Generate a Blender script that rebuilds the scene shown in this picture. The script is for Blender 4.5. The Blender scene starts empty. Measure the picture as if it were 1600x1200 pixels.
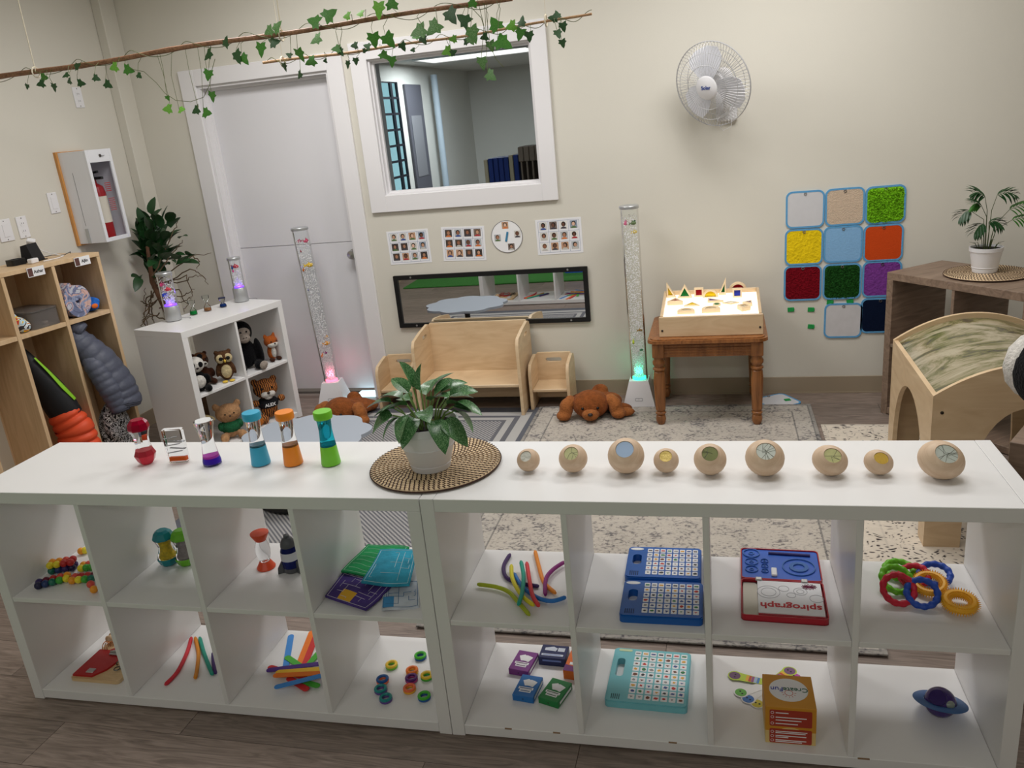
import bpy, bmesh, math, random
from mathutils import Vector, Matrix
random.seed(11)
SC = bpy.context.scene
COL = SC.collection
PI = math.pi

# ---------------------------------------------------------------- camera
CR = Vector((0.9670815548941691, 0.23616535867645708, -0.09475858559886015))
CU = Vector((0.013642390156561688, 0.3237275915848533, 0.9460519708966769))
CF = Vector((-0.254100671731289, 0.916202144620875, -0.3098491226674959))
CC = Vector((2.2491756904225957, -1.7763806195150011, 1.6863003742119398))
FPX = 1270.6386
cd = bpy.data.cameras.new('camera')
cam = bpy.data.objects.new('camera', cd)
COL.objects.link(cam)
cam.matrix_world = Matrix(((CR.x, CU.x, -CF.x, CC.x), (CR.y, CU.y, -CF.y, CC.y), (CR.z, CU.z, -CF.z, CC.z), (0, 0, 0, 1)))
cd.sensor_width = 36
cd.lens = FPX / 1600 * 36
cd.clip_start = 0.02
SC.camera = cam

# ---------------------------------------------------------------- world and exposure
w = bpy.data.worlds.new('world')
SC.world = w
w.use_nodes = True
w.node_tree.nodes['Background'].inputs[0].default_value = (0.72, 0.88, 0.94, 1)
w.node_tree.nodes['Background'].inputs[1].default_value = 1.6
SC.view_settings.view_transform = 'Standard'
SC.view_settings.look = 'None'
SC.view_settings.gamma = 1
SC.view_settings.exposure = -0.25
SC.view_settings.use_curve_mapping = False
PANEL_WATTS = 37.0


def pray(x, y):
    return CF + CR * ((x - 800) / FPX) - CU * ((y - 600) / FPX)


def ZP(x, y, h=0.0):
    d = pray(x, y)
    return CC + d * ((h - CC.z) / d.z)


def YP(x, y, v):
    d = pray(x, y)
    return CC + d * ((v - CC.y) / d.y)


def XP(x, y, v):
    d = pray(x, y)
    return CC + d * ((v - CC.x) / d.x)


WY = 2.9746      # back wall
LX = -1.41       # left wall
SA = 0.01706     # the long white shelf is turned by this much


def SH(x, y, z):
    c, s = math.cos(SA), math.sin(SA)
    return Vector((x * c - y * s, x * s + y * c, z))


def SP(x, y, h):     # pixel -> shelf coordinates at height h
    p = ZP(x, y, h)
    c, s = math.cos(SA), math.sin(SA)
    return (p.x * c + p.y * s, -p.x * s + p.y * c)


# ---------------------------------------------------------------- mesh helper
class G:
    def __init__(self):
        self.V, self.F, self.M = [], [], []

    def add(self, vs, fs, m=0, T=None):
        o = len(self.V)
        if T is not None:
            vs = [T @ Vector(v) for v in vs]
        self.V += [tuple(v) for v in vs]
        self.F += [tuple(i + o for i in f) for f in fs]
        self.M += [m] * len(fs)
        return self

    def box(self, x0, x1, y0, y1, z0, z1, m=0, bev=0.0, T=None, seg=1):
        if bev <= 0:
            vs = [(x0, y0, z0), (x1, y0, z0), (x1, y1, z0), (x0, y1, z0), (x0, y0, z1), (x1, y0, z1), (x1, y1, z1), (x0, y1, z1)]
            fs = [(0, 3, 2, 1), (4, 5, 6, 7), (0, 1, 5, 4), (1, 2, 6, 5), (2, 3, 7, 6), (3, 0, 4, 7)]
            return self.add(vs, fs, m, T)
        bm = bmesh.new()
        bmesh.ops.create_cube(bm, size=1)
        for v in bm.verts:
            v.co = Vector(((x0 + x1) / 2 + v.co.x * (x1 - x0), (y0 + y1) / 2 + v.co.y * (y1 - y0), (z0 + z1) / 2 + v.co.z * (z1 - z0)))
        bmesh.ops.bevel(bm, geom=bm.edges[:], offset=bev, segments=seg, affect='EDGES', profile=0.5)
        self.frombm(bm, m, T)
        return self

    def frombm(self, bm, m=0, T=None):
        bm.verts.index_update()
        self.add([v.co.copy() for v in bm.verts], [[v.index for v in f.verts] for f in bm.faces], m, T)
        bm.free()

    def lathe(self, prof, n=24, m=0, T=None, cap=True):
        vs, fs = [], []
        for r, z in prof:
            for i in range(n):
                a = 2 * PI * i / n
                vs.append((r * math.cos(a), r * math.sin(a), z))
        for j in range(len(prof) - 1):
            for i in range(n):
                k = (i + 1) % n
                fs.append((j * n + i, j * n + k, (j + 1) * n + k, (j + 1) * n + i))
        if cap:
            if prof[0][0] > 1e-6:
                fs.append(tuple(range(n - 1, -1, -1)))
            if prof[-1][0] > 1e-6:
                b = (len(prof) - 1) * n
                fs.append(tuple(range(b, b + n)))
        return self.add(vs, fs, m, T)

    def cyl(self, p0, p1, r0, r1=None, n=12, m=0, T=None):
        return self.tube([p0, p1], [r0, r0 if r1 is None else r1], n, m, T)

    def tube(self, pts, r, n=8, m=0, T=None, closed=False, flat=1.0):
        pts = [Vector(p) for p in pts]
        k = len(pts)
        if not hasattr(r, '__len__'):
            r = [r] * k
        vs, fs = [], []
        up = None
        for i, p in enumerate(pts):
            if closed:
                t = pts[(i + 1) % k] - pts[i - 1]
            else:
                t = pts[min(i + 1, k - 1)] - pts[max(i - 1, 0)]
            if t.length < 1e-9:
                t = Vector((0, 0, 1))
            t.normalize()
            if up is None:
                a = Vector((0, 0, 1)) if abs(t.z) < .9 else Vector((1, 0, 0))
                up = a
            s = t.cross(up)
            if s.length < 1e-6:
                s = t.cross(Vector((1, .3, 0)))
            s.normalize()
            up = s.cross(t).normalized()
            for j in range(n):
                a = 2 * PI * j / n
                vs.append(p + s * (math.cos(a) * r[i]) + up * (math.sin(a) * r[i] * flat))
        for i in range(k if closed else k - 1):
            i2 = (i + 1) % k
            for j in range(n):
                j2 = (j + 1) % n
                fs.append((i * n + j, i * n + j2, i2 * n + j2, i2 * n + j))
        if not closed:
            fs.append(tuple(range(n - 1, -1, -1)))
            fs.append(tuple(range((k - 1) * n, k * n)))
        return self.add(vs, fs, m, T)

    def ball(self, c, r, m=0, T=None, seg=14, rings=9, rot=None):
        if not hasattr(r, '__len__'):
            r = (r, r, r)
        vs, fs = [], []
        R = rot.to_matrix() if rot is not None else None
        for j in range(rings + 1):
            th = PI * j / rings
            nn = 1 if j in (0, rings) else seg
            for i in range(nn):
                a = 2 * PI * i / seg
                v = Vector((r[0] * math.sin(th) * math.cos(a), r[1] * math.sin(th) * math.sin(a), r[2] * math.cos(th)))
                if R is not None:
                    v = R @ v
                vs.append(v + Vector(c))
        def idx(j, i):
            return 0 if j == 0 else (1 + (rings - 1) * seg if j == rings else 1 + (j - 1) * seg + i % seg)
        for j in range(rings):
            for i in range(seg):
                a, b, c2, d = idx(j, i), idx(j + 1, i), idx(j + 1, i + 1), idx(j, i + 1)
                if j == 0:
                    fs.append((a, b, c2))
                elif j == rings - 1:
                    fs.append((a, b, d))
                else:
                    fs.append((a, b, c2, d))
        return self.add(vs, fs, m, T)

    def prism(self, pts, z0, z1, m=0, T=None, mtop=None):
        n = len(pts)
        vs = [(p[0], p[1], z0) for p in pts] + [(p[0], p[1], z1) for p in pts]
        self.add(vs, [tuple(range(n - 1, -1, -1))] + [(i, (i + 1) % n, n + (i + 1) % n, n + i) for i in range(n)], m, T)
        return self.add(vs[n:], [tuple(range(n))], m if mtop is None else mtop, T)

    def ringprism(self, outer, inner, z0, z1, m=0, T=None):
        n = len(outer)
        vs = [(p[0], p[1], z) for z in (z0, z1) for p in outer] + [(p[0], p[1], z) for z in (z0, z1) for p in inner]
        fs = []
        for i in range(n):
            k = (i + 1) % n
            fs += [(i, k, n + k, n + i), (2 * n + k, 2 * n + i, 3 * n + i, 3 * n + k), (n + i, n + k, 3 * n + k, 3 * n + i), (k, i, 2 * n + i, 2 * n + k)]
        return self.add(vs, fs, m, T)

    def holeprism(self, outer, hole, z0, z1, m=0, T=None):
        from mathutils.geometry import tessellate_polygon
        o3, h3 = [Vector((p[0], p[1], 0)) for p in outer], [Vector((p[0], p[1], 0)) for p in hole]
        tri = tessellate_polygon([o3, h3]); n, k = len(outer), len(hole); N = n + k
        P = list(outer) + list(hole)
        vs = [(p[0], p[1], z0) for p in P] + [(p[0], p[1], z1) for p in P]
        fs = []
        for t in tri:
            a, b, c = t
            ar = (P[b][0] - P[a][0]) * (P[c][1] - P[a][1]) - (P[b][1] - P[a][1]) * (P[c][0] - P[a][0])
            if ar < 0: b, c = c, b
            fs += [(a + N, b + N, c + N), (c, b, a)]
        fs += [(i, (i + 1) % n, N + (i + 1) % n, N + i) for i in range(n)]
        fs += [(n + (i + 1) % k, n + i, N + n + i, N + n + (i + 1) % k) for i in range(k)]
        return self.add(vs, fs, m, T)

    def torus(self, R, r, m=0, T=None, n=32, k=10):
        return self.tube([(R * math.cos(2 * PI * i / n), R * math.sin(2 * PI * i / n), 0) for i in range(n)], r, k, m, T, closed=True)


def rrect(w, h, r, n=5, cx=0, cy=0):
    out = []
    for sx, sy, a0 in ((1, 1, 0), (-1, 1, 90), (-1, -1, 180), (1, -1, 270)):
        for i in range(n + 1):
            a = math.radians(a0 + 90 * i / n)
            out.append((cx + sx * (w / 2 - r) + r * math.cos(a), cy + sy * (h / 2 - r) + r * math.sin(a)))
    return out


def circ(r, n=24, cx=0, cy=0, ry=None):
    return [(cx + r * math.cos(2 * PI * i / n), cy + (ry or r) * math.sin(2 * PI * i / n)) for i in range(n)]


def TR(loc=(0, 0, 0), rx=0, ry=0, rz=0, s=1.0):
    return Matrix.Translation(Vector(loc)) @ Matrix.Rotation(rz, 4, 'Z') @ Matrix.Rotation(ry, 4, 'Y') @ Matrix.Rotation(rx, 4, 'X') @ Matrix.Scale(s, 4)


def tag(o, label=None, cat=None, group=None, kind=None):
    if label: o['label'] = label
    if cat: o['category'] = cat
    if group: o['group'] = group
    if kind: o['kind'] = kind
    return o


def obj(name, g, mats, parent=None, loc=None, rot=None, label=None, cat=None, group=None, kind=None, sharp=35):
    if not hasattr(mats, '__len__'):
        mats = [mats]
    if isinstance(g, G):
        me = bpy.data.meshes.new(name)
        me.from_pydata(g.V, [], g.F)
        for mm in mats:
            me.materials.append(mm)
        me.polygons.foreach_set('material_index', g.M)
        me.polygons.foreach_set('use_smooth', [True] * len(g.F))
        me.update()
        me.set_sharp_from_angle(angle=math.radians(sharp))
    else:
        me = g
    o = bpy.data.objects.new(name, me)
    COL.objects.link(o)
    if parent is not None:
        o.parent = parent
    if loc is not None: o.location = loc
    if rot is not None: o.rotation_euler = rot
    return tag(o, label, cat, group, kind)


def thing(name, label, cat, loc=(0, 0, 0), rz=0.0, group=None, rot=None):
    o = bpy.data.objects.new(name, None)
    o.empty_display_size = .05
    COL.objects.link(o)
    o.location = loc
    o.rotation_euler = rot if rot is not None else (0, 0, rz)
    return tag(o, label, cat, group)


def dup(root, loc, rz=None, label=None, group=None):
    r = root.copy(); COL.objects.link(r); r.location = loc
    if rz is not None: r.rotation_euler = (0, 0, rz)
    tag(r, label, None, group)
    for ch in list(root.children):
        c = ch.copy(); COL.objects.link(c); c.parent = r
        for gch in list(ch.children):
            d = gch.copy(); COL.objects.link(d); d.parent = c
    return r


def text(name, s, size, m, parent, loc, rot=(0, 0, 0), ext=.0004, bold=0.0, align='CENTER', sx=1.0):
    cu = bpy.data.curves.new(name, 'FONT')
    cu.body = s; cu.size = size; cu.extrude = ext; cu.align_x = align; cu.align_y = 'CENTER'; cu.offset = bold; cu.resolution_u = 3
    t = bpy.data.objects.new(name + '_curve', cu)
    COL.objects.link(t)
    dg = bpy.context.evaluated_depsgraph_get()
    me = bpy.data.meshes.new_from_object(t.evaluated_get(dg))
    bpy.data.objects.remove(t)
    me.materials.clear(); me.materials.append(m)
    o = bpy.data.objects.new(name, me); COL.objects.link(o)
    if parent is not None: o.parent = parent
    o.location = loc; o.rotation_euler = rot; o.scale = (sx, 1, 1)
    return o


# ---------------------------------------------------------------- materials
def lin(c):
    return tuple(((x / 255) / 12.92 if x <= 10.3 else (((x / 255) + .055) / 1.055) ** 2.4) for x in c) + (1,)


MATS = {}


def mat(name, rgb, rough=.5, metal=0, spec=.5, trans=0, ior=1.45, emis=None, es=0, noise=None, bump=None, coat=0, sheen=0, rnd=0):
    if name in MATS: return MATS[name]
    m = bpy.data.materials.new(name); m.use_nodes = True
    nt = m.node_tree; b = nt.nodes['Principled BSDF']
    b.inputs['Base Color'].default_value = lin(rgb)
    b.inputs['Roughness'].default_value = rough
    b.inputs['Metallic'].default_value = metal
    b.inputs['Specular IOR Level'].default_value = spec
    b.inputs['Transmission Weight'].default_value = trans
    b.inputs['IOR'].default_value = ior
    b.inputs['Coat Weight'].default_value = coat
    b.inputs['Sheen Weight'].default_value = sheen
    if emis:
        b.inputs['Emission Color'].default_value = lin(emis); b.inputs['Emission Strength'].default_value = es
    tc = None
    if noise or bump:
        tc = nt.nodes.new('ShaderNodeTexCoord')
    if noise:   # (scale, amount)
        n = nt.nodes.new('ShaderNodeTexNoise'); n.inputs['Scale'].default_value = noise[0]; n.inputs['Detail'].default_value = 5
        nt.links.new(tc.outputs['Object'], n.inputs['Vector'])
        h = nt.nodes.new('ShaderNodeHueSaturation'); h.inputs['Color'].default_value = lin(rgb)
        mr = nt.nodes.new('ShaderNodeMapRange'); mr.inputs[1].default_value = .25; mr.inputs[2].default_value = .75
        mr.inputs[3].default_value = 1 - noise[1]; mr.inputs[4].default_value = 1 + noise[1]
        nt.links.new(n.outputs['Fac'], mr.inputs[0]); nt.links.new(mr.outputs[0], h.inputs['Value'])
        nt.links.new(h.outputs[0], b.inputs['Base Color'])
    if bump:    # (scale, strength)
        n = nt.nodes.new('ShaderNodeTexNoise'); n.inputs['Scale'].default_value = bump[0]; n.inputs['Detail'].default_value = 4
        nt.links.new(tc.outputs['Object'], n.inputs['Vector'])
        bn = nt.nodes.new('ShaderNodeBump'); bn.inputs['Strength'].default_value = bump[1]; bn.inputs['Distance'].default_value = .01
        nt.links.new(n.outputs['Fac'], bn.inputs['Height']); nt.links.new(bn.outputs[0], b.inputs['Normal'])
    MATS[name] = m
    return m


def ramp(nt, stops, const=False):
    r = nt.nodes.new('ShaderNodeValToRGB')
    if const: r.color_ramp.interpolation = 'CONSTANT'
    el = r.color_ramp.elements
    while len(el) > 1: el.remove(el[0])
    el[0].position = stops[0][0]; el[0].color = lin(stops[0][1])
    for p, c in stops[1:]:
        e = el.new(p); e.color = lin(c)
    return r


def wood(name, dark, light, scale=(1, 12, 12), rough=.45, rnd=0.0, nscale=3.0, bump=.05, dist=2.0):
    if name in MATS: return MATS[name]
    m = bpy.data.materials.new(name); m.use_nodes = True
    nt = m.node_tree; b = nt.nodes['Principled BSDF']; b.inputs['Roughness'].default_value = rough
    tc = nt.nodes.new('ShaderNodeTexCoord'); mp = nt.nodes.new('ShaderNodeMapping'); mp.inputs['Scale'].default_value = scale
    src = tc.outputs['Object']
    oi = nt.nodes.new('ShaderNodeObjectInfo')
    if rnd:
        va = nt.nodes.new('ShaderNodeVectorMath'); va.operation = 'ADD'
        mu = nt.nodes.new('ShaderNodeMath'); mu.operation = 'MULTIPLY'; mu.inputs[1].default_value = 37.0
        nt.links.new(oi.outputs['Random'], mu.inputs[0]); nt.links.new(src, va.inputs[0]); nt.links.new(mu.outputs[0], va.inputs[1])
        src = va.outputs[0]
    nt.links.new(src, mp.inputs['Vector'])
    n = nt.nodes.new('ShaderNodeTexNoise'); n.inputs['Scale'].default_value = nscale; n.inputs['Detail'].default_value = 7; n.inputs['Distortion'].default_value = dist
    nt.links.new(mp.outputs[0], n.inputs['Vector'])
    r = ramp(nt, [(.28, dark), (.72, light)])
    nt.links.new(n.outputs['Fac'], r.inputs[0])
    out = r.outputs[0]
    if rnd:
        h = nt.nodes.new('ShaderNodeHueSaturation'); mr = nt.nodes.new('ShaderNodeMapRange')
        mr.inputs[3].default_value = 1 - rnd; mr.inputs[4].default_value = 1 + rnd
        nt.links.new(oi.outputs['Random'], mr.inputs[0]); nt.links.new(mr.outputs[0], h.inputs['Value']); nt.links.new(out, h.inputs['Color'])
        out = h.outputs[0]
    nt.links.new(out, b.inputs['Base Color'])
    bn = nt.nodes.new('ShaderNodeBump'); bn.inputs['Strength'].default_value = bump; bn.inputs['Distance'].default_value = .005
    nt.links.new(n.outputs['Fac'], bn.inputs['Height']); nt.links.new(bn.outputs[0], b.inputs['Normal'])
    MATS[name] = m
    return m


def thin_glass(name, tint=(255, 255, 255), refl=.12, rough=.0):
    if name in MATS: return MATS[name]
    m = bpy.data.materials.new(name); m.use_nodes = True
    nt = m.node_tree; nt.nodes.remove(nt.nodes['Principled BSDF'])
    t = nt.nodes.new('ShaderNodeBsdfTransparent'); t.inputs[0].default_value = lin(tint)
    g = nt.nodes.new('ShaderNodeBsdfGlossy'); g.inputs['Roughness'].default_value = rough
    lw = nt.nodes.new('ShaderNodeLayerWeight'); lw.inputs['Blend'].default_value = refl
    mx = nt.nodes.new('ShaderNodeMixShader')
    nt.links.new(lw.outputs['Fresnel'], mx.inputs[0]); nt.links.new(t.outputs[0], mx.inputs[1]); nt.links.new(g.outputs[0], mx.inputs[2])
    nt.links.new(mx.outputs[0], nt.nodes['Material Output'].inputs[0])
    MATS[name] = m
    return m


WHITE = mat('white_laminate', (236, 235, 235), .32)
PAINT = mat('cream_wall_paint', (215, 211, 200), .75, noise=(1.2, .02), bump=(140, .04))
TRIM = mat('white_gloss_trim', (232, 230, 232), .35)
DOORM = mat('white_door_paint', (226, 225, 229), .45, noise=(2, .01))
TAUPE = mat('taupe_rubber', (160, 145, 124), .55)
BIRCH = wood('birch_plywood', (206, 176, 138), (226, 200, 164), (1.2, 1.2, 6), .4, nscale=2.2)
PLYEDGE = wood('plywood_edge', (176, 130, 84), (226, 190, 140), (1, 1, 60), .5)
LOCKW = wood('maple_laminate', (204, 172, 132), (222, 192, 154), (8, 8, 1), .45, nscale=2.5)
HONEY = wood('honey_oak', (112, 68, 34), (168, 110, 62), (9, 9, 1.2), .35, nscale=3)
GREYOAK = wood('grey_walnut_laminate', (112, 92, 78), (150, 128, 110), (10, 1.2, 10), .5, nscale=2.5)
PALEWOOD = wood('pale_turned_wood', (206, 172, 136), (228, 200, 166), (5, 5, 18), .55, nscale=3)
BLACK = mat('black_plastic', (16, 16, 18), .4)
CHROME = mat('brushed_metal', (190, 190, 192), .28, 1)
DKMETAL = mat('dark_screw_metal', (90, 85, 80), .4, 1)
SILVER = mat('silver_plastic', (186, 188, 190), .35, .6)
GLASS = thin_glass('clear_acrylic', (250, 252, 252), .18)
PANE = thin_glass('window_glass', (216, 220, 222), .12)
MIRROR = mat('mirror_silver', (235, 238, 240), .01, 1)
PAPER = mat('white_card', (240, 240, 242), .6)
WPLAST = mat('white_plastic', (232, 231, 234), .35)
GREENLEAF = mat('ivy_leaf_green', (52, 104, 34), .45, noise=(28, .45))
DARKLEAF = mat('dark_leaf_green', (30, 66, 32), .4, noise=(30, .4))
STEM = mat('stem_green', (96, 104, 62), .6)
BARK = mat('brown_bark', (96, 66, 46), .8, noise=(40, .3), bump=(60, .4))
VINE = mat('dry_vine_brown', (104, 86, 64), .8, noise=(60, .25))
TEXTBLACK = mat('print_black', (24, 24, 28), .6)

# ================================================================ THE ROOM
def struct(name, g, m, parent=None):
    return obj(name, g, m, parent, kind=None if parent else 'structure')


RX, FY, CZ = 4.9, -4.6, 2.75
PLANK = wood('grey_brown_vinyl_plank', (102, 89, 81), (152, 136, 126), (1.6, 16, 16), .42, rnd=.13, nscale=2.6, dist=2.5)
g = G(); g.box(LX - .1, RX + .1, FY - .1, WY + .1, -.08, -.0035)
floor = struct('floor', g, mat('plank_core', (122, 107, 98), .8))
pm = None
row = 0
y = WY - .002
while y > FY:
    off = [0, .41, .83, .2, .62][row % 5]
    x = LX - off
    while x < RX:
        x0, x1 = max(x, LX), min(x + 1.22, RX)
        if x1 - x0 > .03:
            full = abs(x1 - x0 - 1.22) < 1e-6
            visible = y > -1.5
            if visible or True:
                if full and pm is not None:
                    o = obj('plank', pm, PLANK, floor, loc=((x0 + x1) / 2, y - .09, 0))
                else:
                    g = G(); L = (x1 - x0) / 2 - .0008
                    g.box(-L, L, -.0892, .0892, -.0035, 0, bev=.0006)
                    o = obj('plank', g, PLANK, floor, loc=((x0 + x1) / 2, y - .09, 0))
                    if full: pm = o.data
        x += 1.22
    y -= .18 if y > -1.2 else .18
    row += 1

# back wall with a door opening and a window opening
DX0, DX1, DZ = -.90, .003, 2.06
WX0, WX1, WZ0, WZ1 = .252, 1.236, 1.305, 2.088
g = G()
yb = WY + .14
for x0, x1, z0, z1 in ((LX - .1, DX0, 0, CZ), (DX0, DX1, DZ, CZ), (DX1, WX0, 0, CZ), (WX0, WX1, 0, WZ0), (WX0, WX1, WZ1, CZ), (WX1, RX, 0, CZ)):
    g.box(x0, x1, WY, yb, z0, z1)
struct('wall_back', g, PAINT)
g = G(); g.box(LX - .1, LX, FY, WY + .02, 0, CZ); struct('wall_left', g, PAINT)
g = G(); g.box(LX, LX + .062, WY - .135, WY, 0, CZ, bev=.004); struct('wall_corner', g, PAINT)
g = G(); g.box(RX, RX + .1, FY, WY + .1, 0, CZ); struct('wall_right', g, PAINT)
g = G(); g.box(LX - .1, RX + .1, FY - .1, FY, 0, CZ); struct('wall_front', g, PAINT)
g = G(); g.box(LX - .1, RX + .1, FY - .1, WY + .14, CZ, CZ + .08); struct('ceiling', g, mat('ceiling_white', (232, 230, 224), .9))
g = G(); g.box(DX1 + .1, RX, WY - .006, WY, 0.004, .101, bev=.002); g.box(DX1 + .1, RX, WY - .011, WY, 0, .008)
g.box(LX + .06, DX0 - .1, WY - .006, WY, .004, .101, bev=.002)
struct('baseboard_back', g, TAUPE)
g = G(); g.box(LX, LX + .006, FY, WY - .135, .004, .101, bev=.002); g.box(LX, LX + .011, FY, WY - .135, 0, .008); struct('baseboard_left', g, TAUPE)

# door: casing, jamb, two leaves, knob
door = thing('door_1', None, None, (0, 0, 0)); door['kind'] = 'structure'
g = G()
g.box(DX0 - .10, DX0 + .006, WY - .018, WY, 0, 2.15, bev=.002)
g.box(DX1 - .006, DX1 + .098, WY - .018, WY, 0, 2.15, bev=.002)
g.box(DX0 + .006, DX1 - .006, WY - .018, WY, DZ - .006, 2.15, bev=.002)
obj('casing', g, TRIM, door)
g = G()
g.box(DX0, DX0 + .022, WY, yb, 0, DZ); g.box(DX1 - .022, DX1, WY, yb, 0, DZ); g.box(DX0 + .022, DX1 - .022, WY, yb, DZ - .022, DZ)
g.box(DX0 + .022, DX0 + .038, WY + .052, WY + .075, 0, DZ - .022); g.box(DX0 + .038, DX1 - .022, WY + .052, WY + .075, DZ - .038, DZ - .022)
obj('jamb', g, TRIM, door)
g = G(); g.box(DX0 + .026, DX1 - .026, WY + .076, WY + .118, 1.034, DZ - .026, bev=.003); obj('upper_leaf', g, DOORM, door)
g = G(); g.box(DX0 + .026, DX1 - .026, WY + .076, WY + .118, .042, 1.0315, bev=.001); obj('lower_leaf', g, DOORM, door)
k = Vector((-.048, WY + .075, .955))
g = G(); g.lathe([(.0, -.001), (.033, 0), (.033, .006), (.012, .010), (.012, .030), (.024, .036), (.030, .048), (.026, .060), (0, .064)], 24, T=TR(k, rx=PI / 2))
obj('door_knob', g, CHROME, door)

# interior window
win = thing('window_1', None, None, (0, 0, 0)); win['kind'] = 'structure'
ox0, ox1, oz0, oz1 = .152, 1.325, 1.21, 2.182
g = G()
for x0, x1, z0, z1 in ((ox0, WX0 + .004, oz0, oz1), (WX1 - .004, ox1, oz0, oz1), (WX0 + .004, WX1 - .004, oz0, WZ0 + .004), (WX0 + .004, WX1 - .004, WZ1 - .004, oz1)):
    g.box(x0, x1, WY - .02, WY, z0, z1, bev=.002)
obj('window_frame', g, TRIM, win)
g = G()
for x0, x1, z0, z1 in ((WX0, WX0 + .014, WZ0, WZ1), (WX1 - .014, WX1, WZ0, WZ1), (WX0 + .014, WX1 - .014, WZ0, WZ0 + .014), (WX0 + .014, WX1 - .014, WZ1 - .014, WZ1)):
    g.box(x0, x1, WY + .001, yb, z0, z1)
for x0, x1, z0, z1 in ((WX0 + .014, WX0 + .026, WZ0 + .014, WZ1 - .014), (WX1 - .026, WX1 - .014, WZ0 + .014, WZ1 - .014), (WX0 + .026, WX1 - .026, WZ0 + .014, WZ0 + .026), (WX0 + .026, WX1 - .026, WZ1 - .026, WZ1 - .014)):
    g.box(x0, x1, WY + .03, WY + .052, z0, z1)
obj('window_stop', g, TRIM, win)
g = G(); g.box(WX0 + .014, WX1 - .014, WY + .054, WY + .060, WZ0 + .014, WZ1 - .014); obj('window_pane', g, PANE, win)

# the room behind the glass
ROOM2 = mat('far_room_paint', (212, 211, 204), .8)
Y2, Y3, C2 = WY + .14, 8.6, 2.285
XL2, XR2 = -.8, 2.7
TW = .025
fy = lambda x_: XP(x_, 200, XL2).y
W2 = (fy(572), fy(630), .95, 2.12)
g = G()
g.box(XL2 - TW, XL2, Y2, W2[0], 0, C2); g.box(XL2 - TW, XL2, W2[1], Y3, 0, C2)
g.box(XL2 - TW, XL2, W2[0], W2[1], 0, W2[2]); g.box(XL2 - TW, XL2, W2[0], W2[1], W2[3], C2)
struct('wall_far_left', g, ROOM2)
g = G(); g.box(XL2 - .1, XR2 + .1, Y3, Y3 + .1, 0, C2); struct('wall_far_back', g, ROOM2)
g = G(); g.box(XR2, XR2 + .1, Y2, Y3, 0, C2); struct('wall_far_right', g, ROOM2)
g = G(); g.box(XL2 - .1, XR2 + .1, Y2, Y3 + .1, C2, C2 + .08); struct('ceiling_far', g, ROOM2)
g = G(); g.box(XL2 - .1, XR2 + .1, Y2, Y3 + .1, -.08, -.002); struct('floor_far', g, mat('far_floor_vinyl', (128, 113, 103), .6))
w2 = thing('window_2', None, None); w2['kind'] = 'structure'
g = G()
DKF = mat('black_window_bars', (22, 26, 36), .5)
n = 8
for i in range(n + 1):
    z = W2[2] + (W2[3] - W2[2]) * i / n
    g.box(XL2 - .02, XL2 - .005, W2[0], W2[1], z - .011, z + .011)
for yy in (W2[0], W2[1] - .17, W2[1]):
    g.box(XL2 - .022, XL2 - .002, yy - .025, yy + .025, W2[2], W2[3])
obj('window_bars', g, DKF, w2)
g = G(); g.box(XL2 - .025, XL2 - .023, W2[0], W2[1], W2[2], W2[3]); obj('window_pane', g, thin_glass('far_glass', (228, 246, 246), .005), w2)
g = G(); g.box(XL2 + .001, XL2 + .03, fy(637), fy(661), .9, 2.1, bev=.004); g.box(XL2 + .03, XL2 + .034, fy(640), fy(656), 1.2, 1.8, m=1)
obj('notice_board', g, [mat('dark_grey_board', (84, 84, 92), .7), mat('grey_print', (120, 120, 124), .7)], label='dark grey notice board on the wall of the room behind the window', cat='notice board')
g = G(); yp = fy(676)
g.cyl((XL2 + .08, yp, 0), (XL2 + .08, yp, 2.2), .035, n=16)
g.cyl((XL2 + .08, yp, 0), (XL2 + .08, yp, .02), .07, n=16)
obj('standing_pole', g, mat('pale_blue_pole', (170, 184, 194), .5), label='pale blue upright pole in the room behind the window', cat='pole')
cab = thing('low_cabinet', 'grey cabinet below the window glass in the far room', 'cabinet', (0, 0, 0))
g = G(); g.box(.72, 1.62, 3.30, 3.68, 0, 1.26); g.box(.70, 1.64, 3.28, 3.70, 1.26, 1.285, bev=.003); obj('body', g, ROOM2, cab)
BLUEB = mat('royal_blue_cloth', (36, 62, 140), .6); CREAMB = mat('cream_board', (206, 190, 160), .7); TANB = mat('taupe_canvas', (150, 132, 118), .8)
xx = .79
for i, (wd, hh, mm, lab, ct) in enumerate([(.028, .165, CREAMB, 'cream folder at the end of the blue binder row', 'folder')] + [(.034, .17, BLUEB, 'blue binder standing behind the window glass', 'binder')] * 4 + [(.03, .18, CREAMB, 'cream folder between blue binders behind the glass', 'folder')] + [(.034, .18, BLUEB, 'blue binder standing behind the window glass', 'binder')] + [(.036, .225, TANB, 'taupe folded canvas sleeve standing behind the glass', 'canvas sleeve')] * 5):
    g = G(); g.box(0, wd - .004, 0, .22, 0, hh, bev=.003)
    if mm is TANB:
        g = G(); g.box(.010, .020, 0, .2, 0, hh - .09); g.box(0, wd - .003, -.004, .21, hh - .09, hh, bev=.004)
    obj('binder' if ct == 'binder' else ('folder' if ct == 'folder' else 'canvas_sleeve'), g, mm, loc=(xx, 3.34, 1.285), label=lab, cat=ct, group=(ct + 's behind the glass') if ct != 'folder' else None)
    xx += wd
p = thing('framed_picture', 'white framed picture with a magenta bloom behind the glass', 'picture', (1.26, 3.36, 1.285))
g = G(); g.ringprism(rrect(.15, .22, .004, 2, .075, .11), rrect(.125, .195, .002, 2, .075, .11), 0, .015, T=TR(rx=PI / 2)); obj('frame', g, WPLAST, p)
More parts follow.
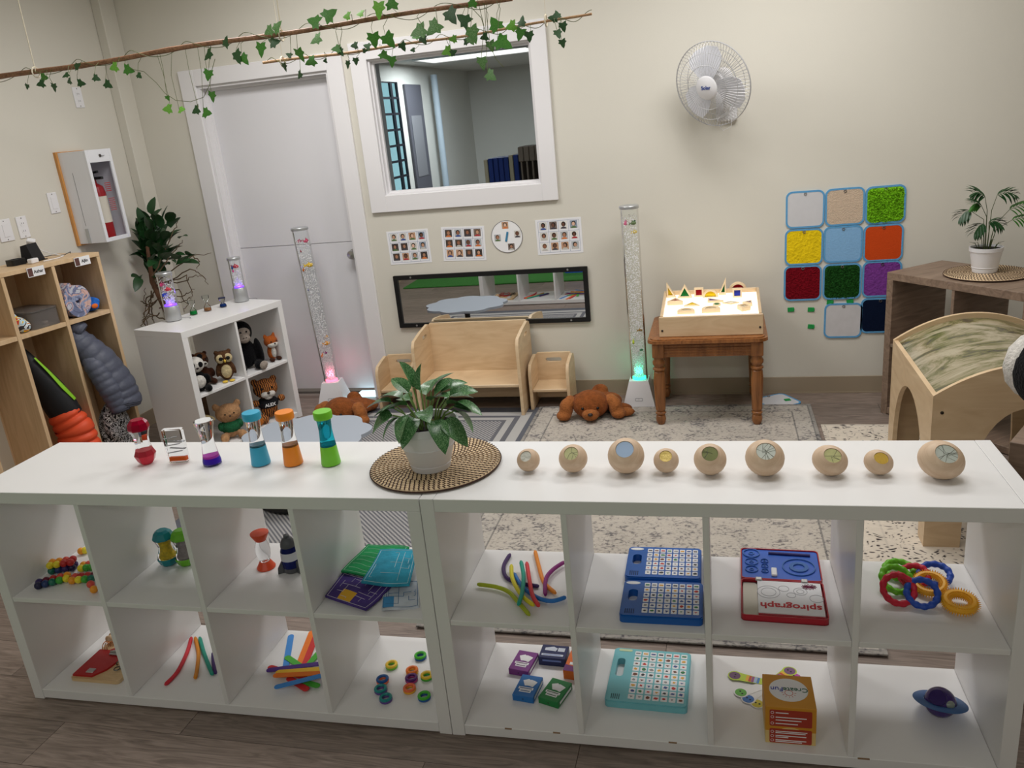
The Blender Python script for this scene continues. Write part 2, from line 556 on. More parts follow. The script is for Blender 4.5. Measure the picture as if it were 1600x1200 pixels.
g = G(); g.box(.01, .14, -.008, -.002, .01, .21); obj('print', g, mat('dark_print', (44, 40, 70), .6), p)
g = G(); g.ball((.07, -.009, .15), (.034, .003, .045)); obj('bloom', g, mat('magenta_print', (150, 60, 120), .6), p)
g = G(); g.torus(.03, .006, T=TR((.08, -.009, .06), rx=PI / 2)); obj('scroll', g, mat('lilac_print', (140, 140, 170), .6), p)

# ceiling light panels (real lamps)
DIFF = mat('lit_diffuser', (255, 253, 246), .5, emis=(255, 250, 240), es=3.0)
PLAIN_DIFF = mat('frosted_diffuser', (240, 239, 234), .5)
def panel(x, y, z, watts, label, group, lamp, sx=1.2, sy=.6, col=(1.0, .982, .962)):
    t = thing('ceiling_light', label, 'ceiling light', (x, y, z), group=group)
    g = G(); g.ringprism(rrect(sx, sy, .004, 2), rrect(sx - .04, sy - .04, .004, 2), -.014, -.001); obj('frame', g, TRIM, t)
    g = G(); g.box(-sx / 2 + .02, sx / 2 - .02, -sy / 2 + .02, sy / 2 - .02, -.008, -.003); obj('diffuser', g, PLAIN_DIFF if lamp.endswith('_offscreen') else DIFF, t)
    ld = bpy.data.lights.new(lamp, 'AREA'); ld.shape = 'RECTANGLE'; ld.size = sx - .06; ld.size_y = sy - .06; ld.energy = watts; ld.color = col
    lo = bpy.data.objects.new(lamp, ld); COL.objects.link(lo); lo.parent = t; lo.location = (0, 0, -.016)
    return t
for x, y, k, lamp in ((.35, 1.9, .88, 'ceiling_rear_left_offscreen'), (2.55, 1.9, .88, 'ceiling_rear_right_offscreen'), (.35, .35, .40, 'ceiling_middle_left_offscreen'), (2.55, .35, .40, 'ceiling_middle_right_offscreen'), (.35, -3.0, .50, 'ceiling_front_left_offscreen'), (2.55, -3.0, .50, 'ceiling_front_right_offscreen')):
    panel(x, y, CZ, PANEL_WATTS * k, 'flat square-edged ceiling light panel of the play room', 'ceiling light panels of the play room', lamp)
panel(.02, 6.2, C2, 80, 'lit ceiling panel in the room behind the window', None, 'far_ceiling_panel_lamp', 1.1, .6, (.95, .98, 1))

# ================================================================ WHITE CUBE SHELVES
def cube_shelf(name, label, cols, rows, m, loc, rz, sidestop=False, group=None):
    t = thing(name, label, 'shelf', loc, rz, group)
    T_, Q, S_ = .038, .335, .016
    W = 2 * T_ + cols * Q + (cols - 1) * S_
    H = 2 * T_ + rows * Q + (rows - 1) * S_
    D = .39
    b = .0012
    if sidestop:   # side boards run to the top
        for x in (0, W - T_):
            g = G(); g.box(x, x + T_, 0, D, 0, H, bev=b); obj('side_panel', g, m, t)
        g = G(); g.box(T_ + .0006, W - T_ - .0006, 0, D, H - T_, H - .0004, bev=b); obj('top_board', g, m, t)
    else:
        g = G(); g.box(0, W, 0, D, H - T_, H, bev=b); obj('top_board', g, m, t)
        for x in (0, W - T_):
            g = G(); g.box(x, x + T_, 0, D, 0, H - T_ - .0004, bev=b); obj('side_panel', g, m, t)
    g = G(); g.box(T_ + .0006, W - T_ - .0006, .001, D, .005, T_, bev=b); obj('bottom_board', g, m, t)
    for c in range(1, cols):
        x = T_ + c * Q + (c - 1) * S_
        g = G(); g.box(x, x + S_, .002, D - .001, T_ + .0004, H - T_ - .0006, bev=b); obj('divider', g, m, t)
    for r in range(1, rows):
        z = T_ + r * Q + (r - 1) * S_
        for c in range(cols):
            x = T_ + c * (Q + S_)
            g = G(); g.box(x + .0004, x + Q - .0004, .003, D - .002, z, z + S_, bev=b); obj('shelf_board', g, m, t)
    return t


UW = .038 * 2 + 4 * .335 + 3 * .016          # 1.464
sl = cube_shelf('cube_shelf', 'white eight-cube shelf holding the bead toys and maze mats', 4, 2, WHITE, SH(0, 0, 0), SA)
sr = cube_shelf('cube_shelf', 'white eight-cube shelf holding the blue button boards', 4, 2, WHITE, SH(1.466, 0, 0), SA, True)
# chipped edges and screw caps on the right shelf
g = G()
for x, z in ((.16, .0378), (.62, .0378), (1.10, .0378), (.30, .0378)):
    g.box(x, x + random.uniform(.012, .03), -.0004, .003, z - .002, z + .0006)
obj('edge_chip', g, mat('chipboard_brown', (150, 120, 92), .9), sr)
k2o = Vector((-.581, 1.897, 0)); K2A = math.radians(75.1)
k2 = cube_shelf('cube_shelf', 'small white four-cube shelf full of plush animals', 2, 2, WHITE, k2o, K2A)


def K2(x, y, z):
    c, s = math.cos(K2A), math.sin(K2A)
    return k2o + Vector((x * c - y * s, x * s + y * c, z))


br = cube_shelf('cube_shelf', 'grey-brown wood cube shelf with the potted palm on top', 4, 2, GREYOAK, (3.052, 2.65, 0), math.radians(-52))
b2 = cube_shelf('cube_shelf', 'grey-brown wood cube shelf at the end of the white shelf', 2, 2, GREYOAK, (2.965 + .39 * math.cos(math.radians(-30)), .428 + .39 * math.sin(math.radians(-30)), 0), math.radians(60), True)

# ---------------------------------------------------------------- locker on the left wall
LA = math.radians(-99)
lk0 = ZP(154, 394, 1.21); lk0.z = 0
lk = thing('cubby_locker', 'maple coat cubby locker against the left wall', 'locker', lk0, LA)
PT = .02
nb = 4
for i in range(nb + 1):
    x = i * .28
    g = G(); g.box(x, x + PT, -.30, 0, 0, 1.19, bev=.001); obj('side_panel' if i in (0, nb) else 'divider', g, LOCKW, lk)
g = G(); g.box(0, nb * .28 + PT, -.30, .002, 1.1905, 1.212, bev=.001); obj('top_board', g, LOCKW, lk)
g = G(); g.box(0, nb * .28 + PT, -.306, -.3005, 0, 1.21); obj('back_panel', g, LOCKW, lk)
for i in range(nb):
    x = i * .28 + PT
    for z, nm in ((.878, 'shelf_board'), (.05, 'bottom_board')):
        g = G(); g.box(x + .0005, x + .2595, -.299, -.001, z, z + .022, bev=.001); obj(nm, g, LOCKW, lk)
    g = G(); g.tube([(x + .13, -.297, .80), (x + .13, -.262, .795), (x + .13, -.255, .815)], .005, 8); obj('coat_hook', g, DKMETAL, lk)


def LK(x, y, z):
    c, s = math.cos(LA), math.sin(LA)
    return lk0 + Vector((x * c - y * s, x * s + y * c, z))


for x, s in ((.07, 'Ajlin'), (.345, 'Azhar')):
    t = thing('name_tag', 'white name tag with a small photo reading ' + s.lower() if False else ('white name tag over the cubby with the rolled towel' if x < .2 else 'white name tag over the cubby with the clear bin'), 'name tag', LK(x, .004, 1.17), LA)
    g = G(); g.box(0, .095, 0, .003, -.008, .038); obj('card', g, PAPER, t)
    g = G(); g.box(.066, .092, .003, .0036, -.005, .035); obj('photo', g, mat('tag_photo', (96, 62, 58), .6), t)
    text('lettering', s, .022, TEXTBLACK, t, (.034, .0036, .014), (PI / 2, 0, PI), bold=.0004)

# ================================================================ RUGS
def rugmat(name, kind, hx, hy):
    m = bpy.data.materials.new(name); m.use_nodes = True
    nt = m.node_tree; b = nt.nodes['Principled BSDF']; b.inputs['Roughness'].default_value = .95; b.inputs['Specular IOR Level'].default_value = .1
    L = nt.links
    tc = nt.nodes.new('ShaderNodeTexCoord'); sx = nt.nodes.new('ShaderNodeSeparateXYZ'); L.new(tc.outputs['Object'], sx.inputs[0])
    def M(op, a, bb=None):
        n = nt.nodes.new('ShaderNodeMath'); n.operation = op
        for i, v in enumerate((a, bb)):
            if v is None: continue
            if isinstance(v, (int, float)): n.inputs[i].default_value = v
            else: L.new(v, n.inputs[i])
        return n.outputs[0]
    d = M('MINIMUM', M('SUBTRACT', hx, M('ABSOLUTE', sx.outputs[0])), M('SUBTRACT', hy, M('ABSOLUTE', sx.outputs[1])))
    if kind == 'grey':
        u = M('MULTIPLY', M('ADD', sx.outputs[0], sx.outputs[1]), 62)
        v = M('MULTIPLY', M('SUBTRACT', sx.outputs[0], sx.outputs[1]), 44)
        wv = M('ADD', M('MULTIPLY', M('SINE', M('MULTIPLY', u, 4.4)), .55), M('MULTIPLY', M('SINE', M('MULTIPLY', v, 6.3)), .25))
        r1 = ramp(nt, [(.36, (104, 104, 110)), (.64, (168, 166, 165))]); L.new(M('ADD', wv, .5), r1.inputs[0])
        r2 = ramp(nt, [(0, (96, 98, 106)), (.08, (96, 98, 106)), (.0801, (176, 174, 172)), (.14, (176, 174, 172)), (.1401, (104, 104, 110)), (.17, (104, 104, 110)), (.1701, (176, 174, 172)), (.21, (176, 174, 172)), (.2101, (104, 104, 110)), (.23, (104, 104, 110))], True)
        L.new(d, r2.inputs[0])
        mx = nt.nodes.new('ShaderNodeMix'); mx.data_type = 'RGBA'
        L.new(M('GREATER_THAN', d, .232), mx.inputs['Factor']); L.new(r2.outputs[0], mx.inputs['A']); L.new(r1.outputs[0], mx.inputs['B'])
        L.new(mx.outputs['Result'], b.inputs['Base Color'])
    else:
        vo = nt.nodes.new('ShaderNodeTexVoronoi'); vo.feature = 'DISTANCE_TO_EDGE' if kind == 'cream' else 'F1'; vo.inputs['Scale'].default_value = 46 if kind == 'cream' else 58
        no = nt.nodes.new('ShaderNodeTexNoise'); no.inputs['Scale'].default_value = 9; no.inputs['Detail'].default_value = 6; no.inputs['Distortion'].default_value = 1.0
        mp = nt.nodes.new('ShaderNodeMapping'); mp.inputs['Scale'].default_value = (.55, 1.3, 1) if kind == 'cream' else (.8, 1.4, 1); mp.inputs['Rotation'].default_value = (0, 0, 0 if kind == 'cream' else .6)
        L.new(tc.outputs['Object'], mp.inputs[0])
        va = nt.nodes.new('ShaderNodeMix'); va.data_type = 'RGBA'; va.inputs['Factor'].default_value = .16
        n0 = nt.nodes.new('ShaderNodeTexNoise'); n0.inputs['Scale'].default_value = 7; L.new(tc.outputs['Object'], n0.inputs['Vector'])
        L.new(mp.outputs[0], va.inputs['A']); L.new(n0.outputs['Color'], va.inputs['B']); L.new(va.outputs['Result'], vo.inputs['Vector'])
        L.new(tc.outputs['Object'], no.inputs['Vector'])
        if kind == 'cream':
            n4 = nt.nodes.new('ShaderNodeTexNoise'); n4.inputs['Scale'].default_value = 70; n4.inputs['Detail'].default_value = 3; L.new(tc.outputs['Object'], n4.inputs['Vector'])
            f = M('ADD', M('ADD', M('MULTIPLY', vo.outputs['Distance'], 1.3), M('MULTIPLY', M('SUBTRACT', no.outputs['Fac'], .5), 1.0)), M('MULTIPLY', M('SUBTRACT', n4.outputs['Fac'], .38), 1.3))
            r = ramp(nt, [(.0, (128, 126, 128)), (.10, (168, 164, 162)), (.26, (198, 193, 187)), (.6, (208, 203, 196)), (1, (188, 183, 178))])
        else:
            f = M('ADD', vo.outputs['Distance'], M('MULTIPLY', M('SUBTRACT', no.outputs['Fac'], .5), .9))
            r = ramp(nt, [(.16, (58, 54, 56)), (.24, (120, 112, 108)), (.34, (212, 202, 188)), (1, (220, 210, 196))])
        L.new(f, r.inputs[0])
        n2 = nt.nodes.new('ShaderNodeTexNoise'); n2.inputs['Scale'].default_value = 2.4; n2.inputs['Detail'].default_value = 3; L.new(tc.outputs['Object'], n2.inputs['Vector'])
        # border band, darker scroll work
        r2 = ramp(nt, [(0, (150, 148, 146)), (.014, (98, 98, 100)), (.022, (206, 202, 196)), (.10, (206, 202, 196)), (.104, (120, 118, 118)), (.112, (214, 208, 200))], True); L.new(d, r2.inputs[0])
        mx = nt.nodes.new('ShaderNodeMix'); mx.data_type = 'RGBA'; mx.blend_type = 'MULTIPLY'; mx.inputs['Factor'].default_value = .75 if kind == 'cream' else .2
        L.new(r.outputs[0], mx.inputs['A']); L.new(r2.outputs[0], mx.inputs['B'])
        hs = nt.nodes.new('ShaderNodeHueSaturation'); mr = nt.nodes.new('ShaderNodeMapRange'); mr.inputs[1].default_value = .3; mr.inputs[2].default_value = .7; mr.inputs[3].default_value = .98; mr.inputs[4].default_value = 1.2
        L.new(n2.outputs['Fac'], mr.inputs[0]); L.new(mr.outputs[0], hs.inputs['Value']); L.new(mx.outputs['Result'], hs.inputs['Color'])
        L.new(hs.outputs[0], b.inputs['Base Color'])
    bn = nt.nodes.new('ShaderNodeBump'); nb_ = nt.nodes.new('ShaderNodeTexNoise'); nb_.inputs['Scale'].default_value = 260
    L.new(tc.outputs['Object'], nb_.inputs['Vector']); L.new(nb_.outputs['Fac'], bn.inputs['Height']); bn.inputs['Strength'].default_value = .4; bn.inputs['Distance'].default_value = .004
    L.new(bn.outputs[0], b.inputs['Normal'])
    return m


def rug(label, kind, x0, x1, y0, y1, z0, z1, rz=0.0):
    hx, hy = (x1 - x0) / 2, (y1 - y0) / 2
    g = G(); g.box(-hx, hx, -hy, hy, 0, z1 - z0, bev=.0015)
    return obj('area_rug', g, rugmat(kind + '_rug_weave', kind, hx, hy), loc=((x0 + x1) / 2, (y0 + y1) / 2, z0), rot=(0, 0, rz), label=label, cat='rug')
rug('grey flat-woven rug with pale border stripes under the cloud table', 'grey', -.32, 1.21, .62, 2.745, .0005, .0055)
rug('pale cream and grey distressed rug under the wooden side table', 'cream', 1.165, 2.715, .515, 2.745, .006, .013, math.radians(.4))
rug('cream rug with dark flecks under the arched play table', 'fleck', 2.73, 3.2, .9, 2.462, .0005, .005)
g = G(); g.box(-1.2, 2.2, -3.4, -.62, 0, .012, bev=.002)
obj('area_rug', g, mat('green_carpet', (58, 128, 52), .95, noise=(60, .2), bump=(200, .5)), label='green carpet on the open floor in front of the white shelves', cat='rug', loc=(0, 0, .0005))
t = thing('storage_bin', 'blue plastic bin standing on the green carpet', 'bin', (.72, -1.15, .0125))
g = G(); g.ringprism(rrect(.34, .26, .03), rrect(.325, .245, .027), 0, .2); g.prism(rrect(.33, .25, .03), 0, .006); obj('body', g, mat('bin_blue', (40, 84, 190), .4), t)
g = G(); g.ringprism(rrect(.36, .28, .035), rrect(.325, .245, .027), .19, .205); obj('rim', g, mat('bin_blue', (40, 84, 190), .4), t)

# ================================================================ BACK WALL
def on_wall(x, z, d=0.0):
    return Vector((x, WY - d, z))
RXW = (PI / 2, 0, 0)       # local xy -> wall, local z -> out of wall (towards -y)

mir = thing('wall_mirror', 'long low mirror in a black frame above the wooden bench', 'mirror', on_wall(.848, .644), rot=RXW)
g = G(); g.ringprism(rrect(1.235, .336, .003, 1), rrect(1.18, .282, .001, 1), 0, .018); obj('frame', g, BLACK, mir)
g = G(); g.box(-.592, .592, -.143, .143, .001, .008); obj('mirror_glass', g, MIRROR, mir)
for sx in (-1, 1):
    for sy in (-1, 1):
        g = G(); g.lathe([(.006, 0), (.006, .0015), (.003, .0022), (0, .0022)], 12, T=TR((sx * .50, sy * .155, .018))); obj('screw', g, CHROME, mir)

SKIN = [mat('skin_%d' % i, c, .6) for i, c in enumerate([(196, 150, 122), (150, 100, 76), (106, 70, 54), (224, 184, 160), (172, 126, 100)])]
HAIR = [mat('hair_%d' % i, c, .7) for i, c in enumerate([(34, 26, 24), (66, 44, 32), (20, 18, 20), (96, 66, 42)])]
SHIRT = [mat('shirt_%d' % i, c, .7) for i, c in enumerate([(176, 56, 62), (60, 84, 150), (200, 196, 190), (92, 118, 72), (216, 120, 60), (70, 66, 74)])]
BACKG = [mat('photo_ground_%d' % i, c, .6) for i, c in enumerate([(210, 206, 200), (70, 62, 60), (228, 226, 222), (190, 150, 120), (120, 104, 96), (180, 184, 188), (150, 160, 176)])]
LINE = mat('thin_blue_line', (120, 136, 170), .6)


def photo(parent, x, z, s, zoff):
    g = G()
    T = TR((x, z, zoff))
    g.box(-s / 2, s / 2, -s / 2, s / 2, 0, .0004, 0, T=T)
    g.prism(circ(s * .40, 14, 0, -s * .5, s * .26)[:8], .0004, .0007, 3, T=T)
    g.prism(circ(s * .30, 14, random.uniform(-.03, .03) * s, s * .10, s * .33), .0004, .0007, 2, T=T)
    g.prism(circ(s * .20, 14, random.uniform(-.03, .03) * s, s * .04, s * .25), .0007, .0010, 1, T=T)
    return obj('photo', g, [random.choice(BACKG), random.choice(SKIN), random.choice(HAIR), random.choice(SHIRT)], parent)


for cx, cz, rz, lab in ((.360, .987, -.012, 'photo chart of twelve faces nearest the white door'), (.716, .987, .03, 'tilted photo chart of twelve faces beside the round dial'), (1.310, .997, -.008, 'photo chart of twelve faces beyond the round dial')):
    t = thing('photo_chart', lab, 'wall chart', on_wall(cx, cz), rot=(PI / 2, rz, 0), group=None)
    g = G(); g.box(-.137, .137, -.104, .104, 0, .0016); obj('laminated_sheet', g, mat('laminated_paper', (238, 238, 242), .25), t)
    g = G()
    for i in range(5): g.box(-.122 + i * .061 - .0007, -.122 + i * .061 + .0007, -.092, .092, .0016, .002)
    for j in range(4): g.box(-.122, .122, -.092 + j * .0613 - .0007, -.092 + j * .0613 + .0007, .0016, .002)
    obj('grid_lines', g, LINE, t)
    for j in range(3):
        for i in range(4):
            photo(t, -.0915 + i * .061, -.057 + j * .0613, .044, .0019)
t = thing('round_dial', 'round white dial with four small pictures and a pointer', 'wall chart', on_wall(.992, 1.014), rot=RXW)
g = G(); g.lathe([(.096, 0), (.096, .003), (0, .003)], 48); obj('disc', g, PAPER, t)
g = G(); g.ringprism(circ(.0965, 48), circ(.094, 48), .001, .0036); obj('rim_line', g, mat('rim_grey', (96, 92, 96), .6), t)
for x, z in ((-.005, .068), (.066, .012), (-.058, -.004), (.022, -.062)):
    photo(t, x, z, .04, .003)
g = G(); g.box(-.006, .006, -.03, .03, .0042, .007, bev=.0015, T=TR(rz=-.25)); obj('pointer', g, mat('pointer_blue', (60, 130, 170), .5), t)

# texture mats, 0.2 m squares on a 0.203 m grid
TRIMB = mat('blue_binding', (92, 158, 206), .7, bump=(90, .3))
def fuzz(name, rgb, sc, st, amt):
    return mat(name, rgb, .95, spec=.1, noise=(sc, amt), bump=(sc, st))
MT = [('white', 2.681, 1.0615, fuzz('smooth_white_mat', (206, 206, 210), 30, .05, .02), 'smooth white square mat above the yellow mat', 0),
      ('beige', 2.883, 1.0625, fuzz('beige_weave_mat', (214, 192, 170), 220, .7, .15), 'beige woven square mat between white and lime mats', .008),
      ('lime', 3.085, 1.060, fuzz('lime_loop_mat', (136, 206, 38), 85, 1.6, .42), 'lime green shaggy loop mat', .014),
      ('yellow', 2.6775, .8565, fuzz('yellow_terry_mat', (238, 206, 28), 70, .8, .10), 'yellow towelling square mat', -.004),
      ('blue', 2.8795, .8605, fuzz('sky_blue_mat', (134, 180, 222), 120, .2, .04), 'plain sky blue square mat', 0),
      ('orange', 3.0825, .8565, fuzz('orange_rib_mat', (206, 76, 30), 180, .3, .06), 'flat orange square mat', .006),
      ('red', 2.674, .654, fuzz('dark_red_pile_mat', (120, 14, 28), 110, 1.0, .4), 'dark red pile square mat', -.004),
      ('grass', 2.880, .654, fuzz('dark_grass_mat', (36, 86, 34), 110, 1.5, .6), 'dark green artificial grass square mat', 0),
      ('purple', 3.084, .6585, fuzz('purple_felt_mat', (124, 62, 146), 90, .6, .2), 'purple felt square mat', .004),
      ('pearl', 2.892, .430, fuzz('pearl_shiny_mat', (206, 204, 206), 20, .1, .05), 'pearly white square mat hanging lowest beside the navy mat', -.012),
      ('navy', 3.0825, .4535, fuzz('navy_mat', (14, 24, 48), 90, .2, .1), 'navy blue square mat half behind the brown shelf', 0)]
def texture_mat(parent, m, shag=0):
    g = G(); g.ringprism(rrect(.2, .2, .034, 6), rrect(.181, .181, .026, 6), 0, .007); obj('binding', g, TRIMB, parent)
    g = G()
    if shag:
        g.prism(rrect(.183, .183, .027, 6), .0005, .006)
        for i in range(900):
            x, y = random.uniform(-.086, .086), random.uniform(-.086, .086)
            if abs(x) > .074 and abs(y) > .074: continue
            l = random.uniform(.004, .009) * shag; dx, dy = random.uniform(-.006, .006), random.uniform(-.01, .0)
            w_ = .0022
            g.add([(x - w_, y, .005), (x + w_, y, .005), (x + dx + w_, y + dy, .005 + l), (x + dx - w_, y + dy, .005 + l), (x, y + w_ * 1.6, .005)], [(0, 1, 2, 3), (1, 4, 2), (4, 0, 3)])
    else:
        g.prism(rrect(.183, .183, .027, 6), .0005, .0062)
    obj('pad', g, m, parent)
    g = G(); g.torus(.0065, .0022, T=TR((0, .083, .0078)), n=16, k=6); obj('eyelet', g, CHROME, parent)
for nm, x, z, m, lab, rz in MT:
    t = thing('texture_mat', lab, 'texture mat', on_wall(x, z), rot=(PI / 2, -rz, 0), group='square texture mats')
    texture_mat(t, m, {'lime': 1.3, 'grass': .8}.get(nm, 0))
GTACK = mat('green_tack', (22, 150, 70), .6, bump=(50, .2))
for x, z, lab in ((2.613, .503, 'green sticky square below the dark red mat'), (2.721, .499, 'green sticky square between the dark red and pearly mats'), (2.723, .400, 'lowest green sticky square on the wall'), (2.821, .538, 'green sticky square peeking above the pearly mat'), (2.925, .538, 'green sticky square tucked under the grass mat')):
    g = G(); g.box(-.017, .017, -.013, .013, 0, .004, bev=.0015, T=TR(rz=random.uniform(-.2, .2))); g.box(.006, .019, -.010, .010, .002, .007, bev=.0015)
    obj('sticky_square', g, GTACK, loc=on_wall(x, z), rot=RXW, label=lab, cat='sticky square', group='green sticky squares on the wall')
t = thing('texture_mat', 'pale grey square mat fallen on the floor behind the table', 'texture mat', (2.535, 2.82, .001), math.radians(32))
texture_mat(t, MATS['smooth_white_mat'])
g = G(); g.box(-.017, .017, -.014, .014, 0, .005, bev=.0015)
obj('sticky_square', g, GTACK, loc=(2.590, 2.830, .0073), rot=(0, 0, .3), label='green sticky square on the fallen mat', cat='sticky square', group='green sticky squares on the wall')

# wall fan
FANW = mat('fan_white_plastic', (224, 223, 226), .4)
WIRE = mat('fan_wire_grey', (186, 186, 188), .4, .3)
fan = thing('wall_fan', 'white oscillating wall fan with three blades in a wire cage', 'fan', (2.275, WY, 1.64))
g = G(); g.box(-.055, .055, -.03, 0, -.08, .07, bev=.01, seg=3); obj('wall_bracket', g, FANW, fan)
g = G(); g.tube([(0, -.03, -.02), (0, -.09, 0), (-.005, -.11, .06), (-.005, -.11, .12)], .018, 12); obj('neck', g, FANW, fan)
head_T = TR((-.012, -.115, .14), rz=math.radians(-31)) @ TR(rx=math.radians(15)) @ TR(ry=math.radians(40))
def fanpart(nm, g, m): return obj(nm, g, m, fan)
g = G(); g.tube([(0, .02, 0), (0, .0, 0), (0, -.07, 0), (0, -.085, 0)], [.03, .052, .052, .04], 20, T=head_T); fanpart('motor_housing', g, FANW)
for i in range(6):
    pass
g = G()
for i in range(9):
    g.box(-.04 + i * .009, -.037 + i * .009, -.03, -.02, -.053, -.045, T=head_T)
fanpart('motor_vent', g, BLACK)
hx = TR((0, -.125, 0), rx=PI / 2)
for k in range(3):
    g = G(); pts = []
    n = 14
    outl = [(.028, -.025), (.06, -.075), (.10, -.105), (.15, -.105), (.182, -.06), (.186, .0), (.165, .05), (.12, .06), (.06, .04), (.028, .025)]
    vs = [(x, y, .018 * (y / .08)) for x, y in outl]
    vs2 = [(x, y, .018 * (y / .08) + .003) for x, y in outl]
    nn = len(outl)
    g.add(vs + vs2, [tuple(range(nn - 1, -1, -1)), tuple(range(nn, 2 * nn))] + [(i, (i + 1) % nn, nn + (i + 1) % nn, nn + i) for i in range(nn)], T=head_T @ hx @ TR(rz=2 * PI * k / 3 + .5))
    fanpart('blade', g, mat('fan_blade_grey', (224, 225, 232), .35))
def cage(R, y0, y1, nw, flip):
    g = G()
    for i in range(nw):
        a = 2 * PI * i / nw
        ca, sa = math.cos(a), math.sin(a)
        pts = []
        for r, yy in ((.05, y1), (.10, y1), (R * .78, y1 + (y0 - y1) * .25), (R * .94, y1 + (y0 - y1) * .6), (R, y0)):
            pts.append((r * ca, yy, r * sa))
        g.tube(pts, .0010, 4, T=head_T)
    for r, yy in ((R, y0), (R * .78, y1 + (y0 - y1) * .25), (.11, y1)):
        g.tube([(r * math.cos(2 * PI * i / 48), yy, r * math.sin(2 * PI * i / 48)) for i in range(48)], .0026 if r == R else .0013, 6, T=head_T, closed=True)
    return g
fanpart('rear_grille', cage(.212, -.115, -.075, 72, 1), WIRE)
fanpart('front_grille', cage(.212, -.117, -.172, 72, -1), WIRE)
g = G(); g.lathe([(0, 0), (.058, .001), (.060, .006), (.052, .012), (0, .014)], 36, T=head_T @ TR((0, -.168, 0), rx=PI / 2)); fanpart('hub_badge', g, FANW)
lo = text('logo', 'Solar', .026, mat('logo_blue', (40, 72, 150), .5), fan, (0, 0, 0), bold=.0006)
lo.matrix_local = head_T @ TR(ry=math.radians(-40)) @ TR((0, -.1830, .002), rx=PI / 2) @ Matrix.Shear('XZ', 4, (0, 0)) @ TR(rz=-.0)
g = G(); g.tube([(.005, -.10, -.03), (-.045, -.10, -.03 - .03), (-.05, -.1, -.09), (-.02, -.08, -.125), (.02, -.06, -.11), (.03, -.04, -.05)], .0016, 5); fanpart('pull_cord', g, FANW)

# ================================================================ LEFT WALL
RLW = (PI / 2, 0, PI / 2)   # local z -> +x world, local x -> +y... 
def on_left(y, z): return Vector((LX, y, z))
def plate(y, z, lab, kind, w=.07, h=.115):
    t = thing('wall_plate', lab, 'wall plate', on_left(y, z), rot=RLW)
    g = G(); g.box(-w / 2, w / 2, -h / 2, h / 2, 0, .006, bev=.002); obj('cover', g, WPLAST, t)
    if kind == 'outlet':
        g = G()
        for s in (-.02, .02): g.prism(rrect(.032, .026, .01, 4, 0, s), .006, .0075)
        obj('socket_face', g, WPLAST, t)
        g = G()
        for s in (-.02, .02):
            for q in (-.006, .006): g.box(q - .001, q + .001, s - .004, s + .005, .0075, .008)
        obj('slot', g, TEXTBLACK, t)
    else:
        g = G(); g.box(-.017, .017, -.034, .034, .006, .0085, bev=.001); obj('rocker', g, WPLAST, t)
    for s in (-1, 1):
        g = G(); g.lathe([(.003, .006), (.003, .007), (0, .007)], 8, T=TR((0, s * .048, 0))); obj('screw', g, DKMETAL, t)
    return t
plate(2.545, 2.04, 'white wall outlet high up under the ivy branch', 'outlet')
plate(2.150, 1.476, 'white wall plate beside the extinguisher cabinet', 'rocker')
plate(1.777, 1.377, 'blank white wall plate over the coat locker', 'rocker', .09)
pl = plate(1.895, 1.377, 'white outlet with a charger plugged in over the locker', 'outlet')
t = thing('plug_adapter', 'white plug adapter hanging from the outlet over the locker', 'adapter', LK(.19, -.24, 1.2125) + Vector((-.03, .02, .075)), rot=(.5, .3, .6))
g = G(); g.box(-.02, .02, -.016, .016, -.035, .035, bev=.004); obj('body', g, WPLAST, t)
g = G(); g.box(-.014, .014, -.0168, -.016, -.02, .02); obj('label_print', g, mat('label_grey', (150, 150, 150), .6), t)

ec = thing('extinguisher_cabinet', 'white fire extinguisher cabinet with a clear front on the left wall', 'cabinet', (LX, 2.255, 1.225))
D_, Wd, Hh = .19, .21, .515
CABW = mat('cabinet_white', (228, 229, 234), .4)
g = G(); g.box(0, .018, -.014, Wd + .004, -.01, Hh + .005, bev=.001); obj('backing_board', g, wood('orange_ply', (190, 130, 66), (214, 158, 92), (6, 6, 1), .5), ec)
g = G()
g.box(.018, D_, 0, .004, 0, Hh); g.box(.018, D_, Wd - .004, Wd, 0, Hh); g.box(.018, D_, .004, Wd - .004, 0, .004); g.box(.018, D_, .004, Wd - .004, Hh - .004, Hh); g.box(.018, .022, .004, Wd - .004, .004, Hh - .004)
obj('case', g, CABW, ec)
g = G()
g.box(D_, D_ + .012, 0, .022, 0, Hh, bev=.001); g.box(D_, D_ + .012, Wd - .022, Wd, 0, Hh, bev=.001); g.box(D_, D_ + .012, .022, Wd - .022, 0, .022, bev=.001); g.box(D_, D_ + .012, .022, Wd - .022, Hh - .07, Hh, bev=.001)
obj('door_frame', g, CABW, ec)
g = G(); g.box(D_ + .002, D_ + .005, .022, Wd - .022, .022, Hh - .07); obj('clear_panel', g, thin_glass('cabinet_panel', (250, 250, 252), .06), ec)
g = G(); g.lathe([(.008, 0), (.008, .006), (0, .006)], 14, T=TR((D_ + .012, .11, Hh - .035), ry=PI / 2)); g.tube([(D_ + .018, .11, Hh - .035), (D_ + .02, .125, Hh - .037), (D_ + .02, .14, Hh - .036)], .0015, 5); obj('latch', g, DKMETAL, ec)
g = G(); g.box(.085, .087, -.0008, 0, .10, .40); obj('seam', g, mat('seam_grey', (120, 120, 124), .6), ec)
g = G(); g.box(.075, .097, -.004, 0, .0, .085, bev=.001); obj('hanging_tag', g, SILVER, ec)
g = G()
for i in range(7): g.box(D_ + .0051, D_ + .0055, .105, .155, .17 + i * .011, .174 + i * .011)
for i in range(5): g.box(D_ + .0051, D_ + .0055, .10, .15, .28 + i * .011, .284 + i * .011)
obj('warning_print', g, mat('print_red', (170, 60, 60), .6), ec)
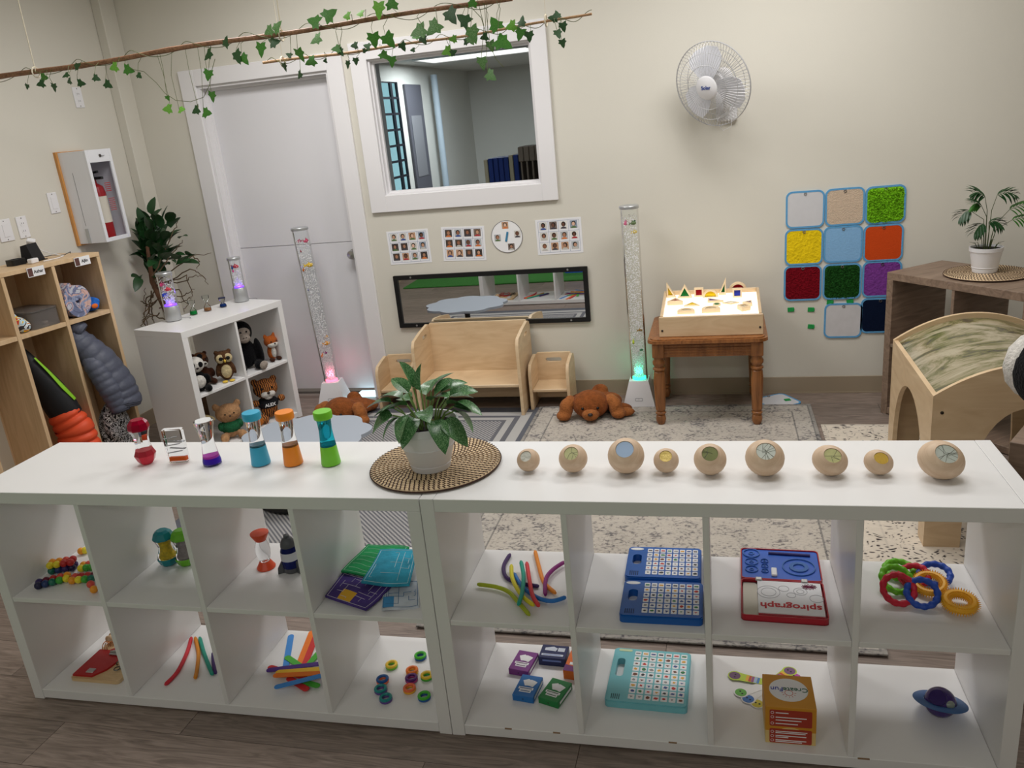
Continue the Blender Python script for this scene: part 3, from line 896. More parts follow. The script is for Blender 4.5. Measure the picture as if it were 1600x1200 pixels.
ex = thing('fire_extinguisher', 'red fire extinguisher inside the white wall cabinet', 'fire extinguisher', (LX + .132, 2.345, 1.2305))
g = G(); g.lathe([(.0, 0), (.05, .0), (.053, .01), (.053, .27), (.045, .305), (.018, .325), (.018, .345), (0, .345)], 24); obj('cylinder', g, mat('extinguisher_red', (158, 24, 30), .3), ex)
g = G(); g.lathe([(.0536, .10), (.0536, .25)], 24, cap=False); obj('paper_label', g, mat('label_cream', (222, 216, 196), .6), ex)
g = G(); g.box(-.012, .07, -.01, .01, .345, .36, bev=.003); g.box(-.012, .085, -.01, .01, .375, .388, bev=.003, T=TR(ry=-.1)); g.cyl((0, 0, .34), (0, 0, .38), .014); obj('valve_handle', g, BLACK, ex)
g = G(); g.tube([(.01, -.02, .35), (.03, -.05, .34), (.04, -.055, .25), (.04, -.05, .16)], .009, 8); obj('hose', g, BLACK, ex)

# ================================================================ CHILD FURNITURE
def ccw(p):
    a = sum(p[i][0] * p[(i + 1) % len(p)][1] - p[(i + 1) % len(p)][0] * p[i][1] for i in range(len(p)))
    return p if a > 0 else p[::-1]


def cube_seat(name, label, cat, loc, rz, W, D, Hf, Hb, seat, handle_back, handle_side):
    t = thing(name, label, cat, loc, rz)
    th = .018
    prof = [(0, .0), (0, Hf - .05), (.012, Hf - .02), (.03, Hf)] + [(D * .45, Hf + (Hb - Hf) * .6), (D - .05, Hb), (D - .015, Hb - .012), (D, Hb - .04), (D, 0), (D - .03, 0), (D * .5, .0), (.03, 0)]
    prof = ccw([(y, z) for y, z in prof])
    if handle_side:
        hole = ccw(rrect(.075, .024, .012, 5, D * .62, Hf + (Hb - Hf) * .6 - .045))
    M1 = Matrix(((0, 0, 1, 0), (1, 0, 0, 0), (0, 1, 0, 0), (0, 0, 0, 1)))   # (y,z,x)->(x,y,z)
    for x in (0, W - th):
        g = G(); (g.holeprism(prof, hole, x, x + th, T=M1) if handle_side else g.prism(prof, x, x + th, T=M1))
        obj('side_panel', g, BIRCH, t)
    M2 = Matrix(((1, 0, 0, 0), (0, 0, -1, 0), (0, 1, 0, 0), (0, 0, 0, 1)))
    back = ccw(rrect(W - 2 * th, Hb - seat + .10, .004, 1, W / 2, (Hb + seat - .10) / 2))
    g = G()
    if handle_back: g.holeprism(back, ccw(rrect(.10, .026, .013, 5, W / 2, Hb - .045)), -(D - .012), -(D - .03), T=M2)
    else: g.prism(back, -(D - .012), -(D - .03), T=M2)
    obj('backrest', g, BIRCH, t)
    g = G(); g.box(th, W - th, .01, D - .03, seat - .018, seat, bev=.003); obj('seat', g, BIRCH, t)
    g = G(); g.box(th, W - th, D - .09, D - .072, .03, seat - .06); obj('stretcher', g, BIRCH, t)
    return t


cube_seat('cube_bench', 'wide birch plywood toddler bench below the mirror', 'bench', (.432, 2.60, .0065), math.radians(.6), .66, .34, .465, .505, .19, False, True)
cube_seat('cube_chair', 'small birch cube chair between the bench and the brown plush dog', 'chair', (1.112, 2.70, .0065), math.radians(1), .245, .23, .275, .298, .125, True, False)
cube_seat('cube_chair', 'small birch cube chair beside the white door, half behind the bench', 'chair', (.12, 2.72, .0065), math.radians(2), .245, .23, .275, .302, .125, True, False)

# wooden side table
TX0, TX1, TY0, TY1 = 1.848, 2.464, 2.40, 2.955
tb = thing('side_table', 'honey oak side table with turned legs', 'table', ((TX0 + TX1) / 2, (TY0 + TY1) / 2, .0135))
hw, hd = (TX1 - TX0) / 2, (TY1 - TY0) / 2
g = G()
g.prism(rrect(2 * hw, 2 * hd, .05, 6), .468, .476); g.prism(rrect(2 * hw - .004, 2 * hd - .004, .05, 6), .476, .484); g.prism(rrect(2 * hw - .03, 2 * hd - .03, .045, 6), .484, .489)
g.prism(rrect(2 * hw - .03, 2 * hd - .03, .045, 6), .460, .468)
obj('table_top', g, HONEY, tb)
lx, ly = hw - .055, hd - .055
for yy, nm in ((-ly, 'apron'), (ly, 'apron')):
    g = G(); g.box(-lx, lx, yy - .014, yy + .014, .385, .46)
    for k in range(4): g.box(-lx + .025, lx - .025, yy - .018, yy + .018, .395 + k * .016, .404 + k * .016, bev=.002)
    obj('apron', g, HONEY, tb)
for xx in (-lx, lx):
    g = G(); g.box(xx - .014, xx + .014, -ly, ly, .385, .46); obj('apron', g, HONEY, tb)
prof = [(.018, 0), (.024, .012), (.028, .03), (.025, .05), (.021, .054), (.028, .062), (.028, .07), (.021, .075), (.021, .078), (.027, .084), (.027, .10), (.030, .18), (.032, .26), (.029, .30), (.024, .306), (.033, .314), (.033, .322), (.024, .328), (.024, .332), (.033, .345), (.034, .358), (.026, .372), (.026, .378), (.03, .384), (.03, .386)]
for sx in (-1, 1):
    for sy in (-1, 1):
        g = G(); g.lathe(prof, 20, T=TR((sx * lx, sy * ly, 0))); g.box(sx * lx - .031, sx * lx + .031, sy * ly - .031, sy * ly + .031, .384, .46, bev=.004)
        obj('leg', g, HONEY, tb)

# light box
LBT = .503
zf, zb_ = .613, .655
lb = thing('light_box', 'wooden light box with a glowing white top on the side table', 'light box', (2.176, 2.47, LBT))
W_, D_ = .53, .40
hf, hb = zf - LBT, zb_ - LBT
g = G(); g.box(-W_ / 2, W_ / 2, -.006, .008, 0, hf, bev=.003); obj('front_panel', g, BIRCH, lb)
sl_ = math.atan2(hb - hf, D_)
for sx in (-1, 1):
    M1 = Matrix(((0, 0, 1, 0), (1, 0, 0, 0), (0, 1, 0, 0), (0, 0, 0, 1)))
    g = G(); x = sx * (W_ / 2 - .014) - .007; g.prism([(0.008, 0), (D_, 0), (D_, hb + .008), (D_ - .02, hb + .012), (.008, hf + .003)], x, x + .014, T=M1); obj('side_panel', g, BIRCH, lb)
g = G(); g.box(-W_ / 2 + .02, W_ / 2 - .02, D_ - .014, D_, 0, hb + .01, bev=.003); obj('back_panel', g, BIRCH, lb)
g = G(); g.box(-W_ / 2 + .02, W_ / 2 - .02, .008, D_ - .014, .01, .016); obj('base_board', g, BIRCH, lb)
g = G()
zt = lambda y: hf - .012 + (hb - hf) * y / D_
x = W_ / 2 - .021
g.add([(-x, .008, zt(.008)), (x, .008, zt(.008)), (x, D_ - .015, zt(D_ - .015)), (-x, D_ - .015, zt(D_ - .015)), (-x, .008, zt(.008) - .006), (x, .008, zt(.008) - .006), (x, D_ - .015, zt(D_ - .015) - .006), (-x, D_ - .015, zt(D_ - .015) - .006)], [(0, 1, 2, 3), (7, 6, 5, 4), (0, 4, 5, 1), (1, 5, 6, 2), (2, 6, 7, 3), (3, 7, 4, 0)])
obj('light_panel', g, mat('glowing_panel', (255, 252, 240), .5, emis=(255, 246, 226), es=1.0), lb)
for sx in (-1, 1):
    g = G(); g.lathe([(.006, 0), (.006, .002), (0, .003)], 12, T=TR((sx * (W_ / 2 - .016), -.006, .035 if sx < 0 else .04), rx=PI / 2)); obj('screw', g, DKMETAL, lb)
LBn = Vector((0, -math.sin(sl_), math.cos(sl_)))
LBp = Vector((2.176, 2.47, LBT + hf - .012))


def LBhit(px_, py_):
    d = pray(px_, py_)
    return CC + d * ((LBp - CC).dot(LBn) / d.dot(LBn))


ACR = {n_: mat('acrylic_' + n_, c, .15, trans=.55, ior=1.2) for n_, c in (('red', (176, 24, 40)), ('green', (24, 132, 64)), ('yellow', (244, 214, 40)), ('blue', (52, 66, 190)), ('purple', (120, 96, 190)), ('clear', (230, 226, 210)), ('pink', (206, 110, 110)))}
BLOCKW = mat('pale_block_wood', (238, 214, 178), .5, noise=(30, .06))
def half(r, n=16): return [(r * math.cos(PI * i / n), r * math.sin(PI * i / n)) for i in range(n + 1)]
def poly_scale(p, cx, cy, s): return [(cx + (x - cx) * s, cy + (y - cy) * s) for x, y in p]
def block(name, label, outline, col, base, standing, rz=0.0, th=.024, s=.66, cy=None):
    loc = base
    t = thing(name, label, 'block', loc, rot=((PI / 2 if standing else 0) + (0 if standing else sl_), 0, rz), group=None)
    o = ccw(outline); cx = sum(p[0] for p in o) / len(o); cyy = cy if cy is not None else sum(p[1] for p in o) / len(o)
    inn = poly_scale(o, cx, cyy, s)
    z0, z1 = (-th, 0) if standing else (.0005, th + .0005)
    g = G(); g.ringprism(o, inn, z0, z1); obj('frame', g, BLOCKW, t)
    g = G(); g.prism(inn, (z0 + z1) / 2 - .004, (z0 + z1) / 2 + .004); obj('window', g, ACR[col], t)
TRI = lambda w_, h_: [(-w_ / 2, 0), (w_ / 2, 0), (0, h_)]
RTRI = lambda w_, h_: [(-w_ / 2, 0), (w_ / 2, 0), (-w_ / 2, h_)]
SQ = lambda s_: [(-s_ / 2, 0), (s_ / 2, 0), (s_ / 2, s_), (-s_ / 2, s_)]
block('rainbow_block', 'upright right-triangle block with yellow window', RTRI(.05, .085), 'yellow', LBhit(1049, 465), True, 0, s=.55, cy=.028)
block('rainbow_block', 'upright triangle block with green window', TRI(.082, .077), 'green', LBhit(1070, 466), True, 0, s=.62, cy=.027)
block('rainbow_block', 'upright square block with red window', SQ(.05), 'red', LBhit(1092, 464), True, 0)
block('rainbow_block', 'upright half-round block with yellow window', half(.043), 'yellow', LBhit(1110, 465), True, 0, s=.72, cy=.014)
block('rainbow_block', 'tall narrow right-triangle block with green window', [(-.018, 0), (.022, 0), (.022, .095)], 'green', LBhit(1128, 461), True, 0, s=.5, cy=.03)
block('rainbow_block', 'upright half-round block with red window behind the blue square', half(.05), 'red', LBhit(1153, 455), True, 0, s=.68, cy=.016)
block('rainbow_block', 'upright square block with blue window', SQ(.05), 'blue', LBhit(1152, 465), True, 0)
block('rainbow_block', 'flat-lying triangle block with pink window', TRI(.085, .06), 'pink', LBhit(1055, 477), False)
block('rainbow_block', 'flat-lying triangle block with yellow window', TRI(.085, .055), 'yellow', LBhit(1081, 479), False, th=.008)
block('rainbow_block', 'flat-lying right-triangle block with purple window', RTRI(.085, .05), 'purple', LBhit(1118, 473), False, th=.012)
block('rainbow_block', 'small round block with green window lying flat', circ(.022, 20), 'green', LBhit(1120, 477), False, th=.008)
block('rainbow_block', 'flat-lying diamond block with clear window', [(-.045, 0), (0, -.022), (.045, 0), (0, .022)], 'clear', LBhit(1142, 474), False, th=.006)
block('rainbow_block', 'half-round block lying at the front by the left screw', half(.046), 'clear', LBhit(1072, 491), False, th=.02, s=.6, cy=.014)
block('rainbow_block', 'half-round block lying at the middle of the front edge', half(.048), 'clear', LBhit(1111, 489), False, th=.024, s=.6, cy=.014)
block('rainbow_block', 'leaning square block near the right front corner', SQ(.05), 'clear', LBhit(1166, 486), False, .5)
block('rainbow_block', 'triangle block lying by the leaning square block', TRI(.06, .04), 'purple', LBhit(1168, 478), False, -.6, th=.02)

# ================================================================ BUBBLE TUBES
def icos(r):
    bm = bmesh.new(); bmesh.ops.create_icosphere(bm, subdivisions=1, radius=r)
    v = [tuple(q.co) for q in bm.verts]; bm.verts.index_update(); f = [tuple(q.index for q in x.verts) for x in bm.faces]; bm.free()
    return v, f
ICO = icos(1.0)
BUB = mat('water_bubble', (246, 244, 246), .2)
def fish(g, c, s, m, a):
    g.ball((0, 0, 0), (s, s * .35, s * .6), m, T=TR(c, rz=a), seg=10, rings=7)
    g.prism([(-s * .8, 0), (-s * 1.7, s * .6), (-s * 1.5, 0), (-s * 1.7, -s * .6)], -s * .08, s * .08, m, T=TR(c, rz=a) @ TR(rx=PI / 2))
    g.prism([(-s * .4, s * .4), (s * .3, s * .4), (-s * .3, s * 1.0)], -s * .08, s * .08, m, T=TR(c, rz=a) @ TR(rx=PI / 2))


def bubble_tube(label, loc, rz, R, z0, H, light, watts, fishes, base, lean=(0, 0), nb=2600, zmax=.93, group=None, name='bubble_tube'):
    t = thing(name, label, 'bubble lamp', loc, rz, group)
    base(t)
    o = obj('clear_tube', G().tube([(0, 0, z0), (lean[0], lean[1], z0 + H)], R, 36), GLASS, t)
    g = G(); T = TR((lean[0], lean[1], z0 + H)); g.lathe([(0, 0), (R + .003, 0), (R + .004, .004), (R + .004, .014), (R + .001, .018), (0, .018)], 36, T=T); obj('top_cap', g, SILVER, t)
    g = G(); g.lathe([(0, 0), (R * .9, 0), (R * .9, .006), (0, .006)], 30, T=TR((0, 0, z0 + .001))); obj('led_disc', g, mat('led_' + name + str(len(MATS)), light, .4, emis=light, es=2.2), t)
    g = G()
    rnd = random.Random(5)
    for i in range(nb):
        f = rnd.random() ** 1.7
        z = z0 + .012 + f * (H * zmax)
        a = rnd.uniform(0, 2 * PI); rr = R * .9 * math.sqrt(rnd.random()) * (.6 + .4 * min(1, f * 4))
        q = (z - z0) / H
        s = rnd.uniform(.0016, .0038)
        g.add(ICO[0], ICO[1], 0, T=TR((rr * math.cos(a) + lean[0] * q, rr * math.sin(a) + lean[1] * q, z), s=s))
    obj('bubbles', g, BUB, t, kind='stuff')
    for zf_, a, s, col in fishes:
        s *= 1.25
        g = G(); rr = R * .55
        fish(g, (rr * math.cos(a) + lean[0] * zf_, rr * math.sin(a) + lean[1] * zf_, z0 + zf_ * H), s, 0, a + 1)
        obj('toy_fish', g, mat('fish_%d_%d_%d' % col, col, .4), t)
    for q, wt in ((.05, .7),):
        ld = bpy.data.lights.new('tube_lamp', 'POINT'); ld.energy = watts * wt; ld.color = lin(light)[:3]; ld.shadow_soft_size = R * .5
        lo = bpy.data.objects.new('tube_lamp', ld); COL.objects.link(lo); lo.parent = t; lo.location = (lean[0] * q, lean[1] * q, z0 + q * H)
    return t


def pyramid_base(t):
    g = G(); b_, t_ = .093, .056
    vs = [(-b_, -b_, 0), (b_, -b_, 0), (b_, b_, 0), (-b_, b_, 0), (-b_, -b_, .012), (b_, -b_, .012), (b_, b_, .012), (-b_, b_, .012), (-t_, -t_, .158), (t_, -t_, .158), (t_, t_, .158), (-t_, t_, .158)]
    g.add(vs, [(0, 3, 2, 1), (8, 9, 10, 11)] + [(i, (i + 1) % 4, 4 + (i + 1) % 4, 4 + i) for i in range(4)] + [(4 + i, 4 + (i + 1) % 4, 8 + (i + 1) % 4, 8 + i) for i in range(4)])
    obj('pyramid_base', g, WPLAST, t)
    g = G(); g.ringprism(rrect(.045, .018, .006, 4), rrect(.040, .013, .005, 4), 0, .001, T=TR((0, -.083, .052), rx=PI / 2 - .25)); g.box(-.001, .001, -.0835, -.082, .045, .06); obj('switch_outline', g, mat('switch_grey', (150, 150, 154), .5), t)
PINK = (255, 120, 150); MINT = (60, 255, 190); VIO = (120, 70, 255)
bubble_tube('tall bubble tube with pink light standing before the white door', (-.262, 2.865, .001), .2, .05, .158, .99, PINK, .75,
            [(.93, .3, .016, (214, 70, 110)), (.93, 2.6, .013, (226, 130, 160)), (.87, 4.2, .009, (160, 40, 60)), (.78, 5.6, .018, (232, 190, 60)), (.75, 3.6, .013, (206, 110, 40)), (.62, 3.8, .008, (60, 80, 150)), (.30, .2, .011, (220, 160, 70)), (.26, 5.8, .016, (246, 170, 60)), (.18, 3.7, .016, (250, 140, 80)), (.20, 5.0, .009, (150, 40, 120))], pyramid_base, lean=(-.04, 0))
bubble_tube('tall bubble tube with green light between the plush dog and the side table', (1.757, 2.815, .001), 0, .05, .158, .99, MINT, .7,
            [(.92, 3.6, .018, (222, 110, 150)), (.92, 5.6, .013, (110, 130, 90)), (.87, 5.9, .012, (226, 200, 110)), (.93, 5.9, .008, (60, 90, 70)), (.30, 5.8, .011, (170, 130, 60)), (.23, 3.9, .016, (200, 220, 60)), (.18, 5.7, .009, (80, 150, 110))], pyramid_base, lean=(-.012, 0), zmax=.95)


def round_base(t):
    g = G(); g.lathe([(0, 0), (.043, 0), (.044, .003), (.042, .082), (.040, .085), (0, .085)], 32); obj('metal_base', g, SILVER, t)
    g = G(); g.tube([(.03, .03, .006), (.07, .05, .002), (.09, .03, .002)], .002, 5); obj('cable', g, mat('cable_grey', (120, 120, 124), .5), t)
bubble_tube('short purple bubble lamp at the tree end of the small shelf', ZP(272, 500, .765) + Vector((0, 0, .0008)), 0, .042, .085, .175, VIO, .7,
            [(.72, 3.9, .016, (226, 70, 130)), (.55, 5.6, .015, (220, 70, 90)), (.38, 3.8, .016, (40, 80, 200))], round_base, nb=420, zmax=.9, name='bubble_lamp')
bubble_tube('short purple bubble lamp at the door end of the small shelf', ZP(378, 470, .765) + Vector((0, 0, .0008)), 0, .036, .085, .17, VIO, .5,
            [(.78, 5.5, .015, (200, 60, 80)), (.74, 4.2, .015, (30, 80, 150)), (.62, 4.3, .012, (230, 70, 150))], round_base, nb=260, zmax=.75, name='bubble_lamp')


def hourglass(label, loc, H, R, rm, liquid, top, zfill, flat=False, bigtop=False):
    t = thing('liquid_timer', label, 'liquid timer', loc)
    prof = [(0, 0), (R, 0), (R, H * .16), (R * .85, H * .30), (rm, H * .5), (R * .8, H * .75), (R, H * .88), (R * .96, H), (0, H)]
    g = G(); g.lathe(prof, 20); obj('clear_shell', g, GLASS, t)
    g = G(); g.lathe([(0, .002), (R * .92, .002), (R * .92, H * .16), (R * .8, zfill), (0, zfill)], 20); obj('liquid', g, mat('liq_%d_%d_%d' % liquid, liquid, .15, trans=.3, ior=1.2), t)
    if top:
        g = G(); g.lathe([(0, 0), (R * 1.06, 0), (R * 1.06, .005), (0, .006)], 20, T=TR((0, 0, H))); obj('end_plate', g, mat('endp_%d_%d_%d' % top, top, .2, trans=.4, ior=1.2), t)
    return t
hourglass('small hourglass timer with green liquid on the small shelf', ZP(303, 491, .766), .082, .021, .005, (24, 150, 70), None, .02)
hourglass('small hourglass timer with tan liquid on the small shelf', ZP(325, 485, .766), .092, .021, .004, (186, 130, 84), None, .012)
hourglass('squat hourglass timer with dark blue liquid on the small shelf', ZP(349, 479, .766), .052, .020, .006, (24, 60, 130), (30, 40, 90), .018)

# emissive cyan-white slab for the bright patch by the door
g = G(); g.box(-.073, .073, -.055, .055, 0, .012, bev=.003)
obj('glowing_slab', g, mat('cyan_white_glow', (220, 250, 255), .4, emis=(196, 244, 255), es=2.2), loc=(-.096, 3.030, .001), label='glowing pale cyan slab on the floor under the door edge', cat='light pad')

# ================================================================ CLOUD TABLE
ct = thing('cloud_table', 'low grey cloud-shaped table on a black pedestal', 'table', (.235, 1.58, .006))
out = []
for i in range(84):
    a = 2 * PI * i / 84
    rr = .285 + .022 * abs(math.sin(a * 4.5)) * 1.6
    out.append((rr * 1.06 * math.cos(a), rr * .92 * math.sin(a)))
g = G(); g.prism(out, .278, .296); obj('table_top', g, mat('cool_grey_top', (168, 176, 188), .45), ct)
g = G(); g.cyl((0, 0, .03), (0, 0, .278), .022, n=16); g.lathe([(0, .268), (.09, .268), (.09, .278), (0, .278)], 24); obj('pedestal', g, BLACK, ct)
g = G(); g.torus(.27, .018, T=TR((0, 0, .02)), n=48, k=10)
for k in range(4): g.cyl((0, 0, .03), (.27 * math.cos(k * PI / 2 + .5), .27 * math.sin(k * PI / 2 + .5), .02), .012, n=8)
obj('ring_base', g, BLACK, ct)

# ================================================================ ARCHED PLAY TABLE
AX0, AX1, AY0, AY1 = 2.962, 3.585, 1.21, 1.95
ar = thing('arched_table', 'birch arched play table with a leafy forest print top', 'play table', (AX0, AY0, .0051))
aw, ad = AX1 - AX0, AY1 - AY0
def ztop(x): return .603 + .112 * (1 - ((x - aw / 2) / (aw / 2)) ** 2)
def side_outline():
    pts = [(0, 0)]
    n = 22
    inner = []
    for i in range(n + 1):
        q = PI * (1 - i / n)
        inner.append((aw / 2 + (aw / 2 - .125) * math.cos(q), max(0, .555 * math.sin(q) ** .62)))
    pts = [(0, 0), (.125, 0)] + inner[1:-1] + [(aw - .125, 0), (aw, 0)]
    top = [(aw * (1 - i / n), ztop(aw * (1 - i / n))) for i in range(n + 1)]
    return pts + top
so = side_outline()
M2 = Matrix(((1, 0, 0, 0), (0, 0, 1, 0), (0, 1, 0, 0), (0, 0, 0, 1)))
for y0_, y1_ in ((0, .018), (ad - .018, ad)):
    g = G(); g.prism(ccw(so), y0_, y1_, T=M2); obj('arched_side_panel', g, BIRCH, ar)
def end_outline():
    n = 20
    pts = [(.0185, 0), (.09, 0)]
    for i in range(1, n):
        q = PI * (1 - i / n)
        pts.append((ad / 2 + (ad / 2 - .09) * math.cos(q), .50 * math.sin(q) ** .6))
    return pts + [(ad - .09, 0), (ad - .0185, 0), (ad - .0185, ztop(0)), (.0185, ztop(0))]
M3 = Matrix(((0, 0, 1, 0), (1, 0, 0, 0), (0, 1, 0, 0), (0, 0, 0, 1)))
for x0_ in (0, aw - .018):
    g = G(); g.prism(ccw(end_outline()), x0_, x0_ + .018, T=M3); obj('end_panel', g, BIRCH, ar)
g = G(); n = 24
vs = []
for i in range(n + 1):
    x = .018 + (aw - .036) * i / n
    for y_ in (.0185, ad - .0185):
        vs.append((x, y_, ztop(x) - .022)); vs.append((x, y_, ztop(x) - .028))
fs = []
for i in range(n):
    a = i * 4; b = a + 4
    fs += [(a, b, b + 2, a + 2), (a + 3, b + 3, b + 1, a + 1)]
g.add(vs, fs)
fm = bpy.data.materials.new('forest_print'); fm.use_nodes = True
nt = fm.node_tree; b = nt.nodes['Principled BSDF']; b.inputs['Roughness'].default_value = .16
tc = nt.nodes.new('ShaderNodeTexCoord'); mp = nt.nodes.new('ShaderNodeMapping'); mp.inputs['Scale'].default_value = (1.2, 2.2, 1); mp.inputs['Rotation'].default_value = (0, 0, .4)
nt.links.new(tc.outputs['Object'], mp.inputs[0])
n1 = nt.nodes.new('ShaderNodeTexNoise'); n1.inputs['Scale'].default_value = 4.2; n1.inputs['Detail'].default_value = 9; n1.inputs['Roughness'].default_value = .68; n1.inputs['Distortion'].default_value = .9
nt.links.new(mp.outputs[0], n1.inputs['Vector'])
r = ramp(nt, [(.30, (62, 56, 52)), (.40, (84, 80, 62)), (.46, (112, 110, 70)), (.52, (150, 140, 112)), (.60, (174, 164, 140)), (.75, (186, 174, 148))])
nt.links.new(n1.outputs['Fac'], r.inputs[0]); nt.links.new(r.outputs[0], b.inputs['Base Color'])
obj('print_top', g, fm, ar)
for x, z in ((.02, .54), (.02, .12)):
    g = G(); g.lathe([(.006, 0), (.006, .002), (0, .003)], 12, T=TR((x + .012, 0, z), rx=PI / 2)); obj('screw', g, DKMETAL, ar)

# books and boxes under / behind the arched table
for i, (x, y_, w_, d_, h_, c, lab, nm, ct_) in enumerate([(3.30, 2.02, .26, .05, .05, (70, 66, 70), 'dark striped box lying behind the arched table', 'storage_box', 'box'), (3.72, 1.55, .2, .16, .035, (120, 128, 136), 'grey picture book lying behind the arched table', 'picture_book', 'book'), (3.72, 1.55, .18, .15, .03, (150, 156, 110), 'olive picture book on top of the grey one', 'picture_book', 'book')]):
    g = G(); g.box(-w_ / 2, w_ / 2, -d_ / 2, d_ / 2, 0, h_, bev=.003); g.box(-w_ / 2 + .004, w_ / 2 + .001, -d_ / 2 + .004, d_ / 2 - .004, .006, h_ - .006, m=1)
    obj(nm, g, [mat('cover_%d' % i, c, .5), PAPER], loc=(x, y_, .0076 + (.0355 if i == 2 else 0)), rot=(0, 0, .3 * i), label=lab, cat=ct_)

# ================================================================ PLUSH ANIMALS
def furmat(name, rgb, sc=60, amt=.22):
    return mat(name, rgb, .95, spec=.1, noise=(sc, amt), bump=(140, .7), sheen=.06)


def tigermat():
    if 'tiger_fur' in MATS: return MATS['tiger_fur']
    m = bpy.data.materials.new('tiger_fur'); m.use_nodes = True; nt = m.node_tree; b = nt.nodes['Principled BSDF']; b.inputs['Roughness'].default_value = .95
    tc = nt.nodes.new('ShaderNodeTexCoord'); wv = nt.nodes.new('ShaderNodeTexWave'); wv.inputs['Scale'].default_value = 26; wv.inputs['Distortion'].default_value = 5; wv.inputs['Detail'].default_value = 2; wv.inputs['Detail Scale'].default_value = 1.5
    nt.links.new(tc.outputs['Object'], wv.inputs['Vector']); r = ramp(nt, [(.38, (34, 22, 16)), (.52, (168, 92, 34)), (1, (196, 128, 62))])
    nt.links.new(wv.outputs['Fac'], r.inputs[0]); nt.links.new(r.outputs[0], b.inputs['Base Color'])
    MATS['tiger_fur'] = m
    return m


def blobmesh(name, balls, m, parent, vox=.006, smooth=3):
    g = G()
    for bb in balls:
        c, r = bb[0], bb[1]
        rot = None
        if len(bb) > 2:
            from mathutils import Euler
            rot = Euler(bb[2])
        g.ball(c, r, rot=rot, seg=14, rings=10)
    o = obj(name, g, m, parent)
    md = o.modifiers.new('remesh', 'REMESH'); md.mode = 'VOXEL'; md.voxel_size = vox; md.use_smooth_shade = True
    ms = o.modifiers.new('smooth', 'SMOOTH'); ms.iterations = smooth; ms.factor = .5
    return o


def bits(parent, name, balls, m):
    for bb in balls:
        g = G(); rot = None
        if len(bb) > 2:
            from mathutils import Euler
            rot = Euler(bb[2])
        g.ball(bb[0], bb[1], rot=rot, seg=12, rings=8)
        obj(name, g, m, parent)


EYE = mat('toy_eye_black', (14, 12, 12), .15)
NOSE = mat('toy_nose_dark', (40, 26, 22), .35)


def plush(label, loc, rz, s, body, fur, parts, vox=.006):
    t = thing('plush_toy', label, 'plush toy', loc, rz)
    sc = lambda bb: (tuple(x * s for x in bb[0]), tuple(x * s for x in (bb[1] if hasattr(bb[1], '__len__') else (bb[1],) * 3))) + tuple(bb[2:])
    blobmesh('body', [sc(b_) for b_ in body], fur, t, vox)
    for nm, bl, m in parts:
        bits(t, nm, [sc(b_) for b_ in bl], m)
    return t


FACE = math.radians(50)    # toys in the small shelf look to the camera
BLK = furmat('black_fur', (15, 15, 18)); WHT = furmat('white_fur', (214, 210, 204)); BRN = furmat('dark_brown_fur', (64, 36, 24)); MID = furmat('mid_brown_fur', (112, 70, 42))
TAN = furmat('tan_fur', (178, 136, 98)); CRM = furmat('cream_fur', (206, 188, 146)); ORG = furmat('fox_fur', (178, 92, 40)); GRYS = furmat('grey_skin_fur', (160, 148, 138))
sit = [((0, 0, .30), (.27, .24, .32)), ((-.20, -.24, .10), (.10, .20, .10)), ((.20, -.24, .10), (.10, .20, .10)), ((-.27, -.10, .36), (.085, .12, .19), (.5, .3, 0)), ((.27, -.10, .36), (.085, .12, .19), (.5, -.3, 0))]
head = lambda z=.78, r=.27: [((0, -.03, z), (r, r * .9, r * .9))]
ears = lambda z=.99, x=.19, r=.085: [((-x, 0, z), (r, r * .5, r)), ((x, 0, z), (r, r * .5, r))]
face = lambda z=.8, y=-.26, x=.10, r=.028: [((-x, y, z), r), ((x, y, z), r)]
z0 = .3895 + .0006
zl = .038 + .0006
plush('panda plush sitting at the outer panel of the small shelf', K2(.100, .075, z0), FACE, .19, sit[:1] + sit[3:], BLK,
      [('head', [((0, -.03, .82), (.27, .24, .24))], WHT), ('ear', ears(1.02), BLK), ('eye_patch', [((-.11, -.24, .84), (.07, .04, .085)), ((.11, -.24, .84), (.07, .04, .085))], BLK), ('belly_patch', [((0, -.17, .32), (.19, .12, .2))], WHT), ('leg', [((-.20, -.24, .10), (.10, .2, .1)), ((.20, -.24, .10), (.10, .2, .1))], BLK), ('nose', [((0, -.27, .75), (.04, .03, .03))], NOSE)])
plush('dark brown bear plush with a pale muzzle between panda and owl', K2(.200, .150, z0), FACE + .2, .18, sit + head(.8, .26) + ears(1.0), BRN,
      [('crown', [((0, -.02, .90), (.235, .22, .17))], MID), ('muzzle', [((0, -.26, .72), (.11, .10, .09))], WHT), ('nose', [((0, -.355, .75), (.045, .03, .03))], NOSE), ('eye', face(.85, -.245), EYE)])
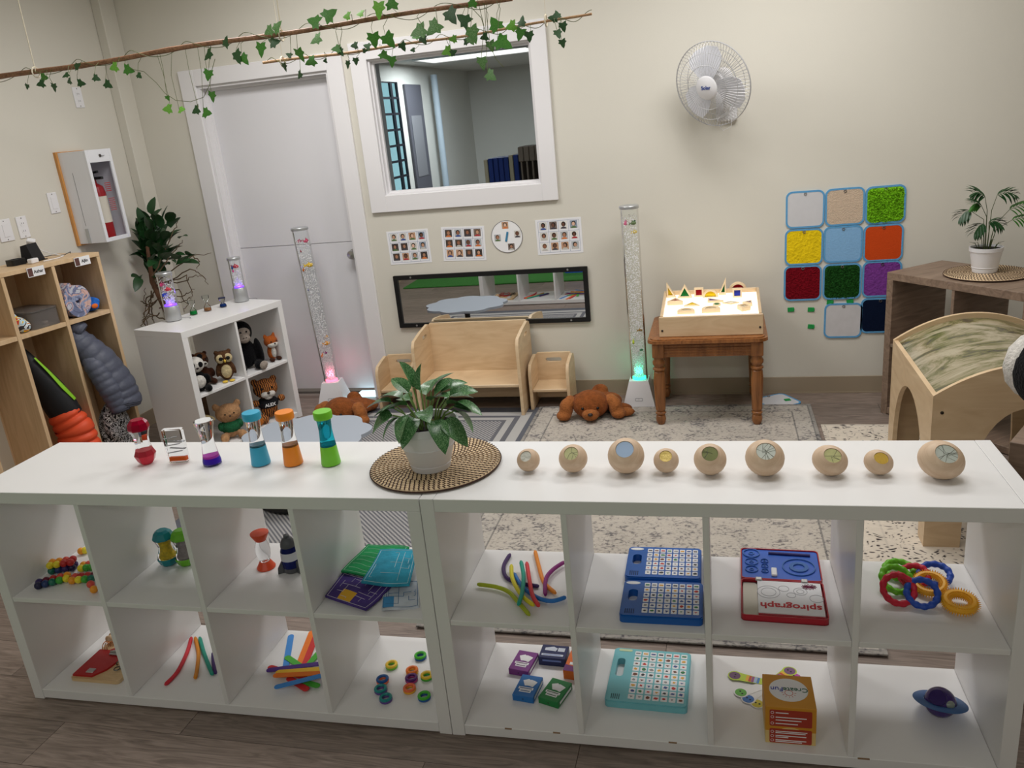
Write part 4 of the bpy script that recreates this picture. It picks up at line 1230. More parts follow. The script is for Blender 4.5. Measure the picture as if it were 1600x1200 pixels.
plush('owl plush with big round face and yellow feet', K2(.292, .06, z0), FACE - .15, .165, [((0, 0, .38), (.25, .22, .36)), ((0, -.02, .86), (.31, .25, .25)), ((-.22, -.01, 1.06), (.08, .06, .09)), ((.22, -.01, 1.06), (.08, .06, .09)), ((-.27, 0, .42), (.07, .13, .24), (0, .2, 0)), ((.27, 0, .42), (.07, .13, .24), (0, -.2, 0))], furmat('owl_fur', (84, 56, 36), 90, .5),
      [('face_disc', [((-.13, -.20, .86), (.15, .07, .16)), ((.13, -.20, .86), (.15, .07, .16))], CRM), ('eye', [((-.12, -.265, .87), (.07, .02, .07)), ((.12, -.265, .87), (.07, .02, .07))], EYE), ('beak', [((0, -.28, .78), (.04, .05, .06))], mat('beak_yellow', (226, 190, 70), .6)), ('belly_patch', [((0, -.15, .38), (.18, .10, .25))], CRM), ('foot', [((-.12, -.20, .035), (.1, .12, .035)), ((.12, -.20, .035), (.1, .12, .035))], mat('foot_yellow', (226, 190, 70), .6))])
plush('large black gorilla plush with a grey face', K2(.520, .13, z0), FACE - .1, .26, [((0, 0, .36), (.25, .22, .36)), ((0, -.03, .88), (.24, .23, .26)), ((-.30, -.10, .38), (.09, .10, .36), (.25, .15, 0)), ((.30, -.10, .38), (.09, .10, .36), (.25, -.15, 0)), ((-.20, -.25, .10), (.10, .22, .10), (0, 0, .3)), ((.20, -.25, .10), (.10, .22, .10), (0, 0, -.3))], BLK,
      [('face', [((0, -.20, .88), (.16, .08, .14)), ((0, -.235, .76), (.14, .09, .11))], GRYS), ('eye', face(.92, -.275, .065, .022), EYE), ('nostril', [((-.03, -.32, .79), (.018, .012, .012)), ((.03, -.32, .79), (.018, .012, .012))], NOSE), ('hand', [((-.33, -.24, .08), (.08, .11, .07)), ((.33, -.24, .08), (.08, .11, .07))], GRYS), ('sole', [((-.26, -.46, .10), (.085, .04, .10)), ((.26, -.46, .10), (.085, .04, .10))], GRYS)], vox=.007)
plush('small orange fox plush with a white chin beside the gorilla', K2(.690, .085, z0), FACE + .25, .155, [((0, .02, .34), (.19, .18, .32)), ((0, -.03, .80), (.29, .25, .24)), ((-.2, 0, 1.02), (.09, .05, .12)), ((.2, 0, 1.02), (.09, .05, .12))], ORG,
      [('chin', [((0, -.14, .69), (.24, .17, .13))], WHT), ('chest', [((0, -.12, .36), (.11, .09, .22))], WHT), ('nose', [((0, -.315, .74), (.035, .03, .03))], NOSE), ('eye', face(.82, -.25, .12, .03), EYE), ('leg', [((-.16, -.16, .08), (.09, .15, .08)), ((.16, -.16, .08), (.09, .15, .08))], BRN)])
plush('cream bunny plush with floppy ears beside the green-sweater bear', K2(.105, .165, zl), FACE, .19, sit + head(.8, .24) + [((-.26, -.05, .86), (.10, .06, .26), (0, .9, 0)), ((.28, -.05, .86), (.10, .06, .28), (0, -1.1, 0))], CRM,
      [('scarf', [((0, -.02, .60), (.2, .2, .06))], mat('pink_scarf', (226, 150, 150), .9)), ('eye', face(.84, -.22), EYE), ('nose', [((0, -.24, .76), (.03, .02, .02))], NOSE)])
plush('tan bear plush wearing a green sweater', K2(.262, .085, zl), FACE - .12, .21, [((0, -.03, .76), (.36, .27, .27)), ((-.30, .02, .98), (.10, .06, .11)), ((.30, .02, .98), (.10, .06, .11)), ((0, 0, .3), (.24, .22, .28)), ((-.24, -.22, .12), (.13, .15, .13)), ((.24, -.22, .12), (.13, .15, .13))], TAN,
      [('sweater', [((0, -.01, .36), (.29, .25, .23)), ((-.25, -.05, .40), (.10, .11, .13)), ((.25, -.05, .40), (.10, .11, .13))], mat('green_knit', (24, 96, 58), .9, noise=(120, .3), bump=(90, .8))), ('eye', face(.80, -.275, .12, .022), EYE), ('nose', [((0, -.305, .74), (.03, .02, .02))], NOSE), ('sole', [((-.26, -.345, .12), (.10, .03, .10)), ((.26, -.345, .12), (.10, .03, .10))], furmat('sole_tan', (196, 150, 108)))])
tg = plush('striped tiger plush in a black lettered shirt', K2(.59, .10, zl), FACE - .1, .25, [((0, -.02, .80), (.31, .26, .25)), ((-.24, .02, 1.0), (.09, .05, .09)), ((.24, .02, 1.0), (.09, .05, .09)), ((0, 0, .3), (.22, .2, .28)), ((-.24, -.26, .11), (.12, .20, .12), (0, 0, .4)), ((.24, -.26, .11), (.12, .20, .12), (0, 0, -.4)), ((.32, -.12, .50), (.10, .10, .09)), ((-.32, -.12, .50), (.10, .10, .09))], tigermat(),
           [('muzzle', [((-.07, -.24, .70), (.11, .09, .08)), ((.07, -.24, .70), (.11, .09, .08)), ((0, -.22, .62), (.10, .08, .06))], WHT), ('nose', [((0, -.315, .75), (.04, .03, .03))], NOSE), ('eye', face(.86, -.25, .12, .026), EYE), ('shirt', [((0, -.01, .42), (.27, .235, .17))], mat('black_shirt', (22, 24, 30), .9)), ('sole', [((-.36, -.43, .12), (.085, .04, .1)), ((.36, -.43, .12), (.085, .04, .1))], furmat('sole_orange', (190, 112, 48)))], vox=.007)
text('shirt_lettering', 'ALEX', .028, PAPER, tg, (0, -.0635, .105), (PI / 2, 0, 0), bold=.0008)

# floppy brown dogs on the floor
DOG = furmat('rust_brown_fur', (138, 78, 40), 45, .3); DOGL = furmat('light_rust_fur', (160, 98, 54), 45, .25)
def floppy_dog(label, loc, rz, fl=1):
    t = thing('plush_dog', label, 'plush toy', loc, rz)
    body = [((0, -.01, .082), (.108, .09, .082)), ((.0, .15, .045), (.12, .13, .045)), ((.07, .19, .035), (.09, .06, .035), (0, 0, .2)), ((-.06, .21, .035), (.07, .06, .035), (0, 0, -.1)), ((.16, .05, .028), (.08, .045, .03), (0, 0, -.25)), ((.05, .24, .075), (.05, .04, .04)), ((.10, .12, .05), (.08, .06, .05))]
    body = [((b_[0][0] * fl, b_[0][1], b_[0][2]), b_[1]) + ((tuple(b_[2][:2]) + (b_[2][2] * fl,),) if len(b_) > 2 else ()) for b_ in body]
    blobmesh('body', body, DOG, t, .008, 4)
    for sx in (-1, 1):
        blobmesh('ear', [((sx * .115, -.005, .10), (.035, .05, .035)), ((sx * .14, -.025, .065), (.04, .045, .06)), ((sx * .155, -.04, .03), (.045, .045, .03))], DOGL, t, .008, 3)
    bits(t, 'muzzle', [((0, -.088, .047), (.05, .04, .036))], DOGL)
    bits(t, 'eye', [((-.042, -.087, .083), .009), ((.042, -.087, .083), .009)], EYE)
    bits(t, 'nose', [((0, -.124, .058), (.015, .01, .01))], NOSE)
    blobmesh('paw', [((.19 * fl, -.01, .025), (.06, .035, .026))], DOGL, t, .008, 2)
    return t
floppy_dog('floppy rust-brown plush dog lying on the cream rug', (1.50, 2.56, .0145), .12)
floppy_dog('floppy rust-brown plush dog lying in front of the door', (-.03, 2.50, .007), -.08, -1)

# panda at the frame edge on the brown shelf
plush('big black and white panda plush on the brown shelf', (3.145, .62, .7655), 0, .36, [((0, 0, .34), (.36, .34, .34)), ((.02, -.26, .14), (.12, .16, .14)), ((.28, -.22, .14), (.12, .16, .14))], BLK,
      [('side_patch', [((-.035, .12, .35), (.36, .28, .31))], WHT), ('head', [((.62, -.02, .33), (.28, .27, .27))], WHT), ('ear', [((.62, .05, .62), (.09, .05, .09)), ((.9, .05, .36), (.09, .05, .09))], BLK), ('eye_patch', [((.56, -.27, .42), (.07, .04, .085)), ((.70, -.27, .30), (.07, .04, .085))], BLK)], vox=.008)

# ================================================================ PLANTS
def leafmesh(L, W, fold=.25, droop=.25, shape='ovate', n=7, m=0):
    g = G(); vs = []
    for i in range(n + 1):
        u = i / n
        if shape == 'ovate': w_ = W * (math.sin(PI * min(1, u ** .82)) ** .62) if 0 < u < 1 else .0006
        else: w_ = W * math.sin(PI * u) ** .6 if 0 < u < 1 else .0005
        x = L * u; z = -droop * L * u * u
        vs += [(x, -w_, z + fold * w_), (x, 0, z), (x, w_, z + fold * w_)]
    fs = []
    for i in range(n):
        a = i * 3; b_ = a + 3
        fs += [(a, b_, b_ + 1, a + 1), (a + 1, b_ + 1, b_ + 2, a + 2)]
    g.add(vs, fs, m)
    return g


def meshof(g, mats, name):
    o = obj(name, g, mats); me = o.data; bpy.data.objects.remove(o); return me


def ivyleaf(s):
    # five-lobed ivy leaf, tip along +x
    o = [(0, 0), (-.10, .18), (-.16, .46), (.12, .40), (.28, .56), (.46, .30), (.74, .22), (1.05, 0), (.74, -.22), (.46, -.30), (.28, -.56), (.12, -.40), (-.16, -.46), (-.10, -.18)]
    g = G(); vs = [(.30 * s, 0, .0)] + [(x * s, y * s, (-.10 * abs(y) - .10 * x * x) * s) for x, y in o]
    n = len(o)
    g.add(vs, [(0, 1 + i, 1 + (i + 1) % n) for i in range(n)])
    return g


def ivymat(name, base, vein):
    m = bpy.data.materials.new(name); m.use_nodes = True; nt = m.node_tree; b = nt.nodes['Principled BSDF']; b.inputs['Roughness'].default_value = .45
    tc = nt.nodes.new('ShaderNodeTexCoord'); n = nt.nodes.new('ShaderNodeTexNoise'); n.inputs['Scale'].default_value = 38; n.inputs['Detail'].default_value = 5; n.inputs['Distortion'].default_value = 1.5
    nt.links.new(tc.outputs['Object'], n.inputs['Vector']); r = ramp(nt, [(.40, base), (.56, tuple(int(x * 1.25) for x in base)), (.68, vein)]); nt.links.new(n.outputs['Fac'], r.inputs[0]); nt.links.new(r.outputs[0], b.inputs['Base Color'])
    return m
IVM = [ivymat('ivy_mid', (50, 108, 34), (130, 172, 80)), ivymat('ivy_dark', (34, 70, 36), (84, 118, 62)), ivymat('ivy_bright', (92, 152, 48), (164, 198, 100)), ivymat('ivy_variegated', (70, 116, 56), (200, 214, 180))]
IVL = [meshof(ivyleaf(1.0), IVM[i], 'ivy_leaf') for i in range(4)]


def branch(label, a, b_, r, sag, leaves, plane, cords, wob=.01, mb=None, side=0):
    a, b_ = Vector(a), Vector(b_)
    t = thing('hanging_branch', label, 'branch', (0, 0, 0))
    n = 40
    pts, rr = [], []
    for i in range(n + 1):
        u = i / n
        p = a.lerp(b_, u) + Vector((0, wob * math.sin(u * 9 + side), sag * 4 * u * (1 - u) + wob * .4 * math.sin(u * 17)))
        pts.append(p); rr.append(r * (1 - .25 * u) * (1.15 if i % 7 == 3 else 1))
    g = G(); g.tube(pts, rr, 9); obj('stick', g, mb, t)
    ax = (b_ - a).normalized()
    g = G(); vp = []
    for i in range(200):
        u = i / 199
        p = a.lerp(b_, u) + Vector((0, wob * math.sin(u * 9 + side), sag * 4 * u * (1 - u)))
        an = u * 58
        vp.append(p + Vector((0, math.cos(an), math.sin(an))) * (r + .005 + .008 * math.sin(u * 31) ** 2))
    g.tube(vp, .0014, 5); obj('vine_stem', g, STEM, t)
    for c in cords:
        g = G(); g.tube(c, .0022 if side == 0 else .001, 5)
        for p in c[1:2]: g.tube([p + Vector((0, .022 * math.cos(q), .022 * math.sin(q))) for q in [2 * PI * k / 12 for k in range(12)]], .003, 5, closed=True)
        obj('hanging_cord', g, mat('cord_cream', (214, 204, 182), .9), t)
    g = G()
    for (x, y, s, tone, ang) in leaves:
        s *= .70
        p = YP(x, y, plane + random.uniform(-.03, .02))
        u = max(0, min(1, (p - a).dot(ax) / (b_ - a).length)); q = a.lerp(b_, u) + Vector((0, 0, sag * 4 * u * (1 - u)))
        o = bpy.data.objects.new('leaf', IVL[tone]); COL.objects.link(o); o.parent = t
        # leaf plane faces the room; tip points at angle `ang` (deg, image sense: -90 = down)
        an = math.radians(ang)
        xd = Vector((math.cos(an), random.uniform(-.35, .35), math.sin(an))).normalized()
        nd = Vector((random.uniform(-.4, .4), -1, random.uniform(-.1, .6))); nd = (nd - xd * nd.dot(xd)).normalized(); yd = nd.cross(xd)
        M = Matrix(((xd.x, yd.x, nd.x, p.x), (xd.y, yd.y, nd.y, p.y), (xd.z, yd.z, nd.z, p.z), (0, 0, 0, 1))) @ Matrix.Translation((-.35 * s, 0, 0)) @ Matrix.Scale(s, 4)
        o.matrix_world = M
        st = M @ Vector((0, 0, 0)); mid = (st + q) / 2 + Vector((random.uniform(-.02, .02), 0, random.uniform(-.01, .03)))
        g.tube([q, mid, st], .0011, 4)
    obj('leaf_stalks', g, STEM, t, kind='stuff')
    return t


PL1, PL2 = 1.5, 1.72
L1 = [(42, 135, .035, 1, -120), (64, 131, .05, 1, 190), (68, 121, .055, 0, -10), (84, 136, .05, 1, -100), (103, 117, .045, 1, 200), (108, 127, .045, 1, 190), (120, 103, .05, 1, 20), (126, 130, .05, 1, -15), (150, 122, .045, 1, -30), (168, 132, .055, 1, -35), (178, 105, .06, 2, 190), (200, 109, .065, 0, -20), (217, 118, .04, 1, -40), (262, 170, .06, 2, 180), (283, 171, .05, 2, 0), (262, 153, .03, 0, -80), (306, 172, .06, 1, 200), (322, 176, .065, 0, -10), (331, 150, .06, 0, -100), (325, 116, .06, 0, -110), (325, 85, .075, 1, -150), (352, 66, .06, 1, 60), (370, 88, .075, 1, -70), (381, 92, .06, 0, -60),
      (407, 76, .075, 0, -100), (420, 48, .06, 3, 200), (432, 42, .07, 3, 40), (428, 66, .06, 1, 10), (491, 33, .08, 0, 160), (514, 23, .08, 0, 30), (542, 25, .05, 2, 180), (563, 21, .045, 2, 180), (591, 14, .085, 2, -100), (612, 5, .07, 0, 90), (494, 61, .07, 3, 200), (526, 76, .05, 0, 180), (532, 81, .045, 1, -60), (468, 85, .075, 0, -80), (452, 86, .035, 1, 150), (584, 61, .075, 0, -90), (607, 62, .08, 0, -60), (655, 48, .085, 3, 200), (678, 43, .085, 3, -140), (704, 24, .085, 1, -60), (725, 31, .075, 1, 140), (738, 4, .055, 0, 80), (738, 52, .085, 3, -80), (735, 62, .05, 3, -60), (757, 58, .045, 1, 190), (767, 71, .055, 3, -80), (753, 98, .065, 3, -90), (766, 118, .065, 3, -40), (774, 38, .08, 0, 120), (785, 66, .095, 0, -30)]
L2 = [(486, 96, .065, 0, 200), (444, 104, .05, 1, -90), (468, 117, .05, 1, -140), (508, 95, .03, 1, 180), (543, 100, .045, 1, -100), (556, 95, .04, 1, -90), (554, 71, .045, 1, 180), (574, 72, .045, 1, 160), (570, 79, .03, 1, 0), (600, 86, .06, 0, -40), (612, 95, .06, 0, -100), (629, 72, .05, 1, -70), (645, 78, .03, 1, 180), (650, 56, .05, 0, 190), (661, 61, .055, 1, -60), (699, 80, .06, 2, 200), (708, 82, .04, 1, 20), (708, 61, .045, 2, 180), (729, 65, .04, 1, 0), (799, 41, .065, 2, 190), (815, 34, .055, 1, 80), (813, 52, .065, 0, -110), (827, 56, .055, 1, -90), (865, 28, .05, 1, 170), (871, 23, .04, 1, 110), (872, 52, .05, 1, -70), (880, 41, .05, 1, -80), (879, 67, .045, 1, -80)]
branch('long brown branch with ivy hanging across the left wall and door', YP(-60, 130, PL1), YP(800, -4, PL1), .0115, 0, L1, PL1 - .03,
       [[YP(24, -25, PL1) + Vector((0, 0, .45)), YP(56, 113, PL1)], [YP(437, -20, PL1) + Vector((0, 0, .45)), YP(440, 55, PL1)]], mb=wood('bamboo_brown', (108, 72, 50), (158, 116, 84), (14, 14, 14), .6))
branch('thin pale branch with ivy hanging in front of the window', YP(410, 98, PL2), YP(925, 21, PL2), .0062, -.012, L2, PL2 - .03,
       [[YP(440, 60, PL2) + Vector((0, 0, .6)), YP(442, 97, PL2)], [YP(850, 5, PL2) + Vector((0, 0, .6)), YP(853, 32, PL2)]], mb=wood('pale_twig', (150, 112, 78), (196, 158, 118), (14, 14, 14), .6), wob=.006, side=1.3)
# trailing vine loops
def trailing(label_parent, pts, plane):
    g = G(); g.tube([YP(x, y, plane) for x, y in pts], .0013, 5); return g
tv = [o for o in bpy.data.objects if o.name.startswith('hanging_branch')]
obj('trailing_vine', trailing(None, [(205, 108), (225, 112), (245, 130), (258, 146), (275, 157), (298, 159), (318, 152), (328, 132), (331, 110), (336, 92)], PL1 - .03), STEM, tv[0])
obj('trailing_vine', trailing(None, [(735, 10), (752, 28), (758, 48), (764, 68), (775, 92), (787, 105)], PL1 - .03), STEM, tv[0])

# glossy potted plant on the white shelf
def vleafmat():
    m = bpy.data.materials.new('variegated_leaf'); m.use_nodes = True; nt = m.node_tree; b = nt.nodes['Principled BSDF']; b.inputs['Roughness'].default_value = .28
    tc = nt.nodes.new('ShaderNodeTexCoord'); mp = nt.nodes.new('ShaderNodeMapping'); mp.inputs['Scale'].default_value = (7, 44, 9); mp.inputs['Rotation'].default_value = (0, 0, .25)
    oi = nt.nodes.new('ShaderNodeObjectInfo'); va = nt.nodes.new('ShaderNodeVectorMath'); va.operation = 'ADD'
    nt.links.new(tc.outputs['Object'], va.inputs[0]); nt.links.new(oi.outputs['Random'], va.inputs[1]); nt.links.new(va.outputs[0], mp.inputs[0])
    n = nt.nodes.new('ShaderNodeTexNoise'); n.inputs['Scale'].default_value = 2.2; n.inputs['Detail'].default_value = 3; nt.links.new(mp.outputs[0], n.inputs['Vector'])
    r = ramp(nt, [(.40, (36, 80, 42)), (.54, (64, 120, 62)), (.64, (150, 184, 138))]); nt.links.new(n.outputs['Fac'], r.inputs[0]); nt.links.new(r.outputs[0], b.inputs['Base Color'])
    return m
VLM = vleafmat()
VLE = [meshof(leafmesh(1, .36, .35, d, n=8), VLM, 'plant_leaf') for d in (.15, .45, .8)]


def pot(t, rt, rb, H, band=(.5, .12), soil=.84):
    g = G(); g.lathe([(0, 0), (rb, 0), (rb + .001, .004), (rb + (rt - rb) * band[1] * .9, H * band[1]), (rb + (rt - rb) * band[1] * .9 - .0015, H * band[1] + .0015), (rb + (rt - rb) * band[1], H * band[1] + .003), (rb + (rt - rb) * band[0], H * band[0]), (rb + (rt - rb) * band[0] + .0016, H * band[0] + .002), (rb + (rt - rb) * (band[0] + .02), H * band[0] + .004), (rt - .003, H * .84), (rt, H * .85), (rt + .001, H), (rt - .004, H), (rt - .006, H * soil), (0, H * soil)], 40)
    obj('pot', g, mat('white_pot', (226, 226, 230), .35), t)
    g = G(); g.lathe([(0, 0), (rt - .0065, 0)], 30, cap=False, T=TR((0, 0, H * soil + .002))); obj('soil', g, mat('dark_soil', (34, 26, 22), .95, bump=(80, 1)), t)


def leafat(t, me, base, tip_dir, s, roll=0.0, name='leaf'):
    o = bpy.data.objects.new(name, me); COL.objects.link(o); o.parent = t
    xd = Vector(tip_dir).normalized(); up = Vector((0, 0, 1)); yd = up.cross(xd)
    if yd.length < 1e-3: yd = Vector((0, 1, 0))
    yd.normalize(); zd = xd.cross(yd)
    M = Matrix(((xd.x, yd.x, zd.x, 0), (xd.y, yd.y, zd.y, 0), (xd.z, yd.z, zd.z, 0), (0, 0, 0, 1)))
    o.matrix_local = Matrix.Translation(Vector(base)) @ M @ Matrix.Rotation(roll, 4, 'X') @ Matrix.Scale(s, 4)
    return o


mp_ = SH(1.445, .213, .765)
px0, py0 = SP(672, 731, .775)
pp = thing('potted_plant', 'leafy green plant in a white pot on the woven mat of the white shelf', 'potted plant', SH(px0, py0 + .012, .7752), SA)
pp.scale = (1.1, 1.1, 1.08)
pot(pp, .083, .050, .128)
g = G(); rn = random.Random(3)
spots = [(-.115, -.01, .05, 1), (-.13, .0, .085, 1), (-.12, -.03, .02, 2), (-.085, -.06, .02, 2), (-.06, .02, .13, 0), (-.03, .0, .17, 0), (.0, .0, .155, 0), (.03, .03, .13, 1), (.05, 0, .12, 0), (.075, .01, .135, 1), (.10, -.01, .075, 1), (.125, -.01, .06, 1), (.13, -.03, .04, 2), (.06, -.075, .01, 2), (.095, -.06, .0, 2), (-.03, -.07, .045, 2), (.02, -.05, .06, 1), (-.05, -.04, .085, 1), (.0, .05, .1, 1), (-.07, .05, .07, 1), (.07, .06, .07, 1), (-.01, -.08, .03, 2), (.04, -.02, .1, 1), (-.09, .02, .1, 1), (.1, .04, .1, 1)]
for x, y, z, kk in spots:
    z = z * .72 + .005; x *= 1.04
    b0 = Vector((x * .25, y * .25, .11)); ml = Vector((x * .62, y * .62, .128 + z * .62 + .01))
    g.tube([b0, (b0 + ml) / 2 + Vector((0, 0, .012)), ml], .0022, 5)
    dv = Vector((x, y, z * .9 - .03 + (.05 if z > .12 else 0)))
    leafat(pp, VLE[kk], ml, dv, rn.uniform(.056, .076), rn.uniform(-.5, .5))
obj('stems', g, mat('pale_stem', (120, 150, 80), .5), pp)
tgx = thing('plant_tag', 'yellow and cream plant tag stuck in the pot of the leafy plant', 'plant tag', SH(px0 + .028, py0 - .012, .878), rot=(.3, .35, SA))
g = G(); g.box(-.013, .013, -.0006, .0006, 0, .055); obj('card', g, mat('tag_yellow', (222, 186, 52), .5), tgx)
g = G(); g.box(-.013, .013, -.001, -.0006, .0, .012); g.box(-.009, .009, -.001, -.0006, .03, .034); g.box(-.009, .009, -.001, -.0006, .04, .044); obj('print', g, mat('tag_green', (70, 84, 50), .5), tgx)


# woven placemats
STRAW = mat('straw_coil', (216, 190, 154), .8, noise=(60, .2), bump=(120, .5)); DSTR = mat('dark_stitch', (60, 38, 30), .8)
def placemat(label, loc, R, rz):
    t = thing('woven_placemat', label, 'placemat', loc, rz)
    g = G(); n = 15; w_ = R / n
    for k in range(n):
        r_ = (k + .5) * w_
        g.tube([(r_ * math.cos(2 * PI * i / 40), r_ * math.sin(2 * PI * i / 40), .0046) for i in range(40)], w_ * .56, 6, closed=True, flat=.72)
    obj('straw_coils', g, STRAW, t)
    g = G()
    for k in range(1, n):
        r_ = (k + .5) * w_; m_ = max(6, int(2 * PI * r_ / .0135))
        for i in range(m_):
            a = 2 * PI * (i + .5 * (k % 2)) / m_
            T = TR((r_ * math.cos(a), r_ * math.sin(a), .0082), rz=a + .45)
            g.box(-w_ * .5, w_ * .5, -.0016, .0016, 0, .0014 if k < n - 1 else .0018, T=T)
    g.tube([((R + .0005) * math.cos(2 * PI * i / 60), (R + .0005) * math.sin(2 * PI * i / 60), .003) for i in range(60)], .0026, 5, closed=True)
    obj('stitching', g, DSTR, t)
    return t
placemat('round woven straw placemat on the white shelf', SH(1.445, .213, .7652), .187, .3)
brx = lambda x, y, z: Vector((3.052 + x * math.cos(math.radians(-52)) - y * math.sin(math.radians(-52)), 2.65 + x * math.sin(math.radians(-52)) + y * math.cos(math.radians(-52)), z))
pmr = ZP(1542, 428, .765)
placemat('round woven straw placemat under the potted palm', (pmr.x, pmr.y, .7652), .185, 1.0)
pl_ = ZP(1538, 424, .775)
pp2 = thing('potted_palm', 'small parlour palm in a white pot on the brown shelf', 'potted plant', (pl_.x, pl_.y, .7752), 0)
pot(pp2, .072, .053, .118, band=(.18, .14), soil=.9)
PALM = [meshof(leafmesh(1, .11, .3, d, 'lance', n=6), DARKLEAF, 'frond_leaflet') for d in (.15, .5)]
PALM2 = meshof(leafmesh(1, .11, .3, .3, 'lance', n=6), GREENLEAF, 'frond_leaflet')
fr = [((-.03, 0, .18), (-.115, -.01, .225), (-.17, -.01, .20), 0), ((-.01, .01, .22), (-.03, .01, .285), (-.10, .0, .305), 0), ((.01, 0, .22), (.03, 0, .29), (.10, -.01, .29), 0), ((.03, 0, .15), (.09, -.01, .22), (.20, -.02, .235), 1), ((.04, .0, .13), (.10, -.03, .175), (.20, -.04, .17), 1), ((-.02, -.02, .12), (-.04, -.03, .165), (-.09, -.04, .13), 0), ((0, -.02, .12), (-.01, -.03, .17), (.04, -.04, .16), 0), ((-.01, .01, .19), (-.05, 0, .245), (-.09, 0, .25), 1)]
g = G()
for a_, b_, c_, tone in fr:
    st = Vector((a_[0] * .3, a_[1] * .3, .095)); A, B, C_ = Vector(a_) * 1.0, Vector(b_), Vector(c_)
    off = Vector((0, 0, .068))
    A, B, C_ = [Vector((q.x * (.72 if q.x < 0 else .9), q.y, q.z)) + off for q in (A, B, C_)]
    g.tube([st, (st + A) / 2 + Vector((0, 0, .004)), A, B], [.003, .0022, .0016, .0012], 5)
    g.tube([B, (B + C_) / 2 + Vector((0, 0, .012)), C_], [.0012, .001, .0008], 4)
    ax = (C_ - B).normalized()
    for k in range(9):
        u = k / 8
        p = B.lerp(C_, u) + Vector((0, 0, .048 * u * (1 - u)))
        for sd in (-1, 1):
            side = ax.cross(Vector((0, -.55, .85))).normalized() * sd
            leafat(pp2, PALM2 if tone else PALM[k % 2], p, ax * (.55 + .4 * u) + side * .8 + Vector((0, 0, .12 - .3 * u)), .052 * (1 - .25 * u) + .02 * math.sin(PI * u))
for k in range(7):
    a = k * .9; g.tube([(.03 * math.cos(a), .03 * math.sin(a), .095), (.05 * math.cos(a), .05 * math.sin(a), .135 + .01 * (k % 3)), (.075 * math.cos(a), .06 * math.sin(a), .14)], [.002, .0015, .0005], 4)
obj('stalks', g, mat('palm_stalk', (72, 84, 44), .6), pp2)

# artificial tree in the corner behind the small shelf
tr = thing('corner_tree', 'artificial leafy tree with twisting roots in the corner behind the small shelf', 'tree', (-1.16, 2.62, .001))
def tp(x, y, d=2.62):
    p = YP(x, y, d)
    p.x = max(p.x, LX + .045)
    return p - Vector((-1.16, 2.62, .001))
g = G()
base = Vector((0, 0, .02)); crown = tp(238, 440)
g.tube([base, Vector((.01, 0, .4)), tp(278, 552), tp(262, 490), crown, tp(230, 385)], [.03, .028, .024, .02, .017, .01], 10)
g.tube([base + Vector((.03, 0, 0)), Vector((.05, 0, .4)), tp(285, 552), tp(270, 500), crown], [.022, .02, .018, .016, .012], 8)
obj('trunk', g, BARK, tr)
g = G(); g.lathe([(0, 0), (.11, 0), (.13, .2), (.12, .2), (.115, .19), (0, .19)], 24); obj('basket', g, mat('basket_brown', (110, 84, 60), .9, bump=(60, 1)), tr)
g = G()
rn = random.Random(9)
roots = [[(245, 440), (300, 400), (330, 395)], [(240, 450), (300, 420), (318, 432), (325, 445)], [(245, 450), (290, 430), (300, 455), (296, 470)], [(250, 470), (290, 460), (304, 452)], [(235, 455), (215, 480), (200, 510), (192, 520)], [(240, 460), (225, 470), (205, 495), (193, 500), (197, 512)], [(245, 470), (225, 490), (205, 520)], [(240, 440), (275, 390), (285, 375)], [(240, 430), (270, 360), (278, 345)], [(260, 500), (235, 490), (222, 470), (225, 450)], [(250, 480), (285, 470), (300, 465)], [(300, 400), (312, 408), (308, 420)], [(238, 470), (212, 500), (196, 505), (190, 522)], [(250, 490), (222, 500), (204, 524)], [(244, 455), (210, 470), (203, 490), (210, 505)], [(255, 465), (230, 478), (214, 470), (206, 480)], [(245, 445), (285, 440), (306, 430), (322, 436)], [(243, 452), (280, 452), (292, 475), (288, 488)]]
for rt in roots:
    q = [tp(x, y, 2.62 + rn.uniform(-.06, .06)) for x, y in rt]
    pts = []
    for i in range(len(q) - 1):
        for k in range(5):
            pts.append(q[i].lerp(q[i + 1], k / 5) + Vector((rn.uniform(-.008, .008), rn.uniform(-.01, .01), rn.uniform(-.008, .008))))
    pts.append(q[-1])
    g.tube(pts, [.0046 * (1 - .7 * i / len(pts)) for i in range(len(pts))], 5)
obj('twisting_roots', g, VINE, tr)
FIC = [meshof(leafmesh(1, .27, .3, d, n=6), DARKLEAF, 'tree_leaf') for d in (.1, .4)]
lp = []
for i in range(150):
    lp.append((rn.gauss(222, 26), rn.gauss(402, 26)))
lp += [(178, 405), (170, 408), (185, 412), (262, 348), (270, 352), (283, 408), (290, 398), (215, 372), (205, 362), (258, 425), (276, 425), (265, 430), (195, 395), (232, 370), (240, 385)]
for x, y in lp:
    if y > 438 or (x > 250 and y > 415): continue
    p = tp(x, y, 2.60 + rn.uniform(-.13, .10))
    if (p + Vector((-1.16, 2.62, 0))).x < LX + .09: p.x = LX + .09 + 1.16 + rn.uniform(0, .05)
    if p.z > .98 and p.y + 2.62 < 2.66 and p.x < .02: p.y = .06
    d = (p - crown) + Vector((rn.uniform(-.1, .1), rn.uniform(-.12, .05), rn.uniform(-.16, .06)))
    d.x = max(d.x, -.06 if p.x < -.1 else -1)
    if p.x - 1.16 < LX + .10: p.x = LX + .10 + 1.16 + rn.uniform(0, .04)
    if p.x - 1.16 < LX + .19: d.x = max(d.x, -.02)
    leafat(tr, FIC[rn.randint(0, 1)], p, d, rn.uniform(.075, .12), rn.uniform(-.8, .8))

